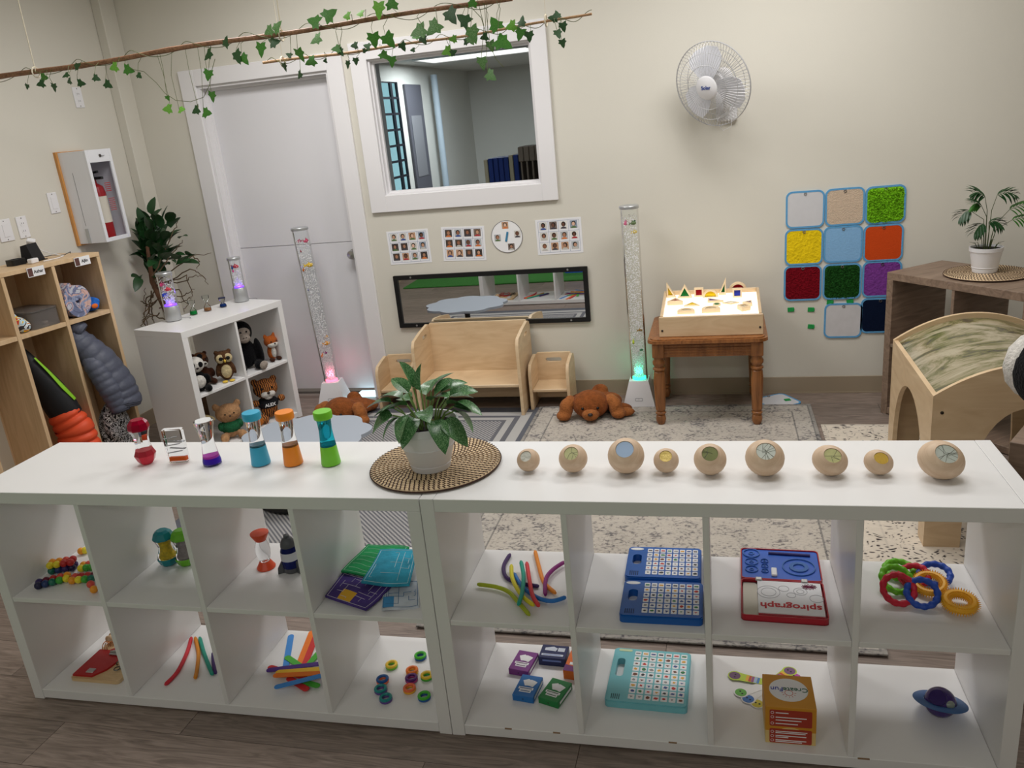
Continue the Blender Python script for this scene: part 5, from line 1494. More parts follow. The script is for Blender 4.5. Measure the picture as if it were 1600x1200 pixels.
# ================================================================ IN AND ON THE LOCKER
def puffer(g, pts, rad, n=60, ridges=9, depth=.10, flat=.7, m=0, mfun=None):
    pts = [Vector(p) for p in pts]; P, R = [], []
    k = len(pts) - 1
    for i in range(n + 1):
        u = i / n * k; j = min(int(u), k - 1); f = u - j
        P.append(pts[j].lerp(pts[j + 1], f))
        r = rad[j] + (rad[j + 1] - rad[j]) * f
        R.append(max(.004, r * (1 - depth * (abs(math.cos(PI * ridges * i / n)) ** 4))))
    g.tube(P, R, 18, m, flat=flat)


def spiral_roll(R, turns, th, L, sq=1.15):
    g = G(); n = int(turns * 26); vs = []
    for i in range(n + 1):
        a = 2 * PI * turns * i / n; r = .010 + (R - .010) * i / n
        for rr in (r - th / 2, r + th / 2):
            x, z = rr * math.cos(a), rr * math.sin(a) * sq
            vs += [(x, -L / 2, z), (x, L / 2, z)]
    fs = []
    for i in range(n):
        a = i * 4; b_ = a + 4
        fs += [(a, b_, b_ + 1, a + 1), (a + 2, a + 3, b_ + 3, b_ + 2), (a, a + 2, b_ + 2, b_), (a + 1, b_ + 1, b_ + 3, a + 3)]
    fs += [(0, 1, 3, 2), (n * 4, n * 4 + 2, n * 4 + 3, n * 4 + 1)]
    g.add(vs, fs); return g


def patternmat(name, cols, scale, rough=.9):
    m = bpy.data.materials.new(name); m.use_nodes = True; nt = m.node_tree; b = nt.nodes['Principled BSDF']; b.inputs['Roughness'].default_value = rough
    tc = nt.nodes.new('ShaderNodeTexCoord'); n = nt.nodes.new('ShaderNodeTexNoise'); n.inputs['Scale'].default_value = scale; n.inputs['Detail'].default_value = 1; n.inputs['Distortion'].default_value = 1.6
    nt.links.new(tc.outputs['Object'], n.inputs['Vector']); k = len(cols)
    r = ramp(nt, [(.3 + .4 * i / k, c) for i, c in enumerate(cols)], True); nt.links.new(n.outputs['Fac'], r.inputs[0]); nt.links.new(r.outputs[0], b.inputs['Base Color'])
    return m
o = obj('rolled_towel', spiral_roll(.078, 3.2, .02, .22), patternmat('rainbow_towel', [(110, 118, 150), (150, 158, 188), (214, 176, 168), (120, 126, 160), (196, 196, 206)], 13), loc=LK(.185, -.12, .9905), rot=(0, 0, LA), label='rolled towel with pale rainbow pattern in the end cubby', cat='towel')
g = G(); g.ball((0, 0, .034), (.06, .10, .034)); g.ball((-.035, .03, .036), (.035, .08, .036))
t = thing('blue_towel', 'crumpled bright blue towel beside the rolled towel', 'towel', LK(.066, -.12, .9005), LA)
blobmesh('cloth', [((0, 0, .036), (.036, .10, .036)), ((.012, .02, .026), (.03, .09, .026)), ((-.012, .03, .052), (.022, .07, .024))], mat('towel_blue', (36, 104, 196), .95, noise=(20, .35), bump=(60, .8)), t, .006)
g = G(); g.ball((.03, .105, .035), (.02, .008, .013)); obj('orange_motif', g, mat('motif_orange', (226, 110, 40), .9), t)
bn = thing('clear_bin', 'clear plastic bin lying in the cubby beside the colourful bag', 'bin', LK(.388, -.14, .9005), LA)
g = G(); g.ringprism(rrect(.17, .24, .03), rrect(.164, .234, .028), .002, .085); g.prism(rrect(.17, .24, .03), 0, .003); g.prism(rrect(.176, .246, .032), .085, .092)
obj('tub', g, mat('cloudy_plastic', (206, 200, 196), .2, trans=.85, ior=1.1), bn)
g = G(); g.lathe([(0, 0), (.014, 0), (.016, .012), (0, .014)], 16, T=TR((-.03, .06, .006))); obj('white_lid', g, WPLAST, bn)
bg = thing('printed_bag', 'crumpled cartoon-coloured cloth bag in the cubby by the clear bin', 'bag', LK(.512, -.07, .9005), LA)
blobmesh('cloth', [((0, 0, .04), (.036, .065, .04)), ((-.005, .03, .03), (.036, .035, .03)), ((.01, -.03, .075), (.03, .04, .03))], patternmat('bag_print', [(210, 60, 60), (238, 196, 40), (176, 210, 228), (240, 240, 240), (60, 60, 64)], 24), bg)
SLATE = mat('slate_puffer_nylon', (84, 88, 104), .5, noise=(18, .12), bump=(40, .3))
pj = thing('puffer_jacket', 'grey quilted puffer jacket bulging out of the end cubby', 'jacket', LK(.158, -.03, .80), LA)
g = G(); puffer(g, [(.07, -.06, .04), (.05, -.02, -.04), (.0, .03, -.16), (-.03, .07, -.30), (-.035, .085, -.40), (-.03, .085, -.425)], [.045, .08, .098, .108, .108, .095], 110, 12, .05, .85); obj('quilted_body', g, SLATE, pj)
g = G(); puffer(g, [(.05, -.02, -.06), (.065, .06, -.17), (.05, .105, -.30), (.03, .12, -.43)], [.04, .058, .060, .048], 80, 11, .06, .9); obj('sleeve', g, SLATE, pj)
g = G(); g.torus(.045, .006, T=TR((.03, .121, -.43), rx=.2)); obj('cuff', g, mat('cuff_dark', (44, 46, 58), .7), pj)
g = G(); puffer(g, [(.10, -.10, .05), (.06, -.04, .06), (.03, .0, .02)], [.03, .06, .05], 30, 4, .1, .8); obj('hood', g, SLATE, pj)
t = thing('patterned_leggings', 'black and white patterned leggings under the grey puffer jacket', 'clothing', LK(.135, -.05, .072), LA)
blobmesh('cloth', [((0, 0, .16), (.10, .06, .16)), ((.03, .04, .22), (.07, .05, .12))], patternmat('mono_print', [(16, 16, 18), (226, 226, 226), (18, 18, 20), (200, 200, 204), (16, 16, 18)], 30), t, .01)
oj = thing('puffer_jacket', 'black and orange puffer jacket with a lime green strap', 'jacket', LK(.43, -.09, .78), LA)
g = G(); puffer(g, [(.06, -.05, .02), (.05, -.02, -.08), (.01, .02, -.22), (-.02, .05, -.36)], [.03, .07, .095, .10], 60, 3, .04, .7); obj('black_upper', g, mat('black_nylon', (26, 27, 32), .6), oj)
g = G(); puffer(g, [(-.005, .04, -.335), (-.025, .07, -.43), (-.03, .08, -.54), (-.02, .08, -.62)], [.098, .116, .118, .10], 70, 7, .10, .72); obj('orange_lower', g, mat('orange_nylon', (226, 82, 44), .55), oj)
g = G(); g.tube([(.055, .035, -.02), (.03, .075, -.10), (.0, .105, -.19), (-.035, .125, -.27)], [.008, .012, .018, .014], 8, flat=.4); obj('green_strap', g, mat('lime_strap', (138, 200, 40), .6), oj)
# things on the locker top
zt_ = 1.2128
t = thing('smart_speaker', 'black wedge speaker on top of the locker', 'speaker', LK(.245, -.19, zt_), LA + .3)
g = G(); g.add([(-.045, -.035, 0), (.045, -.035, 0), (.045, .035, 0), (-.045, .035, 0), (-.04, -.025, .085), (.04, -.025, .085), (.04, .010, .092), (-.04, .010, .092)], [(0, 3, 2, 1), (4, 5, 6, 7), (0, 1, 5, 4), (1, 2, 6, 5), (2, 3, 7, 6), (3, 0, 4, 7)]); obj('housing', g, mat('speaker_black', (28, 28, 32), .8), t)
g = G(); g.box(-.05, .05, -.04, .045, 0, .004); obj('foot_plate', g, BLACK, t)
t = thing('charging_dock', 'small black charging dock beside the wedge speaker', 'charger', LK(.35, -.18, zt_), LA)
g = G(); g.ringprism(rrect(.08, .06, .012), rrect(.06, .04, .008), 0, .03); g.prism(rrect(.078, .058, .012), 0, .012); obj('body', g, BLACK, t)
g = G(); g.box(-.025, .025, -.015, .015, 0, .025, bev=.004); obj('adapter_block', g, WPLAST, loc=LK(.315, -.10, zt_), rot=(0, 0, LA + .2), label='white block adapter in front of the charging dock', cat='adapter')
g = G(); g.tube([LK(.20, -.2, zt_ + .01), LK(.15, -.17, zt_ + .012), LK(.09, -.15, zt_ + .004), LK(.05, -.15, zt_ + .012), LK(.04, -.165, zt_ + .003)], .002, 6); obj('power_cord', g, BLACK, label='thin black cord trailing over the locker top', cat='cord')
g = G(); g.tube([LK(.16, -.25, zt_ + .05), LK(.13, -.20, zt_ + .02), LK(.12, -.12, zt_ + .003), LK(.18, -.08, zt_ + .003), LK(.28, -.07, zt_ + .003)], .0028, 6); obj('power_cord', g, WPLAST, label='white cable curling over the locker top', cat='cord')

# ================================================================ ON THE WHITE SHELF
TOPZ = .7652
GL2 = mat('timer_acrylic', (244, 246, 248), .03, trans=1.0, ior=1.18)
def liq(n_, c, tr=.35): return mat('liquid_' + n_, c, .12, trans=tr, ior=1.2)
def spot(px_, py_, z): x, y = SP(px_, py_, z); return x, y
x, y = spot(224, 727, TOPZ)
t = thing('liquid_timer', 'faceted red liquid timer on the white shelf', 'liquid timer', SH(x, y + .02, TOPZ), SA)
prof = [(.018, 0), (.026, .010), (.033, .030), (.026, .046), (.022, .062), (.022, .082), (.026, .100), (.033, .118), (.030, .135), (.020, .146)]
for nm, pr, m in (('clear_body', [(r_, z_) for r_, z_ in prof[2:8]], GL2),):
    g = G(); g.lathe(pr, 8); obj(nm, g, m, t, sharp=20)
g = G(); g.lathe([(0, 0)] + prof[:3] + [(.026, .0455), (0, .045)], 8); obj('red_lower_liquid', g, liq('red', (214, 60, 76), .45), t, sharp=20)
g = G(); g.lathe([(0, .113), (.031, .1125), (.033, .118), (.030, .135), (.020, .146), (0, .146)], 8); obj('red_top', g, liq('deepred', (160, 10, 46), .3), t, sharp=20)
x, y = spot(277, 724, TOPZ)
t = thing('liquid_timer', 'flat rectangular clear timer with orange liquid', 'liquid timer', SH(x, y + .012, TOPZ), SA + .15)
g = G(); g.box(-.032, .032, -.011, .011, .0, .112, bev=.003); obj('clear_body', g, GL2, t)
g = G(); g.box(-.026, .026, -.006, .006, .006, .019); obj('orange_liquid', g, liq('orange', (240, 100, 20), .2), t)
g = G()
for k in range(5): g.box(-.024, .024, -.005, .005, .035 + k * .012, .0362 + k * .012, T=TR((0, 0, 0), ry=(.12 if k % 2 else -.12)))
obj('slide_ramps', g, mat('ramp_grey', (186, 186, 190), .2, trans=.5, ior=1.2), t)
x, y = spot(328, 727, TOPZ)
t = thing('liquid_timer', 'waisted clear timer with violet liquid', 'liquid timer', SH(x, y + .015, TOPZ), SA)
g = G(); g.lathe([(.028, 0), (.028, .012), (.024, .030), (.019, .070), (.019, .085), (.025, .118), (.029, .128), (.029, .140), (.027, .142)], 24); obj('clear_body', g, GL2, t)
g = G(); g.lathe([(0, .004), (.0255, .004), (.0255, .012), (.0235, .022), (0, .022)], 24); obj('violet_liquid', g, liq('violet', (62, 16, 190), .1), t)
g = G(); g.lathe([(0, .0222), (.0233, .0222), (.0228, .029), (0, .029)], 24); obj('pink_liquid', g, liq('pinkv', (206, 60, 196), .4), t)
for px_, nm, cap, low, midc, lab in ((404, 'sky', (66, 178, 214), (54, 170, 208), None, 'column timer with sky blue cap and base'), (455, 'orange', (246, 146, 34), (244, 140, 30), None, 'column timer with orange cap and base'), (514, 'lime', (126, 208, 50), (120, 204, 46), (30, 178, 204), 'column timer with lime green ends and aqua liquid')):
    x, y = spot(px_, 727, TOPZ)
    t = thing('liquid_timer', lab, 'liquid timer', SH(x, y + .016, TOPZ), SA)
    g = G(); g.lathe([(0, 0), (.0285, 0), (.029, .003), (.024, .058), (0, .058)], 28); obj('base', g, mat('cap_' + nm, low, .35), t)
    g = G(); g.lathe([(.0238, .0585), (.021, .085), (.0195, .108), (.021, .135), (.0225, .1425)], 28); obj('clear_body', g, GL2 if midc is None else mat('aqua_liquid', (40, 190, 212), .05, trans=.8, ior=1.2), t)
    g = G(); g.lathe([(0, .0585), (.0225, .0585), (.0222, .064), (0, .064)], 24); obj('liquid_ring', g, mat('ring_' + nm, tuple(int(c_ * .6) for c_ in (low if midc is None else (20, 140, 150))), .2), t)
    g = G(); g.lathe([(0, .143), (.0265, .143), (.0275, .146), (.0275, .163), (.026, .166), (0, .167)], 28); obj('cap', g, mat('cap_' + nm, cap, .35), t)

# wooden pebbles with inlays
STONEW = wood('pebble_wood', (204, 174, 144), (224, 200, 174), (3, 3, 16), .55, nscale=3)
INL = {'silver': mat('inlay_silver', (206, 206, 196), .35, .1, bump=(60, .5)), 'pale_green': mat('inlay_pale_green', (200, 200, 150), .35, .05, noise=(20, .2)), 'mirror_blue': mat('inlay_blue_mirror', (176, 200, 232), .25, .15), 'gold': mat('inlay_gold', (236, 208, 120), .4, .1, bump=(90, .8)), 'olive': mat('inlay_olive', (120, 126, 76), .35, .2, noise=(25, .25)), 'crackle': mat('inlay_crackle', (210, 216, 208), .25, .1, noise=(12, .1)), 'lime': mat('inlay_lime', (204, 204, 146), .35, .05, noise=(18, .25)), 'gold_rib': mat('inlay_gold_rib', (238, 206, 90), .35, .15), 'crackle2': mat('inlay_crackle_large', (208, 216, 208), .25, .1, noise=(12, .1))}
for px_, py_, r_, sx, inl, lab, rot in ((825, 740, .032, 1, 'silver', 'small wooden pebble with a dull silver inlay', .3), (895, 742, .039, 1, 'pale_green', 'wooden pebble with a pale green inlay', .1), (978, 744, .0485, 1, 'mirror_blue', 'wooden pebble with a sky blue mirror inlay', 0), (1041, 742, .033, 1, 'gold', 'small wooden pebble with a flat gold inlay', 0), (1110, 746, .0415, 1, 'olive', 'wooden pebble with an olive inlay', 0), (1196, 748, .0475, 1.02, 'crackle', 'large wooden pebble with a silver crackle inlay', -.1), (1298, 747, .039, 1.1, 'lime', 'oval wooden pebble with a lime inlay', -.35), (1374, 745, .0315, 1.1, 'gold_rib', 'small oval wooden pebble with a ribbed gold inlay', -.35), (1473, 753, .0475, 1.12, 'crackle2', 'largest wooden pebble with a silver crackle inlay near the shelf end', -.4)):
    x, y = spot(px_, py_ - 2, TOPZ)
    c = r_ * .90
    ti = math.radians(40)
    t = thing('wooden_pebble', lab, 'pebble toy', SH(x, y + r_ * .55, TOPZ + c), rot=(ti, -rot * .8, SA + rot * .4), group='wooden inlay pebbles')
    pr = []
    rin = .5
    amax = math.acos(rin)
    for i in range(15):
        a = -PI / 2 + (PI / 2 + amax) * i / 14
        pr.append((r_ * math.cos(a), c * math.sin(a)))
    pr[0] = (0, -c)
    ztop_ = pr[-1][1]
    pr += [(r_ * rin * .97, ztop_ - .003), (0, ztop_ - .003)]
    g = G(); g.lathe(pr, 30); g.V = [(v[0] * sx, v[1], v[2]) for v in g.V]; obj('wooden_body', g, STONEW, t)
    g = G(); g.lathe([(0, 0), (r_ * rin * .955, 0), (r_ * rin * .955, .0012), (0, .0012)], 26, T=TR((0, 0, ztop_ - .0029))); g.V = [(v[0] * sx, v[1], v[2]) for v in g.V]; io = obj('inlay', g, INL[inl], t)
    g = G(); rr = r_ * rin * .93
    zz = ztop_ - .0016
    if 'crackle' in inl or inl in ('olive', 'pale_green', 'lime'):
        rr2 = random.Random(px_)
        for k in range(6 if 'crackle' in inl else 3):
            a, b_ = rr2.uniform(0, 6.28), rr2.uniform(0, 6.28)
            g.tube([(rr * math.cos(a) * sx, rr * math.sin(a), zz), (rr2.uniform(-.4, .4) * rr, rr2.uniform(-.4, .4) * rr, zz), (rr * math.cos(b_) * sx, rr * math.sin(b_), zz)], .0005, 4)
        obj('inlay_lines', g, mat('inlay_line_dark', (110, 112, 100), .5), t)
    if inl == 'gold_rib':
        for k in range(-4, 5):
            xx = k * rr / 5; L_ = math.sqrt(max(0, rr * rr - xx * xx)) * .95
            g.box(xx * sx - .0008, xx * sx + .0008, -L_, L_, zz - .0006, zz + .0008)
        obj('inlay_ribs', g, mat('rib_gold_dark', (216, 178, 80), .4, .2), t)

# ---------------------------------------------------------------- upper row (z = .389)
UZ, LZ = .3896, .0386
def noodle(label, pts, r, col, z, group, name='stretch_noodle'):
    P = [SH(*SP(px_, py_, z + r), z + r) for px_, py_ in pts]
    c = sum((p for p in P), Vector()) / len(P); c.z = z
    # smooth
    Q = []
    n = len(P)
    for i in range(n - 1):
        p0, p1, p2, p3 = P[max(0, i - 1)], P[i], P[i + 1], P[min(n - 1, i + 2)]
        for k in range(6):
            u = k / 6
            Q.append(.5 * ((2 * p1) + (p2 - p0) * u + (2 * p0 - 5 * p1 + 4 * p2 - p3) * u * u + (3 * p1 - p0 - 3 * p2 + p3) * u ** 3))
    Q.append(P[-1])
    g = G(); g.tube([q - c for q in Q], [r * .6] + [r] * (len(Q) - 2) + [r * .6], 10)
    return obj(name, g, mat('noodle_%d_%d_%d' % col, col, .5), loc=c, label=label, cat='fidget noodle', group=group)
GN = 'stretchy noodles in the upper cube'
for lab, pts, col, dz in (('dark purple stretchy noodle in the upper cube', [(797, 866), (787, 885), (792, 903), (815, 912), (842, 916)], (64, 34, 96), 0), ('orange stretchy noodle in the upper cube', [(836, 861), (842, 885), (850, 910), (868, 927)], (236, 144, 50), .002), ('bright blue stretchy noodle in the upper cube', [(803, 896), (815, 915), (838, 933), (862, 939), (884, 933)], (44, 120, 200), .003), ('plum stretchy noodle in the upper cube', [(882, 878), (864, 890), (853, 905), (852, 930)], (140, 30, 120), .006), ('olive green stretchy noodle in the upper cube', [(746, 913), (775, 917), (795, 925), (810, 941), (827, 961)], (170, 184, 40), .004), ('yellow stretchy noodle in the upper cube', [(799, 883), (801, 905), (815, 930), (834, 946)], (226, 214, 50), .012), ('teal stretchy noodle in the upper cube', [(814, 877), (818, 900), (816, 925), (810, 945)], (32, 160, 140), .020), ('coral red stretchy noodle in the upper cube', [(823, 879), (827, 905), (832, 930), (842, 947)], (222, 62, 70), .014)):
    noodle(lab, pts, .0062, col, UZ + dz, GN)
GN2 = 'stretchy noodles in the lower cube'
for lab, pts, col in (('red stretchy noodle in the lower cube', [(299, 996), (292, 1020), (277, 1050), (258, 1070)], (214, 46, 62)), ('orange stretchy noodle in the lower cube', [(305, 996), (310, 1020), (308, 1045), (305, 1060)], (222, 140, 36)), ('teal stretchy noodle in the lower cube', [(312, 996), (318, 1018), (326, 1040), (332, 1054)], (30, 150, 130)), ('purple stretchy noodle beside the divider in the lower cube', [(333, 1020), (334, 1036), (337, 1052)], (70, 40, 110))):
    noodle(lab, pts, .0066, col, LZ, GN2)

# bead clusters
BEADC = {n_: mat('bead_' + n_, c, .35) for n_, c in (('navy', (30, 28, 70)), ('indigo', (58, 44, 104)), ('plum', (110, 34, 60)), ('red', (190, 50, 50)), ('coral', (220, 84, 70)), ('orange', (244, 160, 40)), ('yellow', (240, 222, 50)), ('green', (70, 166, 60)), ('teal', (28, 110, 90)), ('blue', (40, 60, 110)))}
def beads(label, a, b_, rows):
    A, B = SP(*a, UZ + .01), SP(*b_, UZ + .01)
    t = thing('bead_toy', label, 'bead toy', SH(A[0], A[1], UZ), SA, 'rainbow bead toys')
    d = Vector((B[0] - A[0], B[1] - A[1], 0)); L = d.length; d.normalize(); pn = Vector((-d.y, d.x, 0))
    r_ = .0125
    for j, row_ in enumerate(rows):
        for i, cn in enumerate(row_):
            p = d * (L * i / max(1, len(row_) - 1)) + pn * (j % 2) * r_ * 1.75 + Vector((0, 0, r_ + (r_ * 1.6 if j >= 2 else 0)))
            g = G(); g.ball(p, r_, seg=12, rings=8); obj('bead', g, BEADC[cn], t)
beads('rainbow bead toy lying lengthwise by the outer panel', (60, 916), (104, 905), [['navy', 'blue', 'teal', 'green', 'yellow'], ['indigo', 'plum', 'red', 'coral', 'orange']])
beads('folded rainbow bead toy at the back of its cube', (81, 893), (113, 888), [['teal', 'blue', 'indigo', 'navy'], ['green', 'teal', 'plum', 'indigo'], ['yellow', 'yellow', 'red', 'red'], ['orange', 'orange', 'coral', 'red']])
beads('rainbow bead toy beside the cube divider', (113, 908), (143, 905), [['orange', 'yellow', 'green', 'teal'], ['coral', 'red', 'red', 'plum']])
beads('short bead toy with yellow and green half behind the divider', (127, 889), (143, 887), [['yellow', 'green', 'green'], ['orange', 'coral', 'plum']])
beads('pair of red and orange beads by the divider', (142, 914), (147, 922), [['coral', 'orange']])
beads('single yellow bead pair at the back of the cube', (127, 862), (133, 861), [['orange', 'yellow']])

def rain_timer(label, p, capc, fillc, H=.125, R=.034):
    x, y = SP(*p, UZ)
    t = thing('bead_timer', label, 'liquid timer', SH(x, y + .012, UZ), SA)
    g = G(); g.lathe([(0, 0), (R * .55, 0), (R * .8, .006), (R, .024), (R * .98, .03), (0, .03)], 8); obj('lower_cap', g, mat('rt_%d_%d_%d' % capc, capc, .25), t, sharp=20)
    g = G(); g.lathe([(R * .95, .0302), (R * .72, .055), (R * .66, .066), (R * .74, .078), (R * .95, .0968)], 20); obj('clear_body', g, GL2, t)
    g = G(); g.lathe([(0, .0305), (R * .7, .0305), (R * .5, .05), (R * .42, .07), (R * .5, .09), (R * .7, .0962), (0, .0965)], 16); obj('filling', g, mat('fill_%d_%d_%d' % fillc, fillc, .5, noise=(120, .3)), t)
    g = G(); g.lathe([(0, .097), (R * .98, .097), (R, .103), (R * .8, .12), (R * .5, .127), (0, .127)], 8); obj('upper_cap', g, mat('rt_%d_%d_%d' % capc, capc, .25), t, sharp=20)
rain_timer('teal-capped timer with yellow filling in the upper cube', (262, 884), (30, 130, 140), (216, 186, 40))
rain_timer('green-capped timer with grey filling half behind the divider', (290, 884), (106, 180, 40), (150, 140, 140))
x, y = SP(414, 889, UZ)
t = thing('liquid_timer', 'orange-ended clear oval timer in the upper cube', 'liquid timer', SH(x, y + .01, UZ), SA)
ORC = mat('orange_cap', (222, 78, 40), .35)
g = G(); g.lathe([(0, 0), (.029, 0), (.030, .004), (.017, .026), (0, .027)], 24); obj('lower_cap', g, ORC, t)
g = G(); g.lathe([(.016, .0265), (.022, .045), (.024, .062), (.022, .080), (.016, .0985)], 24); obj('clear_body', g, GL2, t)
g = G(); g.lathe([(0, .0985), (.017, .099), (.029, .122), (.029, .126), (0, .128)], 24); obj('upper_cap', g, ORC, t)
x, y = SP(455, 894, UZ)
t = thing('rocket_timer', 'rocket-shaped timer with grey nose and navy liquid', 'liquid timer', SH(x, y + .012, UZ), SA)
GRC = mat('rocket_grey', (82, 84, 88), .4)
g = G(); g.lathe([(0, 0), (.024, 0), (.028, .004), (.028, .018), (0, .018)], 24); obj('base', g, GRC, t)
g = G(); g.lathe([(.0275, .0182), (.029, .045), (.027, .075), (.022, .088)], 24); obj('clear_body', g, mat('navy_liquid', (30, 40, 110), .1, trans=.4, ior=1.2), t)
g = G(); g.lathe([(.0294, .045), (.0276, .072)], 24, cap=False); obj('label_band', g, mat('rocket_label', (206, 208, 214), .5), t)
g = G(); g.lathe([(0, .0882), (.024, .0882), (.023, .100), (.016, .114), (.009, .118), (.009, .126), (0, .128)], 24); obj('nose_cone', g, GRC, t)
for k in range(3):
    a = PI + .6 + k * 2 * PI / 3
    g = G(); g.prism([(.024, 0), (.046, -.0), (.044, .018), (.030, .040), (.027, .040)], -.003, .003, T=TR(rz=a) @ TR(rx=PI / 2)); obj('fin', g, GRC, t)

# maze mats (soft cloth, lightly wavy)
def mazemat(label, corners, col, linec, z, patch=None, seed=0):
    rn_ = random.Random(seed)
    Pc = [Vector((*SP(px_, py_, UZ + z), 0)) for px_, py_ in corners]     # tl, tr, br, bl
    for v in Pc:
        v.y = min(max(v.y, .008), .372); v.x = min(max(v.x, 1.098), 1.42)
    c = sum(Pc, Vector()) / 4
    t = thing('maze_mat', label, 'maze mat', SH(c.x, c.y, UZ), SA)
    N = 14
    def pt(u, v, dz=0):
        q = (Pc[3] * (1 - u) + Pc[2] * u) * (1 - v) + (Pc[0] * (1 - u) + Pc[1] * u) * v - c
        return Vector((q.x, q.y, z + .004 + .004 * math.sin(u * 5 + seed) * math.sin(v * 4 + seed) + .004 + dz))
    g = G(); vs = [pt(i / N, j / N) for j in range(N + 1) for i in range(N + 1)] + [pt(i / N, j / N, -.006) for j in range(N + 1) for i in range(N + 1)]
    fs = []; K = (N + 1) ** 2
    for j in range(N):
        for i in range(N):
            a = j * (N + 1) + i
            fs += [(a, a + 1, a + N + 2, a + N + 1), (K + a + N + 1, K + a + N + 2, K + a + 1, K + a)]
    per = [i for i in range(N + 1)] + [(j) * (N + 1) + N for j in range(1, N + 1)] + [N * (N + 1) + i for i in range(N - 1, -1, -1)] + [j * (N + 1) for j in range(N - 1, 0, -1)]
    for k in range(len(per)):
        a, b_ = per[k], per[(k + 1) % len(per)]
        fs.append((K + a, K + b_, b_, a))
    g.add(vs, fs); obj('cloth', g, mat('maze_cloth_%d' % seed, col, .9, noise=(14, .35), bump=(80, .3)), t)
    g = G()
    bord = [pt(.04 + .92 * u, .04) for u in [i / 12 for i in range(13)]] + [pt(.96, .04 + .92 * i / 12) for i in range(13)] + [pt(.96 - .92 * i / 12, .96) for i in range(13)] + [pt(.04, .96 - .92 * i / 12) for i in range(13)]
    g.tube([p + Vector((0, 0, .0002)) for p in bord], .0008, 4, closed=True)
    if seed == 1:
        for j in range(6): g.tube([pt(.1 + .8 * i / 10, .14 + .14 * j + .02 * math.sin(i)) for i in range(9 if j % 2 else 11)], .0009, 4)
    else:
        for k in range(13):
            u, v = rn_.choice([.16, .3, .44, .58, .72, .86]), rn_.choice([.16, .3, .44, .58, .72, .86]); pts = [(u, v)]
            for s_ in range(3):
                if rn_.random() < .5: u = min(.9, max(.1, u + rn_.choice([-.14, .14, .28])))
                else: v = min(.9, max(.1, v + rn_.choice([-.14, .14, .28])))
                pts.append((u, v))
            pp_ = []
            for (u0, v0), (u1, v1) in zip(pts, pts[1:]):
                pp_ += [pt(u0 + (u1 - u0) * q / 4, v0 + (v1 - v0) * q / 4) + Vector((0, 0, .0004)) for q in range(4)]
            g.tube(pp_, .0008, 4)
    obj('maze_stitching', g, mat('maze_line_%d' % seed, linec, .8), t)
    if patch:
        g = G(); vs = [pt(patch[0] + patch[2] * i / 4, patch[1] + patch[3] * j / 4, .0004) for j in range(5) for i in range(5)]
        g.add(vs, [(j * 5 + i, j * 5 + i + 1, j * 5 + i + 6, j * 5 + i + 5) for j in range(4) for i in range(4)]); obj('colour_patch', g, mat('maze_patch_%d' % seed, patch[4], .9), t)
mazemat('white and blue maze mat lowest at the front of its cube', [(600, 915), (655, 912), (655, 950), (597, 957)], (206, 212, 222), (60, 110, 160), 0, (.02, .05, .3, .4, (70, 150, 206)), 4)
mazemat('purple maze mat with a yellow patch', [(531, 897), (614, 917), (572, 956), (500, 934)], (74, 54, 128), (206, 200, 214), .006, (.28, .05, .3, .34, (226, 172, 50)), 3)
mazemat('green wavy-line maze mat at the back of the pile', [(575, 852), (640, 858), (600, 905), (533, 897)], (30, 146, 84), (170, 214, 190), .014, None, 1)
mazemat('teal blue maze mat on top of the pile', [(595, 861), (652, 862), (640, 918), (565, 914)], (44, 150, 178), (200, 228, 236), .024, None, 2)

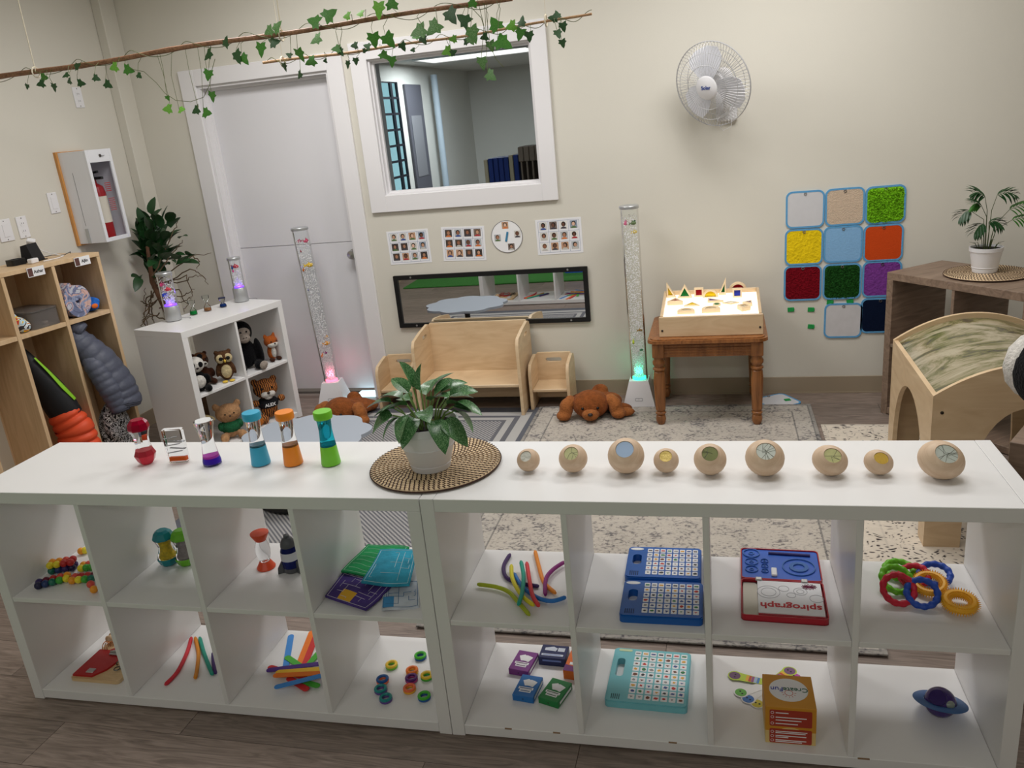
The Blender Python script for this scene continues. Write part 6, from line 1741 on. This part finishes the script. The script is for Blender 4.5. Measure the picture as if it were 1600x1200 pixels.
# talking button boards
def button_board(label, c, w_, d_, h_, rz, z, col, rows, cols_, handle, seed, badge, left=.26):
    t = thing('button_board', label, 'button board', SH(c[0], c[1], z), SA + rz, None)
    m = mat('board_plastic_%d' % (seed % 2 if badge == 'oval' else 9), col, .35)
    out_ = ccw(rrect(w_, d_, .012, 4)); hole = ccw(rrect(*handle))
    g = G(); g.holeprism(out_, hole, 0, h_ - .003)
    o2 = ccw(rrect(w_ - .006, d_ - .006, .010, 4)); g.holeprism(o2, hole, h_ - .003, h_); obj('case', g, m, t)
    rn_ = random.Random(seed)
    x0, x1 = -w_ / 2 + w_ * left, w_ / 2 - .008
    y0, y1 = -d_ / 2 + .014, d_ / 2 - .012
    g, gi = G(), G()
    cw, ch = (x1 - x0) / cols_, (y1 - y0) / rows
    IC = [(200, 60, 50), (60, 60, 66), (230, 170, 60), (60, 130, 80), (120, 70, 50), (70, 90, 150), (150, 150, 150)]
    for j in range(rows):
        for i in range(cols_):
            cx, cy = x0 + cw * (i + .5), y0 + ch * (j + .5)
            g.prism(rrect(cw * .80, ch * .80, .002, 2, cx, cy), h_, h_ + .0008)
            k = rn_.randrange(len(IC))
            if j == rows - 1:
                gi.box(cx - cw * .28, cx + cw * .28, cy - ch * .12, cy + ch * .12, h_ + .0008, h_ + .0012, m=(i * 3 + seed) % len(IC))
            else:
                n_ = rn_.choice([3, 4, 6, 10]); rr = min(cw, ch) * rn_.uniform(.2, .3)
                gi.prism([(cx + rr * rn_.uniform(.7, 1.3) * math.cos(2 * PI * q / n_ + .4), cy + rr * rn_.uniform(.6, 1.1) * math.sin(2 * PI * q / n_ + .4)) for q in range(n_)], h_ + .0008, h_ + .0012, m=k)
    obj('picture_tiles', g, PAPER, t)
    obj('tile_icons', gi, [mat('icon_%d' % i, c_, .6) for i, c_ in enumerate(IC)], t)
    lx_ = -w_ / 2 + w_ * left * .46
    g = G()
    for q in range(5):
        for p_ in range(5): g.lathe([(0, 0), (.0018, 0), (.0018, .0004), (0, .0004)], 6, T=TR((lx_ + (q - 2) * .0055, -d_ / 2 + .022 + (p_ - 2) * .0045, h_)))
    obj('speaker_holes', g, mat('hole_dark_%d' % seed, tuple(int(c_ * .4) for c_ in col), .6), t)
    g = G()
    if badge == 'oval': g.prism(circ(.020, 20, lx_, d_ / 2 - .016, .007), h_, h_ + .0008)
    else: g.prism(rrect(.042, .010, .004, 3, lx_ + .006, d_ / 2 - .013), h_, h_ + .0008)
    obj('badge', g, mat('badge_%s' % badge, (236, 238, 240) if badge == 'oval' else (206, 224, 180), .4), t)
    return t
BLUEP = (20, 92, 176)
button_board('blue button board standing nearest the back of its cube', (2.072, .309), .215, .172, .022, 0, UZ, BLUEP, 6, 8, (.026, .055, .012, 5, -.078, .012), 1, 'oval')
button_board('blue button board at the front of its cube', (2.076, .121), .217, .174, .022, 0, UZ, BLUEP, 6, 8, (.026, .055, .012, 5, -.079, .012), 3, 'oval')
button_board('light aqua button board in the lower cube', (2.019, .242), .236, .25, .022, -.03, LZ, (122, 196, 206), 9, 7, (.024, .085, .011, 5, -.09, .03), 6, 'strip', .27)

# open drawing-gear tin
st = thing('drawing_tin', 'open red tin with blue gear tray and a white booklet', 'drawing set', SH(2.389, .0655, UZ), SA - .035)
RED = mat('tin_red', (176, 26, 44), .35); TRAY = mat('tray_blue', (44, 96, 196), .4)
hw_ = .108
g = G(); g.ringprism(rrect(2 * hw_, .175, .012, 3, 0, .0875), rrect(2 * hw_ - .006, .169, .010, 3, 0, .0875), 0, .018); g.prism(rrect(2 * hw_, .175, .012, 3, 0, .0875), 0, .003); obj('tin_base', g, RED, st)
g = G(); g.ringprism(rrect(2 * hw_, .165, .012, 3, 0, .2605), rrect(2 * hw_ - .006, .159, .010, 3, 0, .2605), 0, .018); g.prism(rrect(2 * hw_, .165, .012, 3, 0, .2605), 0, .003); obj('tin_lid', g, RED, st)
g = G(); g.prism(rrect(2 * hw_ - .008, .157, .009, 3, 0, .2605), .004, .015); obj('blue_tray', g, TRAY, st)
g = G()
for x, y, r_, in ((-.078, .315, .024), (-.078, .268, .019), (-.078, .228, .018), (-.042, .275, .011), (-.042, .248, .010), (-.042, .222, .010)):
    g.ringprism(circ(r_, 24, x, y), circ(r_ * .88, 24, x, y), .015, .0185); g.ringprism(circ(r_ * .35, 16, x, y), circ(r_ * .22, 16, x, y), .015, .0175)
g.ringprism(circ(.045, 36, .05, .25), circ(.042, 36, .05, .25), .015, .0185); g.ringprism(circ(.026, 30, .05, .25), circ(.015, 30, .05, .25), .015, .0185)
obj('plastic_gears', g, mat('clear_blue_gear', (96, 140, 214), .15, trans=.3, ior=1.2), st)
g = G(); g.cyl((-.03, .318, .018), (.085, .314, .018), .0045, n=8); obj('pen', g, mat('pen_navy', (36, 34, 110), .3), st)
g = G(); g.box(-.025, -.010, .195, .235, .015, .022, bev=.002); obj('putty_tab', g, PAPER, st)
g = G(); g.box(-.102, -.06, .005, .17, .003, .010); obj('metal_side', g, mat('tin_steel', (150, 146, 138), .35, .9), st)
for x in (-.06, .06):
    g = G(); g.box(x - .009, x + .009, .168, .185, .014, .020, bev=.002); obj('hinge', g, CHROME, st)
g = G(); g.box(-.064, .100, .018, .170, .010, .0165); obj('booklet', g, PAPER, st)
g = G(); g.box(-.064, .100, .012, .0178, .008, .014); obj('booklet_edge', g, RED, st)
g = G()
for x, y, r_ in ((-.036, .115, .020), (-.036, .115, .030), (.004, .135, .014), (.046, .125, .018), (.022, .105, .012), (.085, .095, .018), (.046, .125, .010)):
    g.ringprism(circ(r_, 24, x, y), circ(r_ - .0012, 24, x, y), .0166, .0171)
obj('gear_drawing', g, mat('print_grey_line', (170, 170, 174), .6), st)
g = G()
for k in range(12):
    a = 2 * PI * k / 12; g.tube([(.070, .150, .0169), (.070 + .020 * math.cos(a), .150 + .014 * math.sin(a), .0169), (.070 + .016 * math.cos(a + .3), .150 + .012 * math.sin(a + .3), .0169), (.070, .150, .0169)], .0007, 4)
obj('flower_drawing', g, mat('print_maroon', (130, 40, 80), .6), st)
text('lettering', 'spirograph', .036, mat('print_bright_red', (196, 30, 44), .5), st, (.018, .052, .0166), (0, 0, PI), bold=.0009)

# chewy rings
def chew(label, px_, py_, R, r_, col, tilt, z=.0, spikes=False, rz=0.0):
    x, y = SP(px_, py_, UZ + .01)
    zc = UZ + r_ * (1.6 if spikes else 1.2) + (abs(math.sin(tilt)) * R) + z
    t = thing('sensory_ring', label, 'sensory ring', SH(x, y, zc), rot=(tilt, 0, SA + rz), group='chewy sensory rings')
    m = mat('ring_%d_%d_%d' % col, col, .45)
    g = G(); n = 60
    g.tube([(R * math.cos(2 * PI * i / n), R * math.sin(2 * PI * i / n), 0) for i in range(n)], [r_ * (1 + (.0 if spikes else .13 * math.sin(i * 2 * PI / 5))) for i in range(n)], 10, closed=True); obj('ring', g, m, t)
    if spikes:
        g = G()
        for i in range(40):
            a = 2 * PI * i / 40
            for q in (0, 1.0, 2.1, 3.14, 4.2, 5.3):
                d = Vector((math.cos(a) * math.cos(q), math.sin(a) * math.cos(q), math.sin(q)))
                b_ = Vector((R * math.cos(a), R * math.sin(a), 0))
                g.tube([b_ + d * r_ * .9, b_ + d * r_ * 1.5], [.0018, .0007], 4)
        obj('spikes', g, m, t)
LIME, CRIM, COBA, AMB = (112, 196, 36), (206, 36, 60), (34, 78, 180), (246, 182, 48)
chew('lime bumpy ring lying at the back of the ring pile', 1405, 893, .036, .0085, LIME, .15)
chew('lime bumpy ring leaning behind the crimson ring', 1400, 915, .037, .0085, LIME, .55, .0, rz=.3)
chew('crimson bumpy ring leaning at the back of the pile', 1428, 906, .034, .008, CRIM, .4, 0, rz=-.5)
chew('cobalt bumpy ring lying beyond the amber spiky ring', 1460, 905, .037, .0085, COBA, .3, .004, rz=-.35)
chew('amber spiky ring in the middle of the pile', 1452, 918, .034, .009, AMB, .25, 0, True, rz=-.4)
chew('crimson bumpy ring leaning at the front of the pile', 1403, 934, .038, .0085, CRIM, .75, .0, rz=.1)
chew('cobalt bumpy ring leaning beside the crimson ring', 1440, 938, .036, .0085, COBA, .65, .0, rz=-.15)
chew('amber spiky ring lying apart at the end of the pile', 1499, 946, .033, .0105, AMB, .12, 0, True)

# ---------------------------------------------------------------- lower row (z = .038)
bb = thing('busy_board', 'wooden latch board with a red house panel', 'busy board', SH(.205, .185, LZ), SA)
PLYL = wood('board_ply', (206, 172, 126), (228, 198, 154), (2, 9, 9), .5)
g = G(); g.prism(rrect(.19, .27, .012, 3), 0, .012); obj('board', g, PLYL, bb)
g = G(); g.prism([(-.09, -.125), (-.015, -.125), (.015, -.085), (.03, -.01), (.03, .02), (-.02, .04), (-.05, .01), (-.09, .01)], .0122, .019); obj('red_panel', g, mat('panel_red', (180, 30, 34), .4), bb)
g = G(); g.cyl((-.08, .05, .03), (-.08, .13, .03), .012, n=12)
for k in range(5): g.torus(.013, .0035, T=TR((-.08, .05 + k * .018, .03), rx=PI / 2), n=14, k=6)
obj('turned_handle', g, PALEWOOD, bb)
g = G()
for k in range(3): g.torus(.016, .0016, T=TR((-.078 + k * .009, .025, .022), ry=PI / 2), n=16, k=5)
obj('spring_rings', g, mat('copper_wire', (190, 130, 90), .3, .9), bb)
g = G(); g.box(-.03, .01, -.02, .005, .019, .026, bev=.002); g.cyl((-.03, -.008, .028), (.02, -.008, .028), .003, n=8); g.tube([(-.005, -.01, .026), (.01, .0, .034), (.03, .012, .03)], .002, 5); g.box(-.05, -.022, -.112, -.09, .0125, .022, bev=.002); obj('metal_latch', g, CHROME, bb)
g = G(); g.lathe([(.011, 0), (.02, 0), (.02, .005), (.011, .006)], 20, T=TR((.04, .06, .0122))); g.prism(circ(.022, 20, .045, .11), .0122, .015); obj('white_knob', g, WPLAST, bb)
g = G(); g.lathe([(0, 0), (.010, 0), (.010, .004), (0, .004)], 16, T=TR((.04, .06, .0125))); obj('knob_hole', g, TEXTBLACK, bb)
g = G()
for k in range(7): g.torus(.010, .0022, T=TR((.05 + .015 * math.sin(k * 2), -.08 + .014 * k, .018), rx=.8 * math.sin(k), ry=k), n=12, k=5)
obj('chain', g, mat('chain_dark', (110, 106, 100), .4, .8), bb)

STK = {n_: mat('stick_' + n_, c, .6, noise=(30, .06)) for n_, c in (('blue', (64, 142, 220)), ('orange', (240, 124, 30)), ('red', (206, 44, 44)), ('green', (72, 172, 50)), ('purple', (76, 36, 130)), ('yellow', (244, 196, 50)))}
def craft(label, a, b_, cn, lev):
    A, B = Vector((*SP(*a, LZ), 0)), Vector((*SP(*b_, LZ), 0))
    B.x = min(B.x, 1.063)
    d = B - A; L = d.length; c = (A + B) / 2
    g = G(); n = 8; pts = []
    hw2 = .0105
    for i in range(n + 1):
        q = -PI / 2 + PI * i / n; pts.append((L / 2 - hw2 + hw2 * math.cos(q), hw2 * math.sin(q)))
    for i in range(n + 1):
        q = PI / 2 + PI * i / n; pts.append((-L / 2 + hw2 + hw2 * math.cos(q), hw2 * math.sin(q)))
    g.prism(pts, 0, .0022)
    obj('craft_stick', g, STK[cn], loc=SH(c.x, c.y, LZ + .0025 * lev), rot=(0, 0, SA + math.atan2(d.y, d.x)), label=label, cat='craft stick', group='jumbo craft sticks')
craft('blue jumbo craft stick pointing to the back', (455, 992), (446, 1046), 'blue', 0)
craft('orange jumbo craft stick pointing to the back', (488, 986), (466, 1042), 'orange', 0)
craft('red jumbo craft stick beside the orange one at the back', (496, 990), (474, 1046), 'red', 1)
craft('short green jumbo craft stick lying over the blue one', (447, 1027), (478, 1048), 'green', 1)
craft('green jumbo craft stick by the divider', (480, 1044), (505, 1014), 'green', 2)
craft('red jumbo craft stick end poking out behind the purple one', (420, 1044), (480, 1062), 'red', 2)
craft('purple jumbo craft stick lying across the pile', (417, 1052), (512, 1040), 'purple', 4)
craft('yellow jumbo craft stick between purple and orange sticks', (432, 1056), (512, 1050), 'yellow', 5)
craft('orange jumbo craft stick lying across the front of the pile', (428, 1062), (510, 1058), 'orange', 6)
craft('red jumbo craft stick crossing under the front blue one', (450, 1062), (482, 1082), 'red', 3)
craft('green jumbo craft stick crossing under the front blue one', (466, 1066), (500, 1076), 'green', 3)
craft('blue jumbo craft stick at the very front of the pile', (430, 1082), (508, 1062), 'blue', 7)

RC = {'blue': (30, 90, 160), 'green': (70, 180, 50), 'lime': (120, 200, 60), 'yellow': (240, 200, 60), 'orange': (236, 120, 36), 'gold': (242, 176, 50), 'purple': (90, 30, 110), 'magenta': (180, 50, 130), 'teal': (30, 140, 140), 'violet': (100, 70, 150), 'coral': (240, 116, 70)}
for px_, py_, top, bot in ((657, 1026, 'green', 'blue'), (612, 1040, 'yellow', 'lime'), (644, 1049, 'orange', 'gold'), (643, 1061, 'purple', 'magenta'), (598, 1063, 'blue', 'coral'), (595, 1078, 'teal', 'violet'), (603, 1092, 'teal', 'violet'), (640, 1077, 'coral', 'gold'), (667, 1057, 'yellow', 'green'), (663, 1089, 'green', 'blue')):
    x, y = SP(px_, py_, LZ + .006)
    extra = {(657, 1026): ' towards the open back', (663, 1089): ' beside the end panel front', (595, 1078): ' beside its twin and the blue one', (603, 1092): ' nearest the bottom front board'}.get((px_, py_), '')
    t = thing('stacking_ring', 'small two-tone ring with %s top and %s base%s' % (top, bot, extra), 'ring toy', SH(x, y, LZ), SA + random.uniform(0, 3), 'small two-tone rings')
    for nm, z_, cn in (('base_half', .0045, bot), ('top_half', .0115, top)):
        g = G(); n = 26
        g.tube([((.0155) * math.cos(2 * PI * i / n), (.0155) * math.sin(2 * PI * i / n), z_) for i in range(n)], .0048, 9, closed=True); obj(nm, g, mat('rg_' + cn, RC[cn], .4), t)

# card boxes
def cardbox(label, c, w_, d_, h_, rz, col, kind):
    t = thing('card_box', label, 'card box', SH(c[0], c[1], LZ), SA + rz)
    m = mat('cardbox_%d_%d_%d' % col, col, .45)
    g = G(); g.box(-w_ / 2, w_ / 2, -d_ / 2, d_ / 2, 0, h_, bev=.001); obj('carton', g, m, t)
    g = G()
    if kind == 'cards':
        for k in range(4): g.prism(rrect(.020, .026, .002, 2), h_ + .0002 + k * .0002, h_ + .0004 + k * .0002, T=TR((-.006 + k * .006, .014 - k * .001, 0), rz=.5 - k * .28))
        obj('card_picture', g, PAPER, t)
        g = G(); g.box(-.024, .022, -.018, -.008, h_ + .0002, h_ + .0006); g.box(-.018, .018, -.030, -.019, h_ + .0002, h_ + .0006); obj('title_strip', g, PAPER, t)
        g = G(); g.box(-.020, .018, -.0145, -.0115, h_ + .0006, h_ + .0009); g.box(-.015, .015, -.026, -.023, h_ + .0006, h_ + .0009); g.lathe([(0, 0), (.003, 0), (.003, .0004), (0, .0004)], 10, T=TR((0, -d_ / 2 - .0, h_ * .5), rx=PI / 2)); obj('title_print', g, mat('cardprint_%d_%d_%d' % col, tuple(int(c_ * .7) for c_ in col), .5), t)
        g = G(); g.box(w_ / 2, w_ / 2 + .0004, -d_ / 2 + .012, d_ / 2 - .008, .007, h_ - .007); obj('side_strip', g, PAPER, t)
    elif kind == 'navy':
        g.prism([(-.030, .004), (.006, .002), (.010, .016), (-.004, .024), (-.022, .018), (-.030, .016)], h_ + .0002, h_ + .0006); g.box(.012, .034, .002, .020, h_ + .0002, h_ + .0006); g.box(-.036, .034, -.022, -.013, h_ + .0002, h_ + .0006); obj('picture', g, mat('navy_print', (206, 212, 226), .5), t)
        g = G(); g.box(-.030, .026, -.019, -.016, h_ + .0006, h_ + .0009); g.box(-.03, .03, -d_ / 2 - .0004, -d_ / 2, h_ * .55, h_ * .75); obj('title_print', g, mat('navy_text', (110, 130, 190), .5), t)
    else:
        g.prism([(-w_ / 2, -d_ / 2), (w_ / 2, -d_ / 2), (w_ / 2, -d_ / 2 + .014), (-w_ / 2, -d_ / 2 + .03)], h_ + .0002, h_ + .0006); obj('purple_band', g, mat('band_purple', (110, 40, 110), .5), t)
        g = G(); g.box(-.005, .03, .0, .04, h_ + .0002, h_ + .0006); g.box(-.02, .03, -.02, -.008, h_ + .0006, h_ + .0008); obj('print', g, PAPER, t)
cardbox('purple card box with a fan of cards on the lid', (1.625, .275), .066, .095, .022, -.16, (122, 50, 130), 'cards')
cardbox('navy card box with a white animal picture', (1.715, .318), .086, .066, .030, -.05, (26, 34, 84), 'navy')
cardbox('orange card box half behind the divider', (1.797, .275), .066, .10, .032, -.1, (222, 110, 40), 'orange')
cardbox('blue card box with a fan of cards on the lid', (1.662, .160), .066, .095, .022, -.13, (34, 112, 186), 'cards')
cardbox('green card box with a fan of cards on the lid', (1.748, .150), .066, .095, .022, -.30, (28, 128, 64), 'cards')

# fan cards
FC = thing('fan_cards', 'fan of emotion face cards behind the yellow carton', 'flash cards', SH(2.368, .266, LZ), SA)
CARDW = mat('card_white', (238, 238, 236), .4); LIMEC = mat('card_lime', (190, 214, 60), .4)
def fcard(ang, L, edge, headc, z, stripes=False):
    T = TR((0, 0, z), rz=ang)
    n = 12; pts = [(0, -.012), (L - .02, -.017)] + [(L - .004 + .021 * math.cos(-PI / 2 + PI * i / n), .021 * math.sin(-PI / 2 + PI * i / n)) for i in range(n + 1)] + [(L - .02, .017), (0, .012)]
    g = G(); g.prism(pts, 0, .0006, 0, T=T); g.prism(circ(.0165, 20, L - .003, 0), .0006, .0009, 1, T=T)
    for ex in (-.005, .006): g.prism(circ(.003, 8, L - .004, ex), .0009, .0011, 2, T=T)
    if stripes:
        for k, cc in enumerate(range(3, 8)): g.box(.03 + k * .008, .037 + k * .008, -.013, .013, .0006, .0008, m=cc, T=T)
    obj('card', g, [edge, mat('facecol_%d_%d_%d' % headc, headc, .4), TEXTBLACK] + [mat('st%d' % i, c_, .4) for i, c_ in enumerate([(70, 130, 200), (170, 190, 230), (150, 70, 140), (200, 60, 50), (240, 180, 50)])], FC)
cA, cB = 2.385, .235
for ang, L, e_, hc, z_, s_ in ((2.90, .105, LIMEC, (110, 70, 110), .004, True), (.80, .09, LIMEC, (120, 80, 120), .0035, True), (3.66, .10, CARDW, (90, 170, 50), .003, False), (3.98, .10, CARDW, (40, 110, 190), .002, False), (4.28, .10, CARDW, (216, 200, 50), .001, False), (.46, .085, CARDW, (190, 70, 170), .003, False), (.12, .085, CARDW, (200, 40, 50), .002, False)):
    fcard(ang, L, e_, hc, z_, s_)
g = G(); g.lathe([(0, 0), (.006, 0), (.006, .008), (0, .008)], 14); obj('rivet', g, TEXTBLACK, FC)

yb_ = thing('yellow_carton', 'yellow carton with a round white emblem on its lid', 'carton', SH(2.340, .030, LZ), SA + .0)
YEL = mat('carton_yellow', (214, 150, 46), .5); PALEY = mat('carton_pale', (230, 200, 130), .5); RUST = mat('panel_rust', (176, 62, 44), .5)
BW, BD, BH = .127, .13, .118
g = G(); g.box(0, BW, 0, BD, 0, .040, bev=.001); obj('lower_sleeve', g, PALEY, yb_)
n = 10
g = G(); g.box(-.0006, BW + .0006, -.0006, BD + .0006, .0402, BH, bev=.001); obj('lid', g, YEL, yb_)
g = G(); g.prism([(BW / 2 + .028 * math.cos(PI * i / n), .0402 + .014 * math.sin(PI * i / n)) for i in range(n + 1)], 0, .0005, T=TR((0, -.0006, 0), rx=PI / 2)); obj('thumb_notch', g, PALEY, yb_)
g = G(); g.prism(rrect(BW * .84, .052, .004, 3, BW * .5, .083), 0, .0006, T=TR((0, -.0006, 0), rx=PI / 2)); g.prism(rrect(BW * .84, .046, .004, 3, BW * .5, .026), 0, .0012, T=TR((0, -.0002, 0), rx=PI / 2)); obj('rust_panel', g, RUST, yb_)
g = G()
for z_, w2 in ((.100, .30), (.086, .72), (.077, .6), (.066, .52), (.041, .74), (.036, .70), (.027, .72), (.022, .3), (.013, .72), (.008, .62)):
    g.box(BW * .20, BW * (.20 + w2 * .85), -.0016, -.0012, z_ - .0015, z_ + .0012)
for z_ in (.100, .086, .066, .039, .025, .011): g.ringprism(circ(.0042, 14, BW * .135, z_), circ(.0032, 14, BW * .135, z_), .0008, .0016, T=TR((0, 0, 0), rx=PI / 2))
obj('white_print', g, PAPER, yb_)
g = G(); g.prism(circ(.050, 36, BW / 2, BD / 2 + .004, .046), BH + .0001, BH + .0005); obj('white_emblem', g, PAPER, yb_)
text('emblem_lettering_create', 'Create', .023, mat('emblem_green', (60, 110, 90), .5), yb_, (BW / 2 + .018, BD / 2 + .006, BH + .0008), (0, 0, PI), bold=.0002)
text('emblem_lettering_fun', 'Fun', .023, mat('emblem_blue', (50, 70, 170), .5), yb_, (BW / 2 - .030, BD / 2 + .006, BH + .0008), (0, 0, PI), bold=.0002)
g = G(); g.ringprism(circ(.011, 20, BW / 2 + .0, BD / 2 - .008), circ(.0098, 20, BW / 2, BD / 2 - .008), BH + .0005, BH + .0009)
for k in range(7):
    a = -PI + PI * k / 6; g.box(.014, .019, -.0005, .0005, BH + .0005, BH + .0009, T=TR((BW / 2, BD / 2 - .008, 0), rz=a))
obj('bulb_emblem', g, mat('emblem_red', (200, 70, 50), .5), yb_)

x, y = SP(1497, 1128, LZ)
pt_ = thing('planet_toy', 'purple planet toy with a blue ring', 'planet toy', SH(2.803, y + .025, LZ), SA)
PUR = mat('planet_purple', (62, 40, 110), .2)
g = G(); g.ball((0, 0, .040), (.040, .040, .040), seg=28, rings=18); obj('planet_ball', g, PUR, pt_)
g = G(); g.lathe([(.041, -.003), (.066, -.0015), (.068, 0), (.066, .0015), (.041, .003)], 40, cap=False, T=TR((0, 0, .042), ry=.10, rx=-.26)); obj('planet_ring', g, mat('ring_blue_clear', (84, 124, 180), .25, trans=.3, ior=1.2), pt_)
g = G(); g.lathe([(0, 0), (.022, 0), (.021, .004), (0, .006)], 24, T=TR((-.012, -.018, .068), rx=.55, ry=-.35)); obj('button_disc', g, mat('planet_dark', (50, 30, 96), .3), pt_)
g = G(); g.ball((.014, -.026, .054), (.015, .012, .013), seg=16, rings=10); obj('clear_lens', g, mat('lens_grey', (150, 160, 150), .1, .3), pt_)


# ================================================================ SUB-PARTS: nest small pieces under the part they sit on
NEST = {'door_1': {'door_knob': 'lower_leaf'}, 'window_1': {'window_pane': 'window_stop'}, 'wall_mirror': {'screw': 'frame'}, 'photo_chart': {'photo': 'laminated_sheet', 'grid_lines': 'laminated_sheet'}, 'round_dial': {'photo': 'disc', 'pointer': 'disc', 'rim_line': 'disc'},
        'texture_mat': {'eyelet': 'pad'}, 'wall_fan': {'logo': 'hub_badge', 'motor_vent': 'motor_housing'}, 'wall_plate': {'screw': 'cover', 'slot': 'socket_face'}, 'extinguisher_cabinet': {'latch': 'door_frame', 'warning_print': 'clear_panel', 'seam': 'case', 'hanging_tag': 'case'},
        'fire_extinguisher': {'paper_label': 'cylinder', 'hose': 'valve_handle'}, 'light_box': {'screw': 'front_panel'}, 'bubble_tube': {'switch_outline': 'pyramid_base', 'bubbles': 'clear_tube', 'toy_fish': 'clear_tube'}, 'bubble_lamp': {'cable': 'metal_base', 'bubbles': 'clear_tube', 'toy_fish': 'clear_tube'},
        'liquid_timer': {'liquid': 'clear_shell', 'orange_liquid': 'clear_body', 'slide_ramps': 'clear_body', 'violet_liquid': 'clear_body', 'pink_liquid': 'clear_body', 'liquid_ring': 'clear_body'}, 'arched_table': {'screw': 'arched_side_panel'},
        'plush_toy': {'eye': 'head', 'nose': 'head', 'eye_patch': 'head', 'ear': 'head', 'belly_patch': 'body', 'sole': 'body', 'shirt_lettering': 'shirt'}, 'plush_dog': {'eye': 'body', 'nose': 'muzzle'}, 'hanging_branch': {'leaf': 'vine_stem', 'leaf_stalks': 'vine_stem'},
        'potted_plant': {'soil': 'pot', 'leaf': 'stems'}, 'potted_palm': {'soil': 'pot', 'leaf': 'stalks'}, 'corner_tree': {'leaf': 'trunk'}, 'name_tag': {'lettering': 'card', 'photo': 'card'}, 'wooden_pebble': {'inlay': 'wooden_body', 'inlay_lines': 'wooden_body', 'inlay_ribs': 'wooden_body'},
        'bead_timer': {'filling': 'clear_body'}, 'rocket_timer': {'label_band': 'clear_body', 'fin': 'base'}, 'maze_mat': {'maze_stitching': 'cloth', 'colour_patch': 'cloth'}, 'button_board': {'tile_icons': 'picture_tiles', 'speaker_holes': 'case', 'badge': 'case'}, 'drawing_tin': {'plastic_gears': 'blue_tray', 'pen': 'blue_tray', 'putty_tab': 'blue_tray', 'gear_drawing': 'booklet', 'flower_drawing': 'booklet', 'lettering': 'booklet', 'booklet_edge': 'booklet'},
        'busy_board': {'metal_latch': 'red_panel', 'knob_hole': 'white_knob', 'spring_rings': 'board'}, 'card_box': {'card_picture': 'carton', 'title_strip': 'carton', 'title_print': 'carton', 'side_strip': 'carton', 'picture': 'carton', 'purple_band': 'carton', 'print': 'carton'},
        'yellow_carton': {'thumb_notch': 'lid', 'white_print': 'rust_panel', 'white_emblem': 'lid', 'emblem_lettering_create': 'lid', 'emblem_lettering_fun': 'lid', 'bulb_emblem': 'lid'}, 'planet_toy': {'button_disc': 'planet_ball', 'clear_lens': 'planet_ball'}, 'sensory_ring': {'spikes': 'ring'}, 'plant_tag': {'print': 'card'}, 'puffer_jacket': {'cuff': 'sleeve'}}
for root in [o for o in bpy.data.objects if o.parent is None]:
    mp_n = NEST.get(root.name.split('.')[0])
    if not mp_n: continue
    kids = list(root.children)
    first = {}
    for c_ in kids: first.setdefault(c_.name.split('.')[0], c_)
    for c_ in kids:
        tgt = mp_n.get(c_.name.split('.')[0])
        if not tgt: continue
        p_ = first.get(tgt) or (first.get('body') if tgt == 'head' else None)
        if p_ is None or p_ is c_ or p_.parent is not root or len(p_.modifiers) < 0: continue
        c_.parent = p_
